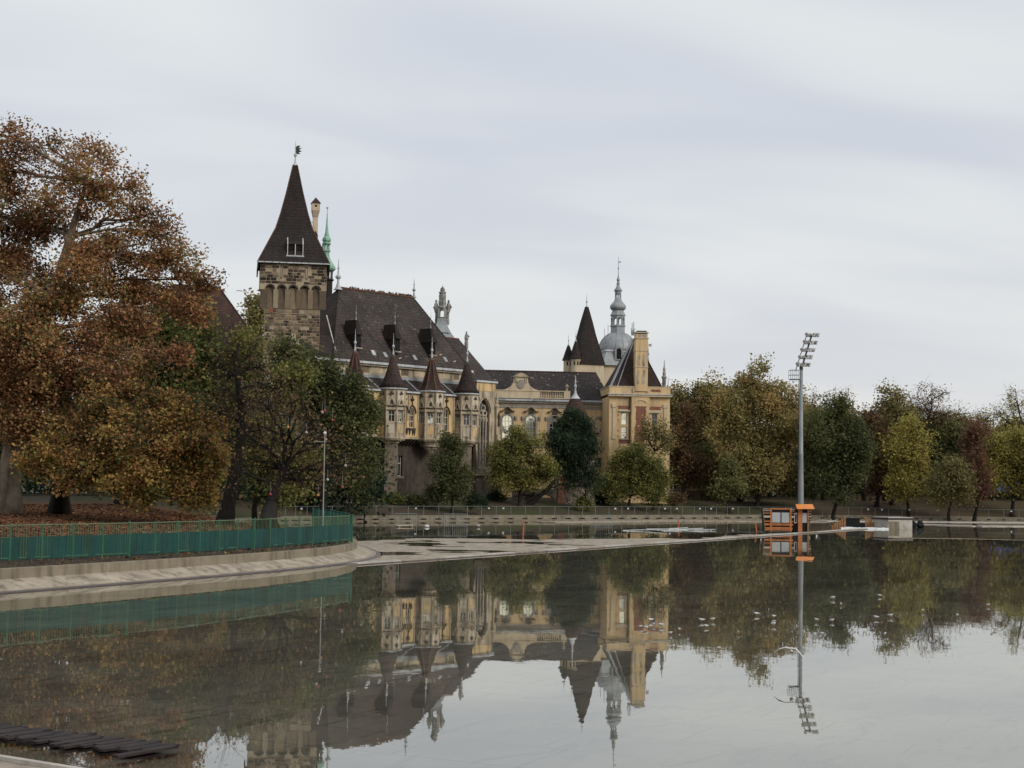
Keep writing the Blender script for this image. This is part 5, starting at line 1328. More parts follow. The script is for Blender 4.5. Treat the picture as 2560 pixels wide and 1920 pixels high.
D_B = 162
c = P(1370, 1200, D_B)
brg = thing('stone_bridge', 'small rubble arch bridge with a red brick abutment beside the round tower', 'bridge', (c.x, c.y, 0), math.radians(5))
bz = lambda y: Zof(1370, y, D_B); bx_ = lambda x: (x - 1370) * D_B / FPX
wall_open(MB(), bx_(1282), bx_(1397), bz(1282), bz(1222), 0, .8, [(bx_(1338), bx_(1390), bz(1282), bz(1238), 'round')]).build('arch_wall', 'rubble', brg)
MB().add([(bx_(1392), -.15, bz(1275)), (bx_(1412), -.15, bz(1275)), (bx_(1411), -.05, bz(1188)), (bx_(1399), -.05, bz(1188)), (bx_(1392), 1.0, bz(1275)), (bx_(1412), 1.0, bz(1275)), (bx_(1411), 1.0, bz(1188)), (bx_(1399), 1.0, bz(1188))],
         [(0, 1, 2, 3), (1, 5, 6, 2), (4, 0, 3, 7), (3, 2, 6, 7)]).build('abutment', 'brick_bare', brg)
mm = MB(); cx0 = bx_(1364); r0 = bx_(1364) - bx_(1338)
for j in range(11):
    a0, a1 = math.pi * j / 11 + .02, math.pi * (j + 1) / 11 - .02
    MB().prism_y([(cx0 + r_ * math.cos(t), bz(1238) - r0 + r_ * math.sin(t)) for r_, t in ((r0, a0), (r0 + .22, a0), (r0 + .22, a1), (r0, a1))], -.06, .05).build('voussoir', 'ashlar_4', brg)
rs3 = random.Random(4)
for kk in range(60):
    x = rs3.uniform(bx_(1284), bx_(1336)); zz_ = rs3.uniform(bz(1268), bz(1226)); w, h = rs3.uniform(.25, .5), rs3.uniform(.14, .24)
    MB().box(x, x + w, -.05, .02, zz_, zz_ + h).build('stone', rs3.choice(['ashlar_1', 'ashlar_4', 'rubble', 'ashlar_2']), brg)

# low stone wall and monument block beyond, and the blue hoarding far right
c = P(1745, 1240, 186)
lw = thing('low_stone_wall', 'long low stone wall under the trees right of the pavilion', 'wall', (c.x, c.y, 0), math.radians(4))
k = 186 / FPX; lz = lambda y: Zof(1745, y, 186)
MB().box(-62 * k, 62 * k, 0, .6, 1.0, lz(1226)).build('wall_core', 'rubble', lw)
for i in range(12): MB().box((-62 + i * 10.33) * k + .01, (-62 + (i + 1) * 10.33) * k - .01, -.08, .68, lz(1226), lz(1222.5)).build('coping_stone', 'grey_trim', lw)
for i in range(48):
    x = (-60 + (i % 16) * 7.5) * k; zz_ = lz(1248) + (i // 16) * .36
    MB().box(x, x + rs3.uniform(.25, .36), -.05, .02, zz_, zz_ + .3).build('stone', rs3.choice(['ashlar_1', 'ashlar_4', 'ashlar_2', 'ashlar_0']), lw)
c = P(1708, 1210, 190)
mo = thing('monument_block', 'grey sloped stone block standing behind the low wall', 'monument', (c.x, c.y, 0))
MB().prism_y([(-.75, 2), (.75, 2), (.62, Zof(1708, 1203, 190)), (-.42, Zof(1708, 1203, 190))], 0, 1.2).build('block', 'stone_pier', mo)
MB().box(-.9, .9, -.15, 1.35, 1.5, 2.2).build('plinth', 'stone_base', mo)
c = P(2530, 1215, 189)
ho = thing('blue_hoarding', 'long blue site hoarding behind the trees at the far right', 'hoarding', (c.x, c.y, 0))
for i in range(9):
    MB().box(-3.0 + i * 2.0, -3.0 + i * 2.0 + 1.98, 0, .06, Zof(2530, 1229, 189), Zof(2530, 1203, 189)).build('panel', 'hoarding_blue', ho)
# ---------------------------------------------------------------- trees
def tube_np(paths, sides):
    """paths: list of (points (n,3), radii (n,)) -> V, F"""
    Vs, Fs, b = [], [], 0
    ang = np.arange(sides) * 2 * np.pi / sides
    for p, r in paths:
        p = np.asarray(p, float); r = np.asarray(r, float)
        t = np.gradient(p, axis=0); t /= np.linalg.norm(t, axis=1)[:, None] + 1e-9
        ref = np.where(np.abs(t[:, 2:3]) > .9, np.array([[1., 0, 0]]), np.array([[0., 0, 1]]))
        a = np.cross(t, ref); a /= np.linalg.norm(a, axis=1)[:, None] + 1e-9; c = np.cross(t, a)
        v = p[:, None, :] + r[:, None, None] * (a[:, None, :] * np.cos(ang)[None, :, None] + c[:, None, :] * np.sin(ang)[None, :, None])
        n = len(p); Vs.append(v.reshape(-1, 3))
        i = np.arange(n - 1)[:, None] * sides; k = np.arange(sides)[None, :]; k2 = (k + 1) % sides
        Fs.append(np.stack([i + k, i + k2, i + sides + k2, i + sides + k], -1).reshape(-1, 4) + b); b += n * sides
    return np.vstack(Vs), np.vstack(Fs)
def bend(a, b, rng, sag=.12, n=5):
    t = np.linspace(0, 1, n)[:, None]; L = np.linalg.norm(b - a)
    off = rng.normal(0, sag * L, 3); off[2] = abs(off[2]) * .6
    return a + (b - a) * t + off * np.sin(np.pi * t) + rng.normal(0, .02 * L, (n, 3)) * np.sin(np.pi * t)

def leaf_quads(C, size, rng, flat=.35, hang=0.0):
    n = len(C)
    nv = rng.normal(0, 1, (n, 3)); nv[:, 2] += flat * 2; nv /= np.linalg.norm(nv, axis=1)[:, None]
    a = rng.normal(0, 1, (n, 3)); a[:, 2] -= hang * 3
    a -= (a * nv).sum(1)[:, None] * nv; a /= np.linalg.norm(a, axis=1)[:, None] + 1e-9
    b = np.cross(nv, a); s = (size * rng.uniform(.6, 1.25, n))[:, None]
    ln = .62 if hang < .5 else .85; wd = .44 if hang < .5 else .22
    V = np.stack([C - a * s * ln, C + b * s * wd - a * s * .05, C + a * s * ln, C - b * s * wd - a * s * .05], 1).reshape(-1, 3)
    F = np.arange(4 * n).reshape(-1, 4)
    return V, F

TREES = []
def tree(name, label, base_px, D, lobes, leaf_mat, n_clumps, per, size, seed, trunk_r=.3, bark='bark_dark', trunk=None, group=None, clump_r=.55, depth=.75,
         fork=.35, tint=(0.5, .22, .14), grad=None, hang=0.0, cat='tree', twig=.012, zbase=None, limbs=2, base_D=None, shell=.45, sides=5, extra_twigs=0, puffs=0, core=.18):
    """lobes: (px, py, rx, ry[, depth offset in m[, weight]]) outlines of the crown's masses at distance D"""
    rng = np.random.default_rng(seed)
    bp = P(base_px, 1260, base_D or D); gz_ = ground(bp.x, bp.y) if zbase is None else zbase
    root = np.array([bp.x, bp.y, gz_ - .1])
    t = thing(name, label, cat, tuple(root), 0, group)
    k = D / FPX
    L = []
    for lb in lobes:
        px, py, rx, ry = lb[:4]; dd = lb[4] if len(lb) > 4 else rng.uniform(-.5, .5) * rx * k; wt = lb[5] if len(lb) > 5 else 1.0
        c = np.array(P(px, py, D + dd)); L.append((c, np.array([rx * k, max(rx, ry) * k * depth, ry * k]), wt))
    # trunk
    if trunk: tp = np.array([root] + [np.array(P(x, y, D)) for x, y in trunk])
    else:
        top = np.mean([c for c, _, _ in L], axis=0); top = root + (top - root) * .8
        tp = bend(root, top, rng, .035, 7)
    tt = np.linspace(0, 1, len(tp)); nt_ = 12
    tf = np.stack([np.interp(np.linspace(0, 1, nt_), tt, tp[:, i]) for i in range(3)], 1)
    tr_r = trunk_r * (1 - .86 * np.linspace(0, 1, nt_) ** .8); tr_r[0] *= 1.45; tr_r[1] *= 1.08
    paths = [(tf, tr_r)]; twigs = []
    # limbs to the lobes, boughs inside the lobes
    nodes = []
    for c, r, wt in L:
        s0 = tf[int(nt_ * fork):]
        j = np.argmin(np.linalg.norm(s0 - c, axis=1) + np.maximum(0, s0[:, 2] - c[2]) * 1.5)
        a = s0[j]; lim = bend(a, c, rng, .10, 6); R0 = min(trunk_r * .5, .03 + .035 * np.linalg.norm(r), .15)
        paths.append((lim, np.linspace(R0, R0 * .45, 6))); loc = [lim[2:]]
        for _ in range(limbs + int(np.linalg.norm(r) * .9)):
            u = rng.normal(0, 1, 3); u /= np.linalg.norm(u); u[2] = u[2] * .7 + .15
            e = c + u * r * rng.uniform(.65, .95); st = lim[rng.integers(2, 6)]
            bo = bend(st, e, rng, .12, 6); paths.append((bo, np.linspace(R0 * .42, R0 * .10 + .006, 6))); loc.append(bo[1:])
        nodes.append(np.vstack(loc))
    vol = np.array([w * (r[0] * r[2]) for _, r, w in L]); vol /= vol.sum()
    CC, TT = [], []
    for (c, r, w), f, nd in zip(L, vol, nodes):
        m = max(3, int(n_clumps * f)); nsub = puffs if puffs else int(rng.integers(6, 10))
        u = rng.normal(0, 1, (nsub, 3)); u /= np.linalg.norm(u, axis=1)[:, None]
        pc = c + u * r * rng.uniform(.40, 1.0, nsub)[:, None]; pr = r[None] * rng.uniform(.18, .48, nsub)[:, None] * rng.uniform(.75, 1.25, (nsub, 3))
        which = rng.integers(0, nsub, m); u = rng.normal(0, 1, (m, 3)); u[:, 2] += .25; u /= np.linalg.norm(u, axis=1)[:, None]
        q = pc[which] + u * pr[which] * (rng.uniform(0, 1, m) ** .38)[:, None]
        inner = rng.uniform(0, 1, m) < core
        q[inner] = c + u[inner] * r * (rng.uniform(0, 1, inner.sum()) ** shell * .85)[:, None]
        sp = rng.uniform(0, 1, m) < .045
        q[sp] = c + u[sp] * r * rng.uniform(.95, 1.22, sp.sum())[:, None]
        TT.append(np.clip(rng.uniform(0, 1, nsub)[which] * .72 + rng.uniform(0, 1, m) * .28, 0, 1)); CC.append(q)
        for p_ in q[:: max(1, int(2 - min(1, extra_twigs)))]:
            d2 = np.linalg.norm(nd - p_, axis=1); s_ = nd[np.argmin(d2)]
            twigs.append((bend(s_, p_, rng, .12, 4), np.array([twig * 1.8, twig * 1.3, twig, twig * .6])))
            for _ in range(extra_twigs):
                e = p_ + rng.normal(0, clump_r * 1.3, 3) + np.array([0, 0, clump_r * .4]); twigs.append((bend(p_, e, rng, .15, 3), np.array([twig, twig * .8, twig * .4])))
    CC = np.vstack(CC); TT = np.concatenate(TT)
    loc = lambda v: v - root
    V, F = tube_np(paths, 7 if trunk_r > .25 else 6)
    tk = mesh_np('trunk', loc(V), F, bark, t, smooth=True)
    V, F = tube_np(twigs, 3)
    mesh_np('twigs', loc(V), F, bark, tk, kind='stuff')
    if per > 0:
        cnt = np.maximum(1, rng.poisson(per, len(CC))); ii = np.repeat(np.arange(len(CC)), cnt)
        off = np.clip(rng.normal(0, 1, (len(ii), 3)), -1.7, 1.7) * clump_r * rng.uniform(.5, 1.2, len(CC))[ii][:, None]
        if hang: off[:, 2] = off[:, 2] * 1.5 - np.abs(off[:, 2]) * hang
        pts = CC[ii] + off
        pts = pts[(pts[:, 2] > gz_ + .05)] if True else pts; 
        ii = ii[(CC[ii] + off)[:, 2] > gz_ + .05]
        ti = tint[0] + (TT[ii] - .5) * 2 * tint[1] + rng.normal(0, tint[2], len(ii))
        if grad:
            zr = (pts[:, 2] - CC[:, 2].min()) / (np.ptp(CC[:, 2]) + 1e-6); ti = ti + grad * (zr - .5)
        V, F = leaf_quads(pts, size, rng, flat=.6, hang=hang)
        mesh_np('crown', loc(V), F, leaf_mat, t, tint=ti, kind='stuff')
    TREES.append((name, len(CC)))
    return t

# ---- left side: plane trees and their neighbours
tree('plane_tree', 'huge orange brown plane tree with pale trunk at the left edge', 12, 104,
     [(40, 430, 85, 90, 2, .34), (165, 450, 100, 80, -2, .34), (290, 475, 85, 60, 0, .34), (235, 390, 80, 50, 1, .30), (40, 350, 80, 36, 0, .30), (120, 365, 50, 36, 1, .22), (345, 545, 95, 50, -1, .42), (110, 560, 140, 95, 3, .42), (400, 600, 60, 40, -1, .4),
      (270, 640, 130, 55, -2, .75), (415, 660, 95, 40, 0, .8), (505, 705, 52, 34, 1, .9), (20, 700, 110, 100, 2, .8), (180, 730, 140, 70, -3, .85), (370, 745, 120, 46, 1, .9), (480, 785, 75, 36, 0, .8), (300, 800, 100, 40, -2, .7),
      (50, 850, 130, 70, -3, .9), (190, 870, 120, 60, -4, .9), (-60, 520, 110, 180, 2, .5), (-70, 850, 110, 180, 0), (60, 970, 120, 50, -3, .9), (180, 960, 110, 46, -4, .8), (30, 1060, 90, 40, -2, .8), (140, 1050, 100, 34, -3, .7), (260, 930, 90, 40, -5, .7), (390, 900, 80, 34, -5, .5), (300, 1000, 60, 30, -6, .4)],
     'leaf_plane', 3000, 46, .185, 1, trunk_r=.95, bark='bark_plane', trunk=[(26, 1180), (44, 1060), (75, 930), (115, 800), (150, 680), (185, 560), (215, 460)], clump_r=.50, depth=.8,
     tint=(.46, .38, .20), grad=-.05, twig=.026, limbs=7, fork=.2, shell=.5)
tree('plane_tree', 'golden yellow plane tree with low sweeping boughs over the leaf covered lawn', 150, 98,
     [(330, 985, 70, 26, -1, .5), (425, 1010, 70, 26, -2, .7), (270, 1030, 80, 26, -2, .6), (370, 1055, 85, 24, -3, .8), (490, 1060, 56, 28, -3, .9), (215, 1080, 90, 26, -2, .7), (320, 1105, 95, 24, -4, .9), (445, 1115, 84, 26, -4), (140, 1125, 80, 26, -1, .7), (530, 1135, 26, 40, -4, .8),
      (250, 1155, 90, 22, -3, .8), (385, 1165, 90, 24, -4), (495, 1185, 52, 28, -4), (80, 1165, 60, 22, 0, .5), (190, 1200, 70, 18, -2, .6), (320, 1212, 70, 18, -4, .8), (425, 1222, 60, 22, -4), (518, 1245, 24, 24, -4, .9), (360, 1245, 30, 16, -4, .6), (480, 1250, 22, 18, -4, .6)],
     'leaf_gold', 1250, 46, .185, 2, trunk_r=.62, bark='bark_dark', trunk=[(152, 1180), (165, 1120), (210, 1060), (270, 1000), (330, 960)], clump_r=.42, tint=(.42, .44, .20), grad=-.45, base_D=106, limbs=4, fork=.25, core=.05)
tree('plane_tree', 'green leaved plane tree wedged behind the orange plane tree', 300, 118,
     [(330, 860, 100, 70), (430, 880, 90, 70), (515, 930, 66, 70), (300, 970, 90, 70), (430, 985, 90, 70), (545, 1010, 60, 70), (200, 1020, 100, 90), (90, 1060, 110, 90), (470, 830, 60, 50)],
     'leaf_yellowgreen', 900, 38, .28, 3, trunk_r=.45, clump_r=.7, tint=(.26, .25, .15))
tree('bushy_tree', 'dense dark green tree behind the trunks of the lawn', 130, 134,
     [(60, 1130, 120, 75), (200, 1140, 110, 80), (330, 1150, 110, 80), (450, 1160, 90, 80), (560, 1180, 80, 60), (-60, 1130, 100, 80)], 'leaf_dark', 560, 34, .34, 4, trunk_r=.35, clump_r=.9)
tree('bare_tree', 'nearly bare dark tree leaning beside the keep tower', 563, 92,
     [(585, 880, 55, 50), (560, 940, 60, 70), (650, 920, 55, 55), (590, 1000, 85, 70), (680, 970, 55, 60, 1), (540, 1030, 50, 60), (620, 1080, 80, 50)],
     'leaf_brown', 360, 3, .16, 5, trunk_r=.46, trunk=[(580, 1220), (600, 1120), (606, 1030), (596, 960), (588, 900), (596, 860)], clump_r=.55, twig=.014, limbs=6, extra_twigs=1, tint=(.45, .3, .2), fork=.3)
tree('spreading_tree', 'low spreading brown leaved tree hung with baubles behind the green fence', 668, 88,
     [(620, 1090, 80, 70), (720, 1080, 90, 70), (800, 1110, 75, 65), (850, 1170, 70, 55), (700, 1170, 90, 50), (770, 1200, 90, 50), (600, 1180, 50, 50), (660, 1010, 60, 50), (740, 1010, 60, 50)],
     'leaf_brown', 420, 5.5, .15, 6, trunk_r=.62, trunk=[(676, 1265), (690, 1225), (705, 1190)], clump_r=.55, twig=.012, limbs=5, extra_twigs=1, tint=(.55, .28, .18), fork=.4, base_D=84)
tree('leafy_tree', 'yellow green tree behind the two bare trunks', 640, 108,
     [(600, 960, 70, 90), (690, 1000, 60, 80), (730, 960, 50, 60), (560, 1080, 70, 80), (650, 1120, 90, 80), (740, 1150, 70, 60), (690, 1240, 60, 26), (740, 1230, 50, 30), (620, 870, 45, 60)],
     'leaf_yellowgreen', 520, 32, .20, 7, trunk_r=.3, clump_r=.55, tint=(.42, .30, .13))
tree('leafy_tree', 'dark green willowy tree in front of the hall, overlapping the first turrets', 800, 118,
     [(745, 905, 55, 42, 0, .8), (815, 950, 50, 44, 0, .8), (875, 985, 55, 40), (915, 1040, 40, 44), (860, 1060, 60, 42), (790, 1010, 56, 46, 0, .7), (720, 940, 44, 50, 0, .7), (890, 1110, 46, 36, 0, .6), (830, 1130, 60, 44, 0, .35), (712, 880, 40, 36, 0, .7), (870, 1190, 56, 44, 0, .3), (945, 1150, 26, 22, 0, .5)],
     'leaf_green', 780, 36, .20, 8, trunk_r=.34, clump_r=.5, tint=(.50, .30, .13), bark='bark_dark', hang=.35)
tree('leafy_tree', 'drab green tree behind the keep, left of its top storey', 640, 172, [(640, 770, 26, 36), (648, 820, 26, 40)], 'leaf_olive', 70, 30, .34, 9, trunk_r=.2, clump_r=.7)
tree('young_tree', 'slim olive young tree standing left of the hall pier', 912, 136, [(905, 1190, 28, 44), (922, 1160, 22, 40), (908, 1230, 26, 26)], 'leaf_olive', 120, 30, .18, 10, trunk_r=.09, clump_r=.4, tint=(.3, .2, .14))
# ---- in front of the castle
tree('leafy_tree', 'dark green bushy tree before the third turret', 1132, 147.5, [(1108, 1170, 36, 36), (1132, 1130, 26, 30), (1152, 1185, 24, 30), (1118, 1215, 34, 30), (1150, 1230, 26, 28), (1092, 1235, 26, 24), (1116, 1105, 16, 22)], 'leaf_green', 400, 34, .18, 11, trunk_r=.2, clump_r=.42, tint=(.46, .30, .13), limbs=3)
tree('leafy_tree', 'round yellow green tree before the baroque wing', 1298, 156, [(1275, 1120, 38, 34), (1325, 1110, 40, 30), (1350, 1150, 34, 32), (1255, 1165, 34, 32), (1300, 1165, 46, 36), (1370, 1185, 24, 28), (1320, 1205, 48, 26), (1268, 1210, 34, 24), (1240, 1135, 20, 24), (1290, 1086, 18, 22)],
     'leaf_yellowgreen', 600, 38, .18, 12, trunk_r=.2, clump_r=.42, tint=(.52, .34, .13), limbs=3, trunk=[(1300, 1225), (1302, 1180), (1300, 1130)])
tree('leaning_tree', 'dark evergreen tree leaning right over the round tower', 1322, 158, [(1436, 1052, 26, 26), (1420, 1080, 34, 26), (1458, 1085, 30, 30), (1392, 1100, 34, 24), (1440, 1115, 44, 28), (1478, 1120, 20, 24), (1412, 1150, 30, 28, 0, .8), (1455, 1160, 36, 26, 0, .7), (1480, 1190, 28, 24, 0, .5), (1430, 1195, 36, 22, 0, .5), (1465, 1215, 26, 18, 0, .4)],
     'leaf_dark', 560, 36, .24, 13, trunk_r=.36, trunk=[(1345, 1243), (1378, 1215), (1396, 1180), (1408, 1140), (1420, 1090)], clump_r=.42, hang=.6, tint=(.5, .32, .15), limbs=3)
tree('leafy_tree', 'broad yellow green tree before the corner pavilion', 1572, 163, [(1545, 1160, 34, 32), (1590, 1140, 36, 28), (1630, 1170, 36, 32), (1570, 1190, 46, 34), (1525, 1210, 32, 34), (1655, 1195, 26, 30), (1615, 1215, 44, 30), (1560, 1235, 40, 24), (1645, 1235, 34, 22)],
     'leaf_yellowgreen', 640, 38, .18, 14, trunk_r=.24, clump_r=.44, tint=(.40, .34, .13), limbs=3)
tree('thin_tree', 'thin tree with sparse yellowing leaves rising in front of the right brick patch', 1632, 165, [(1622, 1100, 34, 46), (1650, 1120, 34, 46), (1640, 1075, 26, 30), (1665, 1100, 24, 40), (1615, 1060, 16, 24)], 'leaf_olive', 170, 14, .20, 15, trunk_r=.14, clump_r=.5, extra_twigs=1, tint=(.5, .3, .2))
for i, (px_, py_, r_, lm, lab) in enumerate([(985, 1262, 26, 'leaf_yellowgreen', 'yellowish shrub at the foot of the first hall pier'), (1040, 1262, 22, 'leaf_green', 'green shrub below the hall window'),
      (1190, 1266, 34, 'leaf_dark', 'dark shrub under the corner buttress of the hall'), (1240, 1258, 26, 'leaf_dark', 'dark shrub left of the bridge arch'), (1500, 1258, 30, 'leaf_dark', 'dark shrub right of the round tower'),
      (1690, 1260, 26, 'leaf_brown', 'brown shrub at the left end of the low stone wall'), (905, 1264, 30, 'leaf_olive', 'olive shrub beside the young tree on the far bank'), (1460, 1268, 20, 'leaf_yellowgreen', 'small yellowish shrub below the niche of the round tower')]):
    tree('shrub', lab, px_, 147.5 if px_ < 1200 else 158 if px_ < 1480 else 165, [(px_ - r_ * .4, py_ - r_ * .35, r_ * .6, r_ * .55), (px_ + r_ * .4, py_ - r_ * .3, r_ * .6, r_ * .5), (px_, py_ - r_ * .7, r_ * .45, r_ * .4)], lm, 70, 26, .16, 40 + i, trunk_r=.05, clump_r=.28, cat='shrub', group='shrubs on the far bank', tint=(.4, .25, .15))
# ---- wood on the right
WOOD = [
 ('round olive tree at the left end of the wood behind the pavilion', 1705, 190, [(1700, 1010, 50, 50), (1735, 990, 50, 40), (1690, 1060, 50, 50), (1740, 1060, 60, 60), (1720, 1130, 60, 60), (1700, 1190, 46, 40), (1745, 1200, 50, 36)], 'leaf_olive', .35),
 ('dark russet tree squeezed between olive crowns beside the pavilion', 1705, 178, [(1700, 1110, 36, 60), (1690, 1180, 36, 50), (1730, 1040, 24, 46), (1740, 1170, 40, 50)], 'leaf_brown', .45),
 ('olive tree with a flat broad top right of the pavilion', 1790, 188, [(1780, 990, 60, 42), (1830, 1000, 50, 50), (1780, 1070, 60, 60), (1830, 1080, 60, 60), (1800, 1150, 70, 60)], 'leaf_olive', .45),
 ('tallest golden olive tree of the wood left of the floodlight mast', 1890, 176, [(1880, 950, 46, 46), (1925, 985, 60, 48), (1840, 1020, 50, 50), (1900, 1050, 80, 60), (1950, 1060, 60, 70), (1850, 1110, 70, 60), (1930, 1140, 80, 60), (1975, 1000, 36, 40), (1880, 1200, 80, 40), (1965, 1190, 50, 40)], 'leaf_olive', .62),
 ('grey green young tree before the wood left of the kiosk', 1822, 170, [(1820, 1180, 30, 30), (1828, 1215, 40, 34), (1806, 1225, 26, 26)], 'leaf_green', .7),
 ('dark olive tree filling the wood between the low wall and the mast', 1850, 182, [(1760, 1150, 50, 60), (1830, 1170, 60, 50), (1780, 1210, 50, 40), (1900, 1190, 60, 50)], 'leaf_olive', .15),
 ('big dense dark green tree right of the floodlight mast', 2080, 174, [(2080, 1030, 52, 40), (2110, 1090, 62, 60), (2050, 1100, 50, 70), (2130, 1160, 52, 60), (2080, 1180, 70, 60), (2040, 1200, 44, 50), (2150, 1110, 34, 50), (2100, 1225, 60, 30)], 'leaf_green', .36),
 ('pale bare topped tree behind the dense dark green tree', 2070, 192, [(2060, 1000, 40, 22), (2100, 1005, 40, 26), (2030, 1020, 26, 30)], 'leaf_olive', .7),
 ('thin brown tree right of the dense dark green tree', 2190, 182, [(2190, 1110, 34, 60), (2200, 1180, 40, 50), (2180, 1060, 34, 40), (2205, 1225, 36, 24)], 'leaf_brown', .4),
 ('tall yellow poplar like tree in the right wood', 2270, 178, [(2280, 1080, 30, 40), (2285, 1140, 40, 50), (2280, 1195, 40, 44), (2245, 1120, 30, 60), (2250, 1200, 30, 40), (2270, 1225, 44, 24), (2300, 1170, 26, 40)], 'leaf_yellow', .35),
 ('dark trunked green tree beside the yellow poplar like tree', 2230, 184, [(2230, 1060, 44, 50), (2220, 1010, 40, 36), (2255, 1030, 40, 30)], 'leaf_olive', .3),
 ('bare twiggy tree standing above the middle of the right wood', 2300, 190, [(2280, 1010, 44, 36), (2330, 1000, 50, 40), (2310, 1050, 60, 40), (2350, 1040, 36, 40)], 'leaf_brown', .5),
 ('low rounded greenish tree leaning over the right bank', 2370, 172, [(2370, 1185, 40, 34), (2350, 1210, 40, 30), (2395, 1215, 40, 30), (2380, 1160, 26, 18), (2365, 1240, 44, 18), (2410, 1240, 26, 16)], 'leaf_olive', .2),
 ('dark red brown cypress like tree on the right', 2435, 176, [(2430, 1110, 26, 40), (2432, 1160, 38, 40), (2436, 1205, 46, 34), (2450, 1080, 20, 24), (2430, 1235, 44, 16)], 'leaf_russet', .65),
 ('green tree behind the low rounded tree on the right', 2345, 190, [(2340, 1110, 50, 60), (2390, 1090, 50, 50), (2360, 1150, 60, 40)], 'leaf_green', .55),
 ('loose brownish tree with a see through top on the right', 2400, 196, [(2390, 1040, 50, 30), (2430, 1060, 40, 36), (2360, 1050, 36, 30), (2460, 1050, 40, 36)], 'leaf_olive', .6),
 ('yellow green tree at the right edge of the wood', 2530, 180, [(2500, 1150, 40, 44), (2545, 1130, 46, 60), (2530, 1180, 50, 36), (2490, 1110, 36, 36), (2590, 1160, 50, 60), (2500, 1205, 46, 26), (2560, 1215, 46, 22)], 'leaf_yellow', .12),
 ('tall loose pale tree at the top right corner of the wood', 2545, 194, [(2540, 1000, 36, 36), (2500, 1040, 36, 36), (2560, 1060, 50, 46), (2520, 1080, 50, 40), (2600, 1030, 46, 60)], 'leaf_yellow', .3),
]
for i, (lab, bx, D_, lobes, lm, ti) in enumerate(WOOD):
    loose = 'bare' in lab or 'loose' in lab
    n = max(90, int(sum(l[2] * l[3] for l in lobes) / 26))
    tree('twiggy_tree' if loose else 'wood_tree', lab, bx, D_, lobes, lm, int(n * (.8 if loose else 1)), 9 if loose else 34, .20 if loose else .25, 60 + i, trunk_r=.30, clump_r=.58 if loose else .60,
         group='trees of the wood on the right', tint=(min(.8, ti + .12), .36, .13), extra_twigs=2 if loose else 0, limbs=4 if loose else 2, twig=.018 if loose else .012, bark='bark_brown' if loose else 'bark_dark')
BACK = [(1690, 985, 'leaf_olive', .5, 'olive'), (1760, 1000, 'leaf_yellow', .15, 'yellowish'), (1835, 985, 'leaf_brown', .6, 'brownish'), (1990, 1005, 'leaf_brown', .8, 'rust brown'), (2035, 1010, 'leaf_olive', .6, 'pale olive'), (2105, 1020, 'leaf_olive', .3, 'grey olive'),
        (2165, 1035, 'leaf_brown', .7, 'brown'), (2215, 1030, 'leaf_olive', .5, 'olive brown'), (2290, 1035, 'leaf_olive', .35, 'drab green'), (2350, 1050, 'leaf_olive', .55, 'dull gold'), (2410, 1050, 'leaf_olive', .75, 'light brown'), (2470, 1060, 'leaf_yellow', .2, 'pale green'), (2540, 1050, 'leaf_olive', .5, 'dun'), (2610, 1040, 'leaf_yellow', .3, 'straw coloured')]
places = ['left end of', 'left part of', 'gap before the mast in', 'mast side of', 'space just right of the mast in', 'back of the dense dark tree in', 'dip in the skyline of', 'centre of', 'middle right of', 'right half of', 'right part of', 'far right of', 'right edge of', 'picture edge of']
for i, ((px_, yt, lm, ti, cw), pl) in enumerate(zip(BACK, places)):
    r_ = 44
    tree('wood_tree', f'{cw} rear tree at the {pl} the right wood', px_, 206 + (i * 7) % 14, [(px_ - 22, yt + 42, 36, 40), (px_ + 24, yt + 50, 36, 40), (px_, yt + 26, 30, 26), (px_ - 20, yt + 110, 46, 50), (px_ + 26, yt + 120, 46, 50), (px_, yt + 180, 56, 50)], lm, 420, 26, .28, 140 + i, trunk_r=.3,
         clump_r=.7, group='rear row of the wood on the right', tint=(min(.85, ti + .15), .34, .13))
# dark undergrowth that closes the wood below the crowns
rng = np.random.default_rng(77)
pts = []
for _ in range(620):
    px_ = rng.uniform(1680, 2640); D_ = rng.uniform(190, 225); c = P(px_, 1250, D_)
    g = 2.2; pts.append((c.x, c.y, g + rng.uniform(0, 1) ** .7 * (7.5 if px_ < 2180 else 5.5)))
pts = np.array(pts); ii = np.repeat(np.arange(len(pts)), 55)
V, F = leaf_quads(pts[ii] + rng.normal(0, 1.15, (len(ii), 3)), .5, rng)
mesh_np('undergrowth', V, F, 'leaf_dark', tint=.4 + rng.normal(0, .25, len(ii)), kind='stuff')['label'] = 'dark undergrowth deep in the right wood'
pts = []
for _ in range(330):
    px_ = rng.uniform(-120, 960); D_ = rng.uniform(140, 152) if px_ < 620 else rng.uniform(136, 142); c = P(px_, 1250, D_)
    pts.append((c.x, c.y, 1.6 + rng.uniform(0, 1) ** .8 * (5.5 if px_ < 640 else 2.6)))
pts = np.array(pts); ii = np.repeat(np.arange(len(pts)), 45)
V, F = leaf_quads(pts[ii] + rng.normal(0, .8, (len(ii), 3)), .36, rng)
mesh_np('undergrowth', V, F, 'leaf_dark', tint=.35 + rng.normal(0, .25, len(ii)), kind='stuff')['label'] = 'dark hedge growth behind the left lawn'
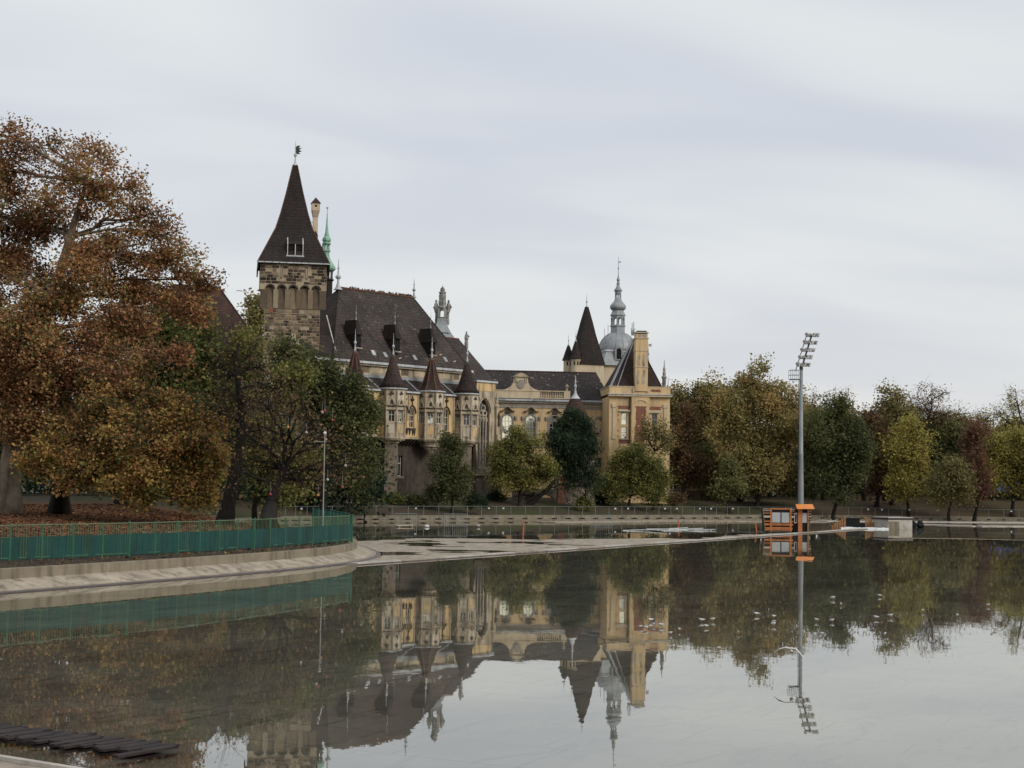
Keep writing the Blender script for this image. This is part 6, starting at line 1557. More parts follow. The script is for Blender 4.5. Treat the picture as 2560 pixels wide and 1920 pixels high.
# slim trunks in the shade of the wood
rt = random.Random(8)
for i, px_ in enumerate([1742, 1768, 1858, 1895, 1925, 2032, 2056, 2160, 2212, 2300, 2420, 2480]):
    D_ = rt.uniform(186, 198); c = P(px_, 1250, D_); g = ground(c.x, c.y)
    lean = rt.uniform(-.6, .6)
    o = MB().tube([(0, 0, -.2), (lean * .3, 0, 2.5), (lean, 0, 6.5)], [.32, .22, .14], 7).build('tree_trunk', 'bark_dark'); o.location = (c.x, c.y, g)
    tag(o, 'slim dark trunk ' + ['right of the low stone wall end', 'behind the middle of the low stone wall', 'below the tallest olive tree, farther left one', 'below the tallest olive tree, middle one', 'below the tallest olive tree, nearest the mast', 'just right of the floodlight mast foot', 'under the dense dark green tree', 'right of the dense dark green tree', 'under the thin brown tree', 'right of the yellow poplar like tree', 'left of the red brown cypress like tree', 'in front of the blue hoarding'][i], 'tree trunk', 'shaded trunks in the right wood')
# fallen leaves
rng = np.random.default_rng(5); n = 26000
Yl = 52 + 66 * rng.uniform(0, 1, n) ** .8; pxl = rng.uniform(-60, 900, n); Xl = (pxl - 1280) / FPX * Yl
sd_l = sdist(Xl, Yl); ok = sd_l > 1.25
Xl, Yl, sd_l = Xl[ok], Yl[ok], sd_l[ok]
keep_ = rng.uniform(0, 1, len(Xl)) < np.clip(.25 + .9 * (sd_l > 2.6), 0, 1); Xl, Yl, sd_l = Xl[keep_], Yl[keep_], sd_l[keep_]
Zl = np.maximum(land_z(Xl[None], Yl[None], sd_l[None])[0], np.interp(sd_l, [1.2, 1.26, 2.0, 3.3, 4.2], [.6, .66, .8, .86, .84])) + .03
V, F = leaf_quads(np.stack([Xl, Yl, Zl], 1), .17, rng, flat=2.2)
mesh_np('fallen_leaves', V, F, 'leaf_litter', tint=.5 + rng.normal(0, .25, len(Xl)), kind='stuff')['label'] = 'carpet of fallen orange leaves on the left lawn'
# a few leaves drifted on the water and the apron by the left bank
n = 260; j = rng.integers(20, len(NEAR) - 20, n); nn_ = normals(NEAR)
q = NEAR[j] - nn_[j] * (.12 + rng.exponential(.5, n))[:, None]
V, F = leaf_quads(np.c_[q, np.full(n, .012)], .10, rng, flat=6)
mesh_np('floating_leaves', V, F, 'leaf_litter', tint=.6 + rng.normal(0, .25, n), kind='stuff')['label'] = 'brown leaves drifted on the water along the left bank'

# weeds and grass tufts along the foot of the fence and the wall
rng = np.random.default_rng(91); n = 2600
j = rng.integers(30, len(NEAR) - 12, n); off = 1.3 + rng.exponential(.22, n); q = NEAR[j] + normals(NEAR)[j] * off[:, None] + rng.normal(0, .3, (n, 2))
sdw = sdist(q[:, 0][None], q[:, 1][None])[0]; q = q[sdw > 1.24]; sdw = sdw[sdw > 1.24]; n = len(q)
zg = np.interp(sdw, [1.2, 1.26, 2.0, 3.3], [.63, .655, .80, .86]); hgt = rng.uniform(.03, .13, n) * (rng.uniform(0, 1, n) ** 2 * 1.5 + .4)
dx = rng.normal(0, .03, (n, 2)); w = .006 + .010 * rng.uniform(0, 1, n)
V = np.stack([np.c_[q[:, 0] - w, q[:, 1], zg], np.c_[q[:, 0] + w, q[:, 1], zg], np.c_[q + dx * 1.4, zg + hgt], np.c_[q + dx * .6 - .002, zg + hgt * .6]], 1).reshape(-1, 3)
mesh_np('weeds', V, np.arange(4 * n).reshape(-1, 4), 'leaf_olive', tint=rng.uniform(0, .7, n), kind='stuff')['label'] = 'thin weeds along the foot of the teal fence'
# ---------------------------------------------------------------- teal fence on the near bank
FP = [W(-60, 1404.5, .82), W(0, 1402, .82), W(335, 1388, .82), W(560, 1375.5, .82), W(760, 1361, .82), W(880, 1351.5, .82)]
fpts = resample(chaikin([(p.x, p.y) for p in FP], 1), .333)
fence = thing('teal_fence', 'green railing with teal boards along the curved near bank', 'fence', (fpts[0][0], fpts[0][1], 0))
fb = np.array([fpts[0][0], fpts[0][1]])
rf_ = random.Random(21)
FH = 1.20
def fz(i): return .80
ft = np.gradient(fpts, axis=0); ft /= np.linalg.norm(ft, axis=1)[:, None]
for i in range(len(fpts) - 1):
    a, b = fpts[i] - fb, fpts[i + 1] - fb; t = ft[i]; n = np.array([t[1], -t[0]])          # n points to the water
    g = rf_.uniform(.004, .010); h = .80 + .80 + rf_.uniform(-.012, .012) ; d0 = rf_.uniform(.0, .012)
    a2, b2 = a + t * g, b - t * g
    MB().prism_z([tuple(a2 + n * (d0 + .016)), tuple(b2 + n * (d0 + .016)), tuple(b2 + n * d0), tuple(a2 + n * d0)], .84 + rf_.uniform(-.02, .01), h).build('board', 'paint_teal', fence)
for i in range(0, len(fpts) - 1, 4):
    q = fpts[i] - fb; big = (i // 4) % 3 == 2
    MB().box(q[0] - .03, q[0] + .03, q[1] - .06, q[1], .6, 2.04 + (.03 if big else 0)).build('post', 'paint_green', fence)
    if i + 4 < len(fpts):
        q2 = fpts[i + 4] - fb
        MB().bar((q[0], q[1] - .02, 2.0), (q2[0], q2[1] - .02, 2.0), .045, .03).build('rail', 'paint_green_worn', fence)
        MB().bar((q[0], q[1] - .02, .90), (q2[0], q2[1] - .02, .90), .03, .03).build('rail', 'paint_green', fence)
        m = MB()
        for k in range(1, 12):
            r_ = q + (q2 - q) * k / 12
            m.box(r_[0] - .008, r_[0] + .008, r_[1] - .034, r_[1] - .018, .86, 1.99)
        m.build('pickets', 'paint_green_worn', fence, kind='stuff')
    # thin bars in front of the boards
    n = np.array([ft[i][1], -ft[i][0]])
# return of the railing round the tip
ret = resample([tuple(fpts[-1]), (-8.3, 77.5), (-9.8, 84.5), (-11.6, 90.5)], .12)
rfence = thing('green_railing', 'dark green railing returning round the tip of the near bank', 'railing', (ret[0][0], ret[0][1], 0))
m = MB(); rb = ret[0]
for q in ret: m.box(q[0] - rb[0] - .008, q[0] - rb[0] + .008, q[1] - rb[1] - .008, q[1] - rb[1] + .008, .78, 2.0)
m.build('pickets', 'paint_teal', rfence, kind='stuff')
for z in (.9, 2.02):
    m = MB()
    for a, b in zip(ret[:-1:10], ret[10::10]): m.bar((a[0] - rb[0], a[1] - rb[1], z), (b[0] - rb[0], b[1] - rb[1], z), .05, .03)
    m.build('rail', 'paint_teal', rfence)
for i in range(0, len(ret), 16): MB().box(ret[i][0] - rb[0] - .03, ret[i][0] - rb[0] + .03, ret[i][1] - rb[1] - .03, ret[i][1] - rb[1] + .03, .7, 2.06).build('post', 'paint_green', rfence)
# thin railing behind the lawn
bp_ = [W(360, 1268, 1.15), W(500, 1273, 1.1), W(590, 1280, 1.05), W(660, 1285, 1.0)]
br_ = resample([(p.x, p.y) for p in bp_], .25)
lrail = thing('lawn_railing', 'thin dark green railing behind the leaning bare tree', 'railing', (br_[0][0], br_[0][1], 0))
m = MB(); b0 = br_[0]
zs_ = [ground(*q) for q in br_]
for q, z in zip(br_, zs_): m.box(q[0] - b0[0] - .01, q[0] - b0[0] + .01, q[1] - b0[1] - .01, q[1] - b0[1] + .01, z, z + .75)
m.build('pickets', 'paint_green', lrail, kind='stuff')
m = MB()
for i in range(len(br_) - 1): m.bar((br_[i][0] - b0[0], br_[i][1] - b0[1], zs_[i] + .77), (br_[i + 1][0] - b0[0], br_[i + 1][1] - b0[1], zs_[i + 1] + .77), .05, .03)
m.build('rail', 'galvanised', lrail)
for i in range(0, len(br_), 12): MB().box(br_[i][0] - b0[0] - .04, br_[i][0] - b0[0] + .04, br_[i][1] - b0[1] - .04, br_[i][1] - b0[1] + .04, zs_[i] - .1, zs_[i] + .85).build('post', 'galvanised', lrail)

# ---------------------------------------------------------------- site fence on the far ledge
fl = FAR; nn_ = normals(fl)
line = fl + nn_ * .5
line = resample([tuple(q) for q in line if 128 < q[1] and q[0] < 92], 1.72)
sf = thing('site_fence', 'long light mesh fence with block feet on the far ledge below the castle', 'fence', (line[0][0], line[0][1], .12))
o0 = line[0]; rf2 = random.Random(6)
for i in range(len(line)):
    q = line[i] - o0
    MB().tube([(q[0], q[1], 0), (q[0] + rf2.uniform(-.03, .03), q[1], 1.26)], .022, 5).build('post', 'galvanised', sf)
    t = line[min(i + 1, len(line) - 1)] - line[max(0, i - 1)]; t = t / np.linalg.norm(t); n = np.array([-t[1], t[0]])
    f = [q - t * .11 - n * .3, q + t * .11 - n * .3, q + t * .11 + n * .3, q - t * .11 + n * .3]
    MB().prism_z([tuple(v) for v in f], .012, .13).build('foot', 'board_dark', sf)
    if i + 1 < len(line):
        q2 = line[i + 1] - o0; m = MB()
        for z in (.12, 1.24): m.tube([(q[0], q[1], z), (q2[0], q2[1], z)], .013, 4)
        m.build('frame', 'galvanised', sf)
        m = MB()
        for k in range(1, 7): v = q + (q2 - q) * k / 7; m.tube([(v[0], v[1], .12), (v[0], v[1], 1.24)], .0022, 3)
        m.build('mesh', 'galvanised', sf, kind='stuff')
    if rf2.random() < .33 and i + 1 < len(line):
        q2 = q + (line[i + 1] - o0 - q) * .5; w = .09
        MB().box(q2[0] - w, q2[0] + w, q2[1] - .03, q2[1] - .01, .98, 1.13).build('notice', 'plastic_white', sf)

# ---------------------------------------------------------------- floodlight mast
D_M = 126.5; bm = P(2002, 1333, D_M)
mast = thing('floodlight_mast', 'tall grey floodlight mast with five rows of lamps behind the orange kiosk', 'floodlight mast', (bm.x, bm.y, 0))
mz = lambda y: Zof(2002, y, D_M); k = D_M / FPX
MB().lathe([(.245, -.1), (.235, 2), (.185, mz(1137)), (.19, mz(1136)), (.19, mz(1134)), (.17, mz(1133)), (.135, mz(925))], 12).build('pole', 'galvanised', mast, smooth=True)
MB().lathe([(.15, mz(925)), (.15, mz(915)), (.09, mz(913))], 10).build('pole_head', 'iron', mast)
a0 = Vector((.05, 0, mz(918))); a1 = Vector((26 * k, -.1, mz(836)))
MB().bar(a0, a1, .16, .14).build('lamp_arm', 'iron', mast)
lr = Vector((-.42, .1, mz(926))); lt = Vector((16 * k, .1, mz(832)))
m = MB().tube([lr, lt], .022, 5); m.tube([lr + Vector((.0, .25, 0)), lt + Vector((0, .25, 0))], .022, 5)
for i in range(16): q = lr.lerp(lt, i / 15); m.tube([q, q + Vector((0, .25, 0))], .015, 4)
m.build('arm_ladder', 'galvanised', mast)
rl = random.Random(2)
for r in range(5):
    c = a0.lerp(a1, .06 + r * .225)
    MB().bar(c + Vector((-.42, 0, -.08)), c + Vector((.62, 0, -.08)), .05, .05).build('lamp_rail', 'iron', mast)
    for j, dx in enumerate((-.34, -.06, .24, .50)):
        q = c + Vector((dx, rl.uniform(-.12, .12), .10 + rl.uniform(-.04, .04)))
        yaw = (-140, -110, -60, -25)[j]; pit = -28
        d = Vector((math.cos(math.radians(yaw)) * math.cos(math.radians(pit)), math.sin(math.radians(yaw)) * math.cos(math.radians(pit)), math.sin(math.radians(pit))))
        a = d.cross(Vector((0, 0, 1))).normalized(); b = a.cross(d); m = MB(); n = 12; vs = []
        for rad, off in ((.05, -.16), (.09, -.12), (.15, .02), (.17, .10), (.175, .12)):
            for s in range(n): t = 2 * math.pi * s / n; vs.append(q + d * off + (a * math.cos(t) + b * math.sin(t)) * rad)
        fs = [(i * n + s, i * n + (s + 1) % n, (i + 1) * n + (s + 1) % n, (i + 1) * n + s) for i in range(4) for s in range(n)] + [tuple(range(n))]
        m.add(vs, fs); lamp = m.build('lamp', 'zinc_pale' if (r + j) % 3 else 'galvanised', mast)
        MB().add([q + d * .115 + (a * math.cos(2 * math.pi * s / n) + b * math.sin(2 * math.pi * s / n)) * .165 for s in range(n)], [tuple(range(n))]).build('lens', 'lamp_glass', lamp)
# service platform
px0, px1 = -.95, -.12; pz0, pz1 = mz(948), mz(926)
MB().box(px0, px1, -.45, .45, pz0 - .06, pz0).build('platform', 'galvanised', mast)
m = MB()
for x in np.linspace(px0, px1, 6):
    for y in (-.45, .45): m.tube([(x, y, pz0), (x, y, pz1)], .018, 4)
for y in (-.45, .45):
    for z in (pz0 + (pz1 - pz0) * .45, pz1): m.tube([(px0, y, z), (px1, y, z)], .018, 4)
for z in (pz0 + (pz1 - pz0) * .45, pz1): m.tube([(px0, -.45, z), (px0, .45, z)], .018, 4)
m.build('platform_rail', 'galvanised', mast)
m = MB(); 
for dx in (-.28, -.24): m.tube([(dx - .02, -.05, 2.0), (dx + .06, -.05, pz0)], .012, 4)
m.build('climbing_rail', 'iron', mast)

# ---------------------------------------------------------------- orange kiosk
KS = 125.0 / FPX / 13.825
kb = P(1966.7, 1329, 124.0)
kio = thing('orange_kiosk', 'boat shaped orange slatted kiosk with grey windows and tilted orange canopy', 'kiosk', (kb.x, kb.y, 0.0), math.radians(-3))
X = lambda v: (v - 1060) * KS
Z = lambda v: (1222 - v) * KS + .03
# left cabin: dark body, post frame, slats on the flared bow
MB().prism_y([(X(335), Z(1190)), (X(1235), Z(1200)), (X(1330), Z(450)), (X(270), Z(450))], .06, 2.0).build('cabin_body', 'black_felt', kio)
for a, b in ((500, 552), (1165, 1222)): MB().box(X(a), X(b), -.04, .055, Z(1205), Z(425)).build('post', 'wood_orange', kio)
MB().box(X(553), X(1164), -.03, .05, Z(462), Z(418)).build('top_beam', 'wood_orange', kio)
for a, b in ((935, 965), (972, 1005), (1060, 1095), (1100, 1130), (1138, 1175)): MB().box(X(553), X(1164), -.025, .05, Z(b), Z(a)).build('rail_board', 'wood_orange', kio)
for a, b in ((565, 845), (885, 1150)): MB().box(X(a), X(b), .0, .058, Z(908), Z(565)).build('window_panel', 'panel_grey', kio)
def bow_x(v): return 250 + (v - 440) * (330 - 250) / (1190 - 440)
for a, b, mt in ((440, 462, 'wood_pale'), (500, 518, 'wood_pale'), (568, 608, 'wood_brown'), (676, 742, 'wood_pale'), (850, 885, 'wood_orange'), (940, 1005, 'wood_orange'), (1075, 1120, 'wood_orange'), (1135, 1175, 'wood_orange')):
    MB().prism_y([(X(bow_x(b)), Z(b)), (X(499), Z(b)), (X(499), Z(a)), (X(bow_x(a)), Z(a))], -.02, .05).build('slat', mt, kio)
    MB().prism_y([(X(1223), Z(b)), (X(1345 - (b - 440) * .13), Z(b)), (X(1345 - (a - 440) * .13), Z(a)), (X(1223), Z(a))], -.02, .05).build('slat', mt, kio)
MB().bar((X(250), .0, Z(440)), (X(330), .0, Z(1190)), .05, .04).build('bow_edge', 'wood_brown', kio)
MB().box(X(420), X(530), .2, .6, -.05, Z(1192)).build('footing', 'concrete', kio)
# right booth with canopy
MB().box(X(1300), X(1760), .10, 1.9, -.05, Z(440)).build('booth_body', 'black_felt', kio)
MB().box(X(1440), X(1520), -.10, .0, Z(1215), Z(425)).build('post', 'wood_orange', kio)
MB().box(X(1522), X(1585), -.06, .04, Z(1215), Z(425)).build('post', 'wood_orange', kio)
MB().box(X(1590), X(1752), .03, .098, Z(900), Z(568)).build('booth_window', 'panel_grey', kio)
MB().box(X(1320), X(1415), .04, .098, Z(920), Z(570)).build('ticket_window', 'plastic_white', kio)
MB().box(X(1345), X(1395), .02, .038, Z(880), Z(610)).build('ticket_opening', 'dark_opening', kio)
MB().add([(X(1380), -.55, Z(430)), (X(1970), -.55, Z(418)), (X(1990), .9, Z(268)), (X(1410), .9, Z(275)), (X(1380), -.55, Z(436)), (X(1970), -.55, Z(424)), (X(1990), .9, Z(276)), (X(1410), .9, Z(283))],
         [(0, 1, 2, 3), (7, 6, 5, 4), (0, 4, 5, 1), (1, 5, 6, 2), (2, 6, 7, 3), (3, 7, 4, 0)]).build('canopy', 'paint_orange', kio)
MB().prism_y([(X(1765), Z(1190)), (X(1790), Z(1190)), (X(1885), Z(680)), (X(1840), Z(440)), (X(1765), Z(440))], .06, 1.6).build('stern_body', 'black_felt', kio)
MB().box(X(1762), X(1806), -.02, .05, Z(1190), Z(440)).build('post', 'wood_brown', kio)
for i, a in enumerate(range(480, 1150, 95)): MB().prism_y([(X(1807), Z(a + 40)), (X(1893 - max(0, a - 640) * .2), Z(a + 40)), (X(1893 - max(0, a - 640) * .2), Z(a)), (X(1807), Z(a))], -.01, .055).build('slat', 'wood_brown' if i != 2 else 'wood_pale', kio)

# ---------------------------------------------------------------- right of the kiosk: steps, black stage, concrete hut, tarp bundles
k7 = 138 / FPX / 6.506
def stepset(name, label, pxa, D, n, flip):
    b = P(pxa, 1318, D); t = thing(name, label, 'steps', (b.x, b.y, 0))
    for i in range(n):
        h = (.18 + .15 * i) if not flip else (.18 + .15 * (n - 1 - i))
        MB().box(i * .22, i * .22 + .17, -.06, .0, -.05, h + .08).build('plank', 'wood_brown', t)
        MB().box(i * .22 - .02, i * .22 + .20, .0, 1.2, h, h + .05).build('tread', 'wood_brown', t)
    return t
stepset('timber_steps', 'brown timber steps rising towards the black stage', 2079, 140, 6, False)
stepset('timber_steps', 'brown timber steps falling away right of the black stage', 2163, 141, 6, True)
b = P(2130, 1316, 143); t = thing('black_stage', 'black covered stage box between two timber steps', 'stage', (b.x, b.y, 0))
MB().box(-.9, .72, 0, 1.6, -.05, .78).build('body', 'black_felt', t); MB().box(-1.0, .76, -.08, 1.7, .79, .84).build('lid', 'board_dark', t); MB().box(.74, 1.35, .2, 1.3, -.05, .38).build('side_box', 'black_felt', t)
b = P(2150, 1318.5, 137); t = thing('white_tarp', 'long pale tarpaulin strip lying on the kerb in front of the black stage', 'tarpaulin', (b.x, b.y, 0), math.radians(4))
m = MB(); rt_ = random.Random(1)
for i in range(12):
    x = -1.7 + i * .36; h = .14 + rt_.uniform(-.03, .05); m.add([(x, 0, .0), (x + .36, 0, 0), (x + .36, .1, h), (x, .1, .14 + .03 * math.sin(i)), (x, .6, .08), (x + .36, .6, .08)], [(0, 1, 2, 3), (3, 2, 5, 4)])
m.build('sheet', 'plastic_white', t)
hb = W(2255, 1322, 0); hut = thing('concrete_hut', 'low pale concrete block with a slab lid standing in the water', 'concrete block', (hb.x, hb.y, 0), math.radians(24))
MB().box(-1.55, 1.15, 0, 2.2, -.1, .82).build('body', 'concrete_pale', hut)
MB().box(-1.5, -.30, -.02, -.001, -.02, .66).build('hatch', 'concrete_wall', hut)
MB().box(-1.65, 1.25, -.1, 2.3, .86, .96).build('lid', 'board_dark', hut); MB().box(-1.55, 1.2, -.05, 2.2, .965, 1.04).build('lid_top', 'concrete_pale', hut)
for px_, lab in ((2283, 'black crumpled tarp bundle against the concrete block'), (2301, 'black crumpled tarp bundle farther right of the concrete block')):
    b = W(px_, 1319, 0); m = MB(); m.ball((0, 0, .28), .36, 9, 7, .9); r_ = random.Random(px_)
    m.v = [(x + r_.uniform(-.1, .1), y + r_.uniform(-.1, .1), max(-.02, z + r_.uniform(-.1, .1))) for x, y, z in m.v]
    o = m.build('tarp_bundle', 'black_felt'); o.location = b; tag(o, lab, 'bundle')

# ---------------------------------------------------------------- barriers, marker poles, white bars in the back basin
def barrier():
    t = thing('crowd_barrier', 'x', 'barrier', (0, 0, 0), 0, 'crowd barriers standing in the back basin')
    m = MB()
    for z in (.12, 1.0): m.tube([(-.95, 0, z), (.95, 0, z)], .02, 5)
    for x in (-.95, .95): m.tube([(x, 0, .0), (x, 0, 1.0)], .02, 5)
    m.build('frame', 'galvanised', t)
    m = MB()
    for i in range(1, 11): m.tube([(-.95 + i * .1727, 0, .12), (-.95 + i * .1727, 0, 1.0)], .009, 4)
    m.build('bars', 'galvanised', t, kind='stuff')
    for x in (-.7, .7): MB().bar((x, -.3, .02), (x, .3, .02), .04, .03).build('foot', 'galvanised', t)
    return t
b0_ = barrier()
for i, (px_, py_, lab) in enumerate(((1139, 1313, 'crowd barrier in the back basin straight below the third turret'), (1503, 1316, 'crowd barrier in the back basin below the round tower'), (1013, 1312, 'far crowd barrier beside the floating crate in the back basin'))):
    o = b0_ if i == 0 else dup_tree(b0_); o['label'] = lab; q = W(px_, py_, 0); o.location = (q.x, q.y, -.06); o.rotation_euler = (0, 0, math.radians((3, -4, 12)[i]))
for px_, y0, y1, lab in ((1307.5, 1340, 1298, 'slim orange marker pole standing in the middle of the back basin'), (1696, 1321, 1301, 'short red marker pole behind the white bars'), (1892, 1330, 1305, 'orange marker pole just left of the kiosk')):
    q = W(px_, y0, 0); h = Zof(px_, y1, q.y)
    o = MB().tube([(0, 0, -.1), (.03 if px_ != 1892 else -.12, 0, h)], .05, 8).build('marker_pole', 'pole_red'); o.location = q; tag(o, lab, 'pole')
rb_ = random.Random(14)
for i in range(9):
    px_ = 1598 + i * 20 + rb_.uniform(-6, 6); q = W(px_, 1325 + rb_.uniform(-3, 4), 0); L = rb_.uniform(.7, 1.5); a = rb_.uniform(-.35, .35)
    o = MB().bar((-L, 0, .03), (L, 0, .06 + rb_.uniform(0, .14)), .09, .05).build('white_bar', 'plastic_white'); o.location = q; o.rotation_euler = (0, 0, a)
    tag(o, 'white plastic bar in the heap lying in the back basin', 'bar', 'white bars heaped in the back basin')
q = W(1010, 1317, 0); t = thing('floating_crate', 'small pale wooden crate lying in the back basin behind the bank tip', 'crate', (q.x, q.y, 0), .5)
for i in range(5): MB().bar((-.7, -.3 + i * .15, .10 + .03 * (i % 2)), (.7, -.28 + i * .15, .14), .11, .03).build('slat', 'wood_pale', t)
for x in (-.55, .55): MB().bar((x, -.38, .06), (x, .38, .06), .08, .06).build('batten', 'wood_pale', t)
q = W(1067, 1318, 0); o = MB().ball((0, 0, .08), .2, 10, 6, .6).build('buoy', 'plastic_white'); o.location = q; tag(o, 'white float drifting right of the wooden crate', 'float')

# ---------------------------------------------------------------- lamp post and baubles in the spreading tree
q = P(808, 1270, 80); g = ground(q.x, q.y); t = thing('lamp_post', 'slim white lamp post behind the teal fence among the trees', 'lamp post', (q.x, q.y, g))
h = Zof(812, 1085, 80) - g
MB().lathe([(.05, -.1), (.045, .3), (.03, .35), (.022, h)], 8).build('pole', 'pole_white', t)
MB().bar((-.5, 0, h - .4), (.1, 0, h - .4), .03).build('arm', 'pole_white', t)
MB().ball((.0, 0, h + .05), .09, 10, 6).build('globe', 'lamp_glass', t)
for i, (px_, py_, mt, lab) in enumerate([(812, 1027, 'bauble_red', 'top red bauble'), (806, 1031, 'bauble_white', 'small white bauble beside the top red one'), (831, 1050, 'bauble_red', 'red bauble right of the top pair'), (766, 1081, 'bauble_white', 'white bauble in the middle of the tree'),
      (815, 1099, 'bauble_gold', 'gold bauble below the red ones'), (720, 1068, 'bauble_gold', 'gold bauble at the left of the crown'), (864, 1164, 'bauble_white', 'white bauble on the right boughs'), (819, 1199, 'bauble_white', 'white bauble beside the lamp post'),
      (856, 1218, 'bauble_red', 'low red bauble on the right'), (795, 1238, 'bauble_gold', 'low gold bauble left of the lamp post'), (676, 1236, 'bauble_red', 'low red bauble on the trunk side')]):
    q = P(px_, py_, 84); t = thing('bauble', lab + ' hanging in the spreading tree', 'bauble', (q.x, q.y, q.z), 0, 'baubles hanging in the spreading tree')
    MB().ball((0, 0, 0), .075, 10, 7).build('ball', mt, t, smooth=True)
    m = MB(); ln = .45 if i % 2 else .6
    m.tube([(0, 0, .07), (0, 0, .08 + ln)], .005, 5)
    for j in range(6): m.ball((0, 0, .13 + j * ln / 6), .011, 5, 4)
    m.build('beaded_cord', 'bauble_white', t)

# ---------------------------------------------------------------- dark boards lying in the water at the lower left
t = thing('board_mat', 'mat of dark wet boards lying in the water at the lower left', 'board mat', tuple(W(200, 1860, 0)))
o0 = W(200, 1860, 0); rb2 = random.Random(31)
pts = [(-60, 1822), (20, 1828), (60, 1833), (105, 1838), (150, 1841), (185, 1846), (220, 1851), (250, 1855), (285, 1858), (315, 1862), (345, 1866), (375, 1869), (405, 1873), (432, 1878)]
pts2 = []
for a, b in zip(pts[:-1], pts[1:]): pts2 += [a, ((a[0] + b[0]) / 2, (a[1] + b[1]) / 2)]
for i, (x, y) in enumerate(pts2):
    c = W(x, y, 0) - o0; L = rb2.uniform(.42, .6) if i % 5 else .75; d = Vector((-.60, -.80, 0)).normalized(); s = rb2.uniform(-.14, .14)
    z = .022 + .006 * (i % 2) + rb2.uniform(0, .006)
    MB().bar(c + d * (s - L * .35) + Vector((0, 0, z)), c + d * (s + L) + Vector((0, 0, z)), rb2.uniform(.12, .15), .034).build('board', 'board_dark', t)
for i in range(6):
    c = W(-40 + i * 28, 1812 + i * 7, 0) - o0; d = Vector((-.6, -.8, 0)).normalized(); MB().bar(c - d * .2 + Vector((0, 0, .026)), c + d * .35 + Vector((0, 0, .026)), .14, .05).build('board', 'board_dark', t)

# ---------------------------------------------------------------- gulls
def gull_mesh(standing):
    """body with head and tail, folded wings and legs of a small gull facing +x, 0.2 m long"""
    prof = [(-.115, .004, .062), (-.09, .014, .060), (-.05, .030, .058), (0, .038, .056), (.035, .034, .060), (.055, .024, .074), (.066, .018, .090), (.078, .021, .102), (.092, .017, .104), (.103, .006, .103)]
    m = MB(); n = 10; vs = []
    for x, r, z in prof:
        for k in range(n): a = 2 * math.pi * k / n; vs.append((x, r * math.cos(a), z + r * 1.05 * math.sin(a)))
    m.add(vs, [(i * n + k, i * n + (k + 1) % n, (i + 1) * n + (k + 1) % n, (i + 1) * n + k) for i in range(len(prof) - 1) for k in range(n)] + [tuple(range(n - 1, -1, -1)), tuple(range((len(prof) - 1) * n, len(prof) * n))])
    return m
def make_gull():
    t = thing('gull', 'x', 'gull', (0, 0, 0), 0, 'gulls standing in the shallow water')
    gull_mesh(True).build('body', 'gull_white', t, smooth=True)
    for s in (-1, 1):
        m = MB(); ws = [(.03, .036, .070), (.0, .041, .078), (-.06, .034, .076), (-.135, .010, .066), (-.06, .036, .052), (.0, .042, .050)]
        m.add([(x, s * y, z) for x, y, z in ws] + [(x, s * (y - .012), z) for x, y, z in ws], [(0, 1, 2, 3, 4, 5), (11, 10, 9, 8, 7, 6)] + [(i, (i + 1) % 6, (i + 1) % 6 + 6, i + 6) for i in range(6)])
        m.build('wing', 'gull_grey', t)
        MB().tube([(.0, s * .014, .035), (.004, s * .014, -.03)], .0035, 4).build('leg', 'pole_red', t)
    MB().lathe([(.006, 0), (.004, .012), (.0005, .026)], 6).build('bill', 'gull_dark', t)
    bl = t.children[-1]; bl.rotation_euler = (0, math.radians(98), 0); bl.location = (.100, 0, .103)
    MB().ball((.078, 0, .104), .0225, 8, 5).build('ear_spot', 'gull_dark', t)
    t.children[-1].scale = (.35, 1.02, .35); t.children[-1].location = (.05, 0, .068)
    return t
g0 = make_gull()
GULL_LABELS = ['leftmost gull of the five on the pavilion reflection', 'gull second from left on the pavilion reflection', 'farthest gull of the five on the pavilion reflection', 'gull in the middle of the five on the pavilion reflection', 'rightmost gull of the five on the pavilion reflection', 'gull just right of the pavilion reflection', 'gull standing thin and upright right of the pavilion reflection', 'left gull of the group of three beside the big tree reflection', 'nearest gull of the group of three beside the big tree reflection', 'right gull of the group of three beside the big tree reflection', 'lone gull nearest the camera left of the mast reflection', 'hunched gull between the group of three and the mast reflection', 'left gull of the pair left of the mast reflection', 'upper gull of two close together left of the mast reflection', 'first gull right of the mast reflection', 'nearest gull right of the mast reflection', 'second gull right of the mast reflection', 'farthest gull right of the mast reflection, on dark water', 'gull facing away below the farthest one right of the mast', 'gull at the edge of the dark green tree reflection', 'farthest gull of all, standing on the right on dark water', 'gull on bright water in the middle of the right side', 'gull amid ripples right of the dark green tree reflection', 'gull by the ragged tree reflection on the right', 'small gull alone on bright water on the right', 'upper gull near the right edge', 'nearest gull near the right edge', 'lower gull of two close together left of the mast reflection']
GZ_ = [(212, 274, 30), (240, 280, 20), (262, 240, 200), (278, 262, -20), (318, 266, 170), (367, 308, 10), (415, 290, 95), (530, 241, 170), (552, 271, 190), (588, 237, 15), (620, 388, 30), (722, 306, 250), (815, 208, 175), (905, 220, 200), (1130, 240, 120),
       (1158, 312, 0), (1210, 242, 15), (1215, 124, 20), (1257, 156, 80), (1440, 226, 150), (1458, 110, 170), (1487, 314, 60), (1515, 217, 5), (1685, 190, 100), (1865, 216, 80), (2025, 160, 20), (2057, 284, 175), (905, 262, 30)]
for i, (zx, zy, a) in enumerate(GZ_):
    px_, py_ = 1500 + zx / 2.087, 1440 + zy / 2.087; q = W(px_, py_, 0)
    o = g0 if i == 0 else dup_tree(g0)
    o['label'] = GULL_LABELS[i]
    s = .82 * (q.y / 44) ** .35 * (.88 + .24 * ((i * 7) % 5) / 4)
    o.location = (q.x, q.y, .02); o.rotation_euler = (0, 0, math.radians(a)); o.scale = (s, s, s)
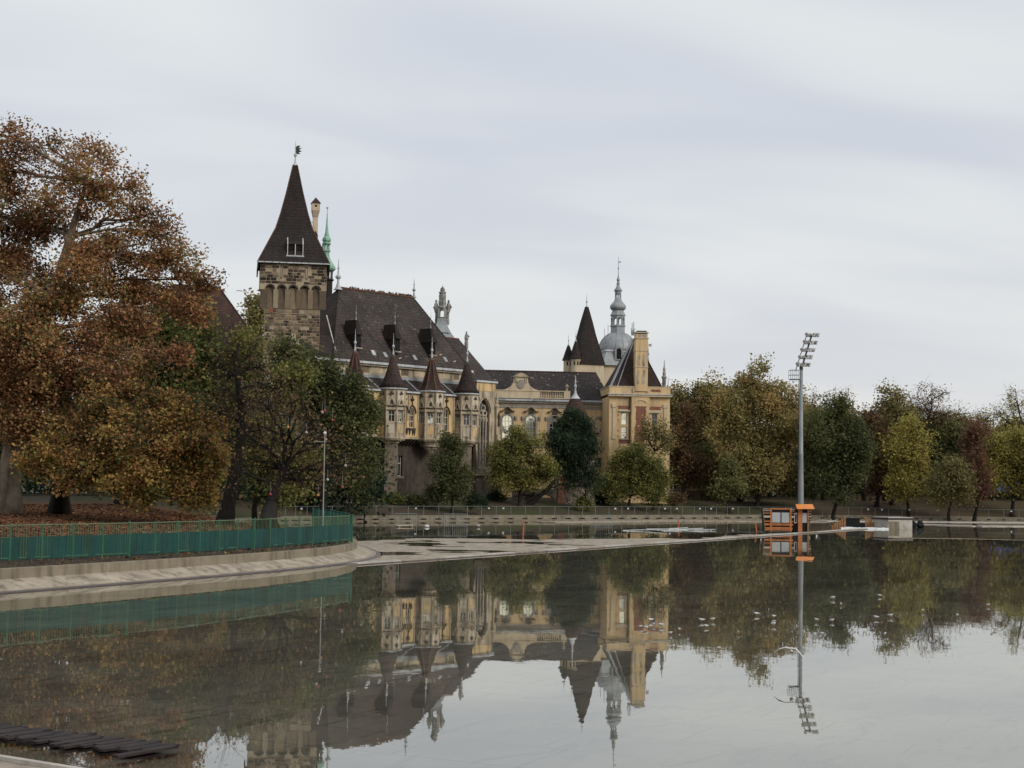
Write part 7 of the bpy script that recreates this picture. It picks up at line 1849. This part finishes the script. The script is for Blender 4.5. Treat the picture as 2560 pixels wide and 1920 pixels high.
o = dup_tree(g0); q = W(1196, 1318, 0); o.location = (q.x, q.y, .02); o.scale = (1.9,) * 3; o['label'] = 'pale gull standing alone in the back basin right of a crowd barrier'; o['group'] = 'gulls in the back basin'
# the one in flight, wings arched
q = P(1979, 1624, 30.5)
fg = thing('flying_gull', 'white gull flying low over the water with arched wings', 'gull', (q.x, q.y, q.z), math.radians(75))
gm = gull_mesh(False); gm.v = [(x * 1.1, y, z - .08) for x, y, z in gm.v]; gm.build('body', 'gull_white', fg, smooth=True)
for s, span in ((1, [(.0, .02, .0), (.12, .035, .0), (.24, .0, .02), (.34, -.075, .05)]), (-1, [(.0, .02, .0), (.08, .02, .0), (.17, -.07, .03), (.27, -.19, .07)])):
    m = MB(); ch = [(.06, -.06), (.075, -.055), (.06, -.05), (-.02, -.045)]
    pr = []
    for (y, dz, dx), (le, te) in zip(span, ch): pr.append(((le - dx * .6, s * y, dz + .012), (te - dx * .6, s * y, dz + .004), (te - dx * .6, s * y, dz), (le - dx * .6, s * y, dz)))
    vs = [v for p_ in pr for v in p_]
    m.add(vs, [(i * 4 + k, i * 4 + (k + 1) % 4, i * 4 + 4 + (k + 1) % 4, i * 4 + 4 + k) for i in range(3) for k in range(4)] + [(0, 1, 2, 3), (15, 14, 13, 12)])
    m.build('wing', 'gull_white', fg, smooth=False)
# a bird in the air left of the keep
q = P(597, 727, 120); o = MB().add([(-.28, 0, -.06), (-.1, .05, .05), (0, .1, .0), (.1, .05, .05), (.28, 0, -.06), (.1, -.06, .04), (0, -.18, -.01), (-.1, -.06, .04), (0, 0, .03), (0, 0, -.05)],
    [(0, 7, 8, 1), (1, 8, 2), (2, 8, 3), (3, 8, 5, 4), (5, 8, 6), (6, 8, 7), (0, 1, 9, 7), (1, 2, 9), (2, 3, 9), (3, 4, 5, 9), (5, 6, 9), (6, 7, 9)]).build('flying_bird', 'gull_dark'); o.location = q
tag(o, 'dark bird gliding in the sky left of the keep tower', 'bird')
# pigeons along the hall ridge
pm = gull_mesh(True); r_ = random.Random(17)
pg = pm.build('pigeon', 'gull_dark', smooth=True); pg['category'] = 'pigeon'
spots = [(HO + hu * x + hv * 8, RZ + .10) for x in np.sort(np.array([r_.uniform(1.3, 9.9) for _ in range(44)]))] + [(HO + hu * x + hv * 8.2, 19.70) for x in np.linspace(13.3, 15.7, 13)]
for i, (p_, z) in enumerate(spots):
    o = pg if i == 0 else pg.copy()
    if i: COL.objects.link(o)
    s = r_.uniform(1.3, 1.7); o.location = (p_.x, p_.y, z - .04); o.scale = (s, s, s * 1.15); o.rotation_euler = (0, r_.uniform(-.5, .1), r_.uniform(0, 6.28))
    low = i >= 44
    o['label'] = 'tiny dark pigeon perched on the lower ridge right of the hall' if low else 'tiny dark pigeon perched on the main hall ridge'
    o['group'] = 'pigeons on the lower ridge' if low else 'pigeons on the main ridge'

# ---------------------------------------------------------------- people on the path under the left trees
def skinned(name, joints, bones, radii, mat, parent, root=0):
    me = bpy.data.meshes.new(name); me.from_pydata(joints, bones, []); o = bpy.data.objects.new(name, me); COL.objects.link(o); o.parent = parent
    md = o.modifiers.new('skin', 'SKIN'); sv = me.skin_vertices[0].data if me.skin_vertices else None
    if sv is None:
        bpy.context.view_layer.objects.active = o
        sv = me.skin_vertices.new().data if hasattr(me.skin_vertices, 'new') else me.skin_vertices[0].data
    for i, r in enumerate(radii): sv[i].radius = (r, r); sv[i].use_root = (i == root)
    s = o.modifiers.new('sub', 'SUBSURF'); s.levels = 1; s.render_levels = 1
    me.materials.append(MATS[mat]); PM[o.name] = PM[parent.name]
    return o
def person(label, px_, py_, arms, top, legs, hair, group, D_=146):
    q = P(px_, py_, D_); g = ground(q.x, q.y) + .09
    t = thing('person', label, 'person', (q.x, q.y, g), 0, group)
    J = [(0, 0, .95), (0, 0, 1.18), (0, 0, 1.40), (0, 0, 1.50), (0, -.01, 1.60), (0, 0, 1.72),
         (-.18, 0, 1.38), arms[0][0], arms[0][1], (.18, 0, 1.38), arms[1][0], arms[1][1],
         (-.10, 0, .90), (-.11, -.02, .50), (-.11, .01, .09), (-.11, -.15, .04), (.10, 0, .90), (.11, -.02, .50), (.11, .01, .09), (.11, -.15, .04)]
    Bn = [(0, 1), (1, 2), (2, 3), (3, 4), (4, 5), (2, 6), (6, 7), (7, 8), (2, 9), (9, 10), (10, 11), (0, 12), (12, 13), (13, 14), (14, 15), (0, 16), (16, 17), (17, 18), (18, 19)]
    Rr = [.15, .14, .15, .06, .095, .07, .075, .05, .04, .075, .05, .04, .10, .07, .05, .04, .10, .07, .05, .04]
    skinned('body', J, Bn, Rr, 'skin', t)
    up = lambda r, k=1.16: r * k
    skinned('jacket', [J[0], J[1], J[2], J[6], J[7], tuple(Vector(J[7]).lerp(Vector(J[8]), .8)), J[9], J[10], tuple(Vector(J[10]).lerp(Vector(J[11]), .8))], [(0, 1), (1, 2), (2, 3), (3, 4), (4, 5), (2, 6), (6, 7), (7, 8)], [.185, .17, .18, .10, .072, .062, .10, .072, .062], top, t)
    skinned('trousers', [J[0], J[12], J[13], J[14], J[16], J[17], J[18]], [(0, 1), (1, 2), (2, 3), (0, 4), (4, 5), (5, 6)], [.17, .125, .092, .078, .125, .092, .078], legs, t)
    MB().ball((0, .015, 1.66), .115, 10, 7, 1.0).build('hair', hair, t, smooth=True)
    m = MB()
    for s in (-1, 1): m.ball((s * .035, -.105, 1.62), .012, 6, 4)
    m.ball((0, -.118, 1.585), .018, 6, 4); m.box(-.03, .03, -.105, -.095, 1.54, 1.55)
    m.build('face_features', 'gull_dark', t)
    for s in (-1, 1): MB().box(s * .11 - .05, s * .11 + .05, -.22, .07, .0, .09).build('shoe', 'cloth_black', t)
    return t
person('person in a beige jacket with raised arms beside the big pale trunk', 34, 1240, [[(-.36, -.02, 1.22), (-.30, -.12, 1.02)], [(.42, -.05, 1.36), (.68, -.08, 1.40)]], 'cloth_beige', 'cloth_black', 'hair_pale', 'people under the left trees')
person('person all in black standing next to the beige jacket', 45, 1240, [[(-.30, 0, 1.14), (-.26, -.1, .92)], [(.30, 0, 1.14), (.26, -.1, .92)]], 'cloth_black', 'cloth_black', 'cloth_black', 'people under the left trees', 148)
person('person in a dark top and blue jeans on the path under the trees', 104, 1240, [[(-.36, 0, 1.20), (-.34, -.15, 1.38)], [(.34, 0, 1.18), (.28, -.12, .98)]], 'cloth_black', 'cloth_jeans', 'cloth_black', 'people under the left trees', 147)
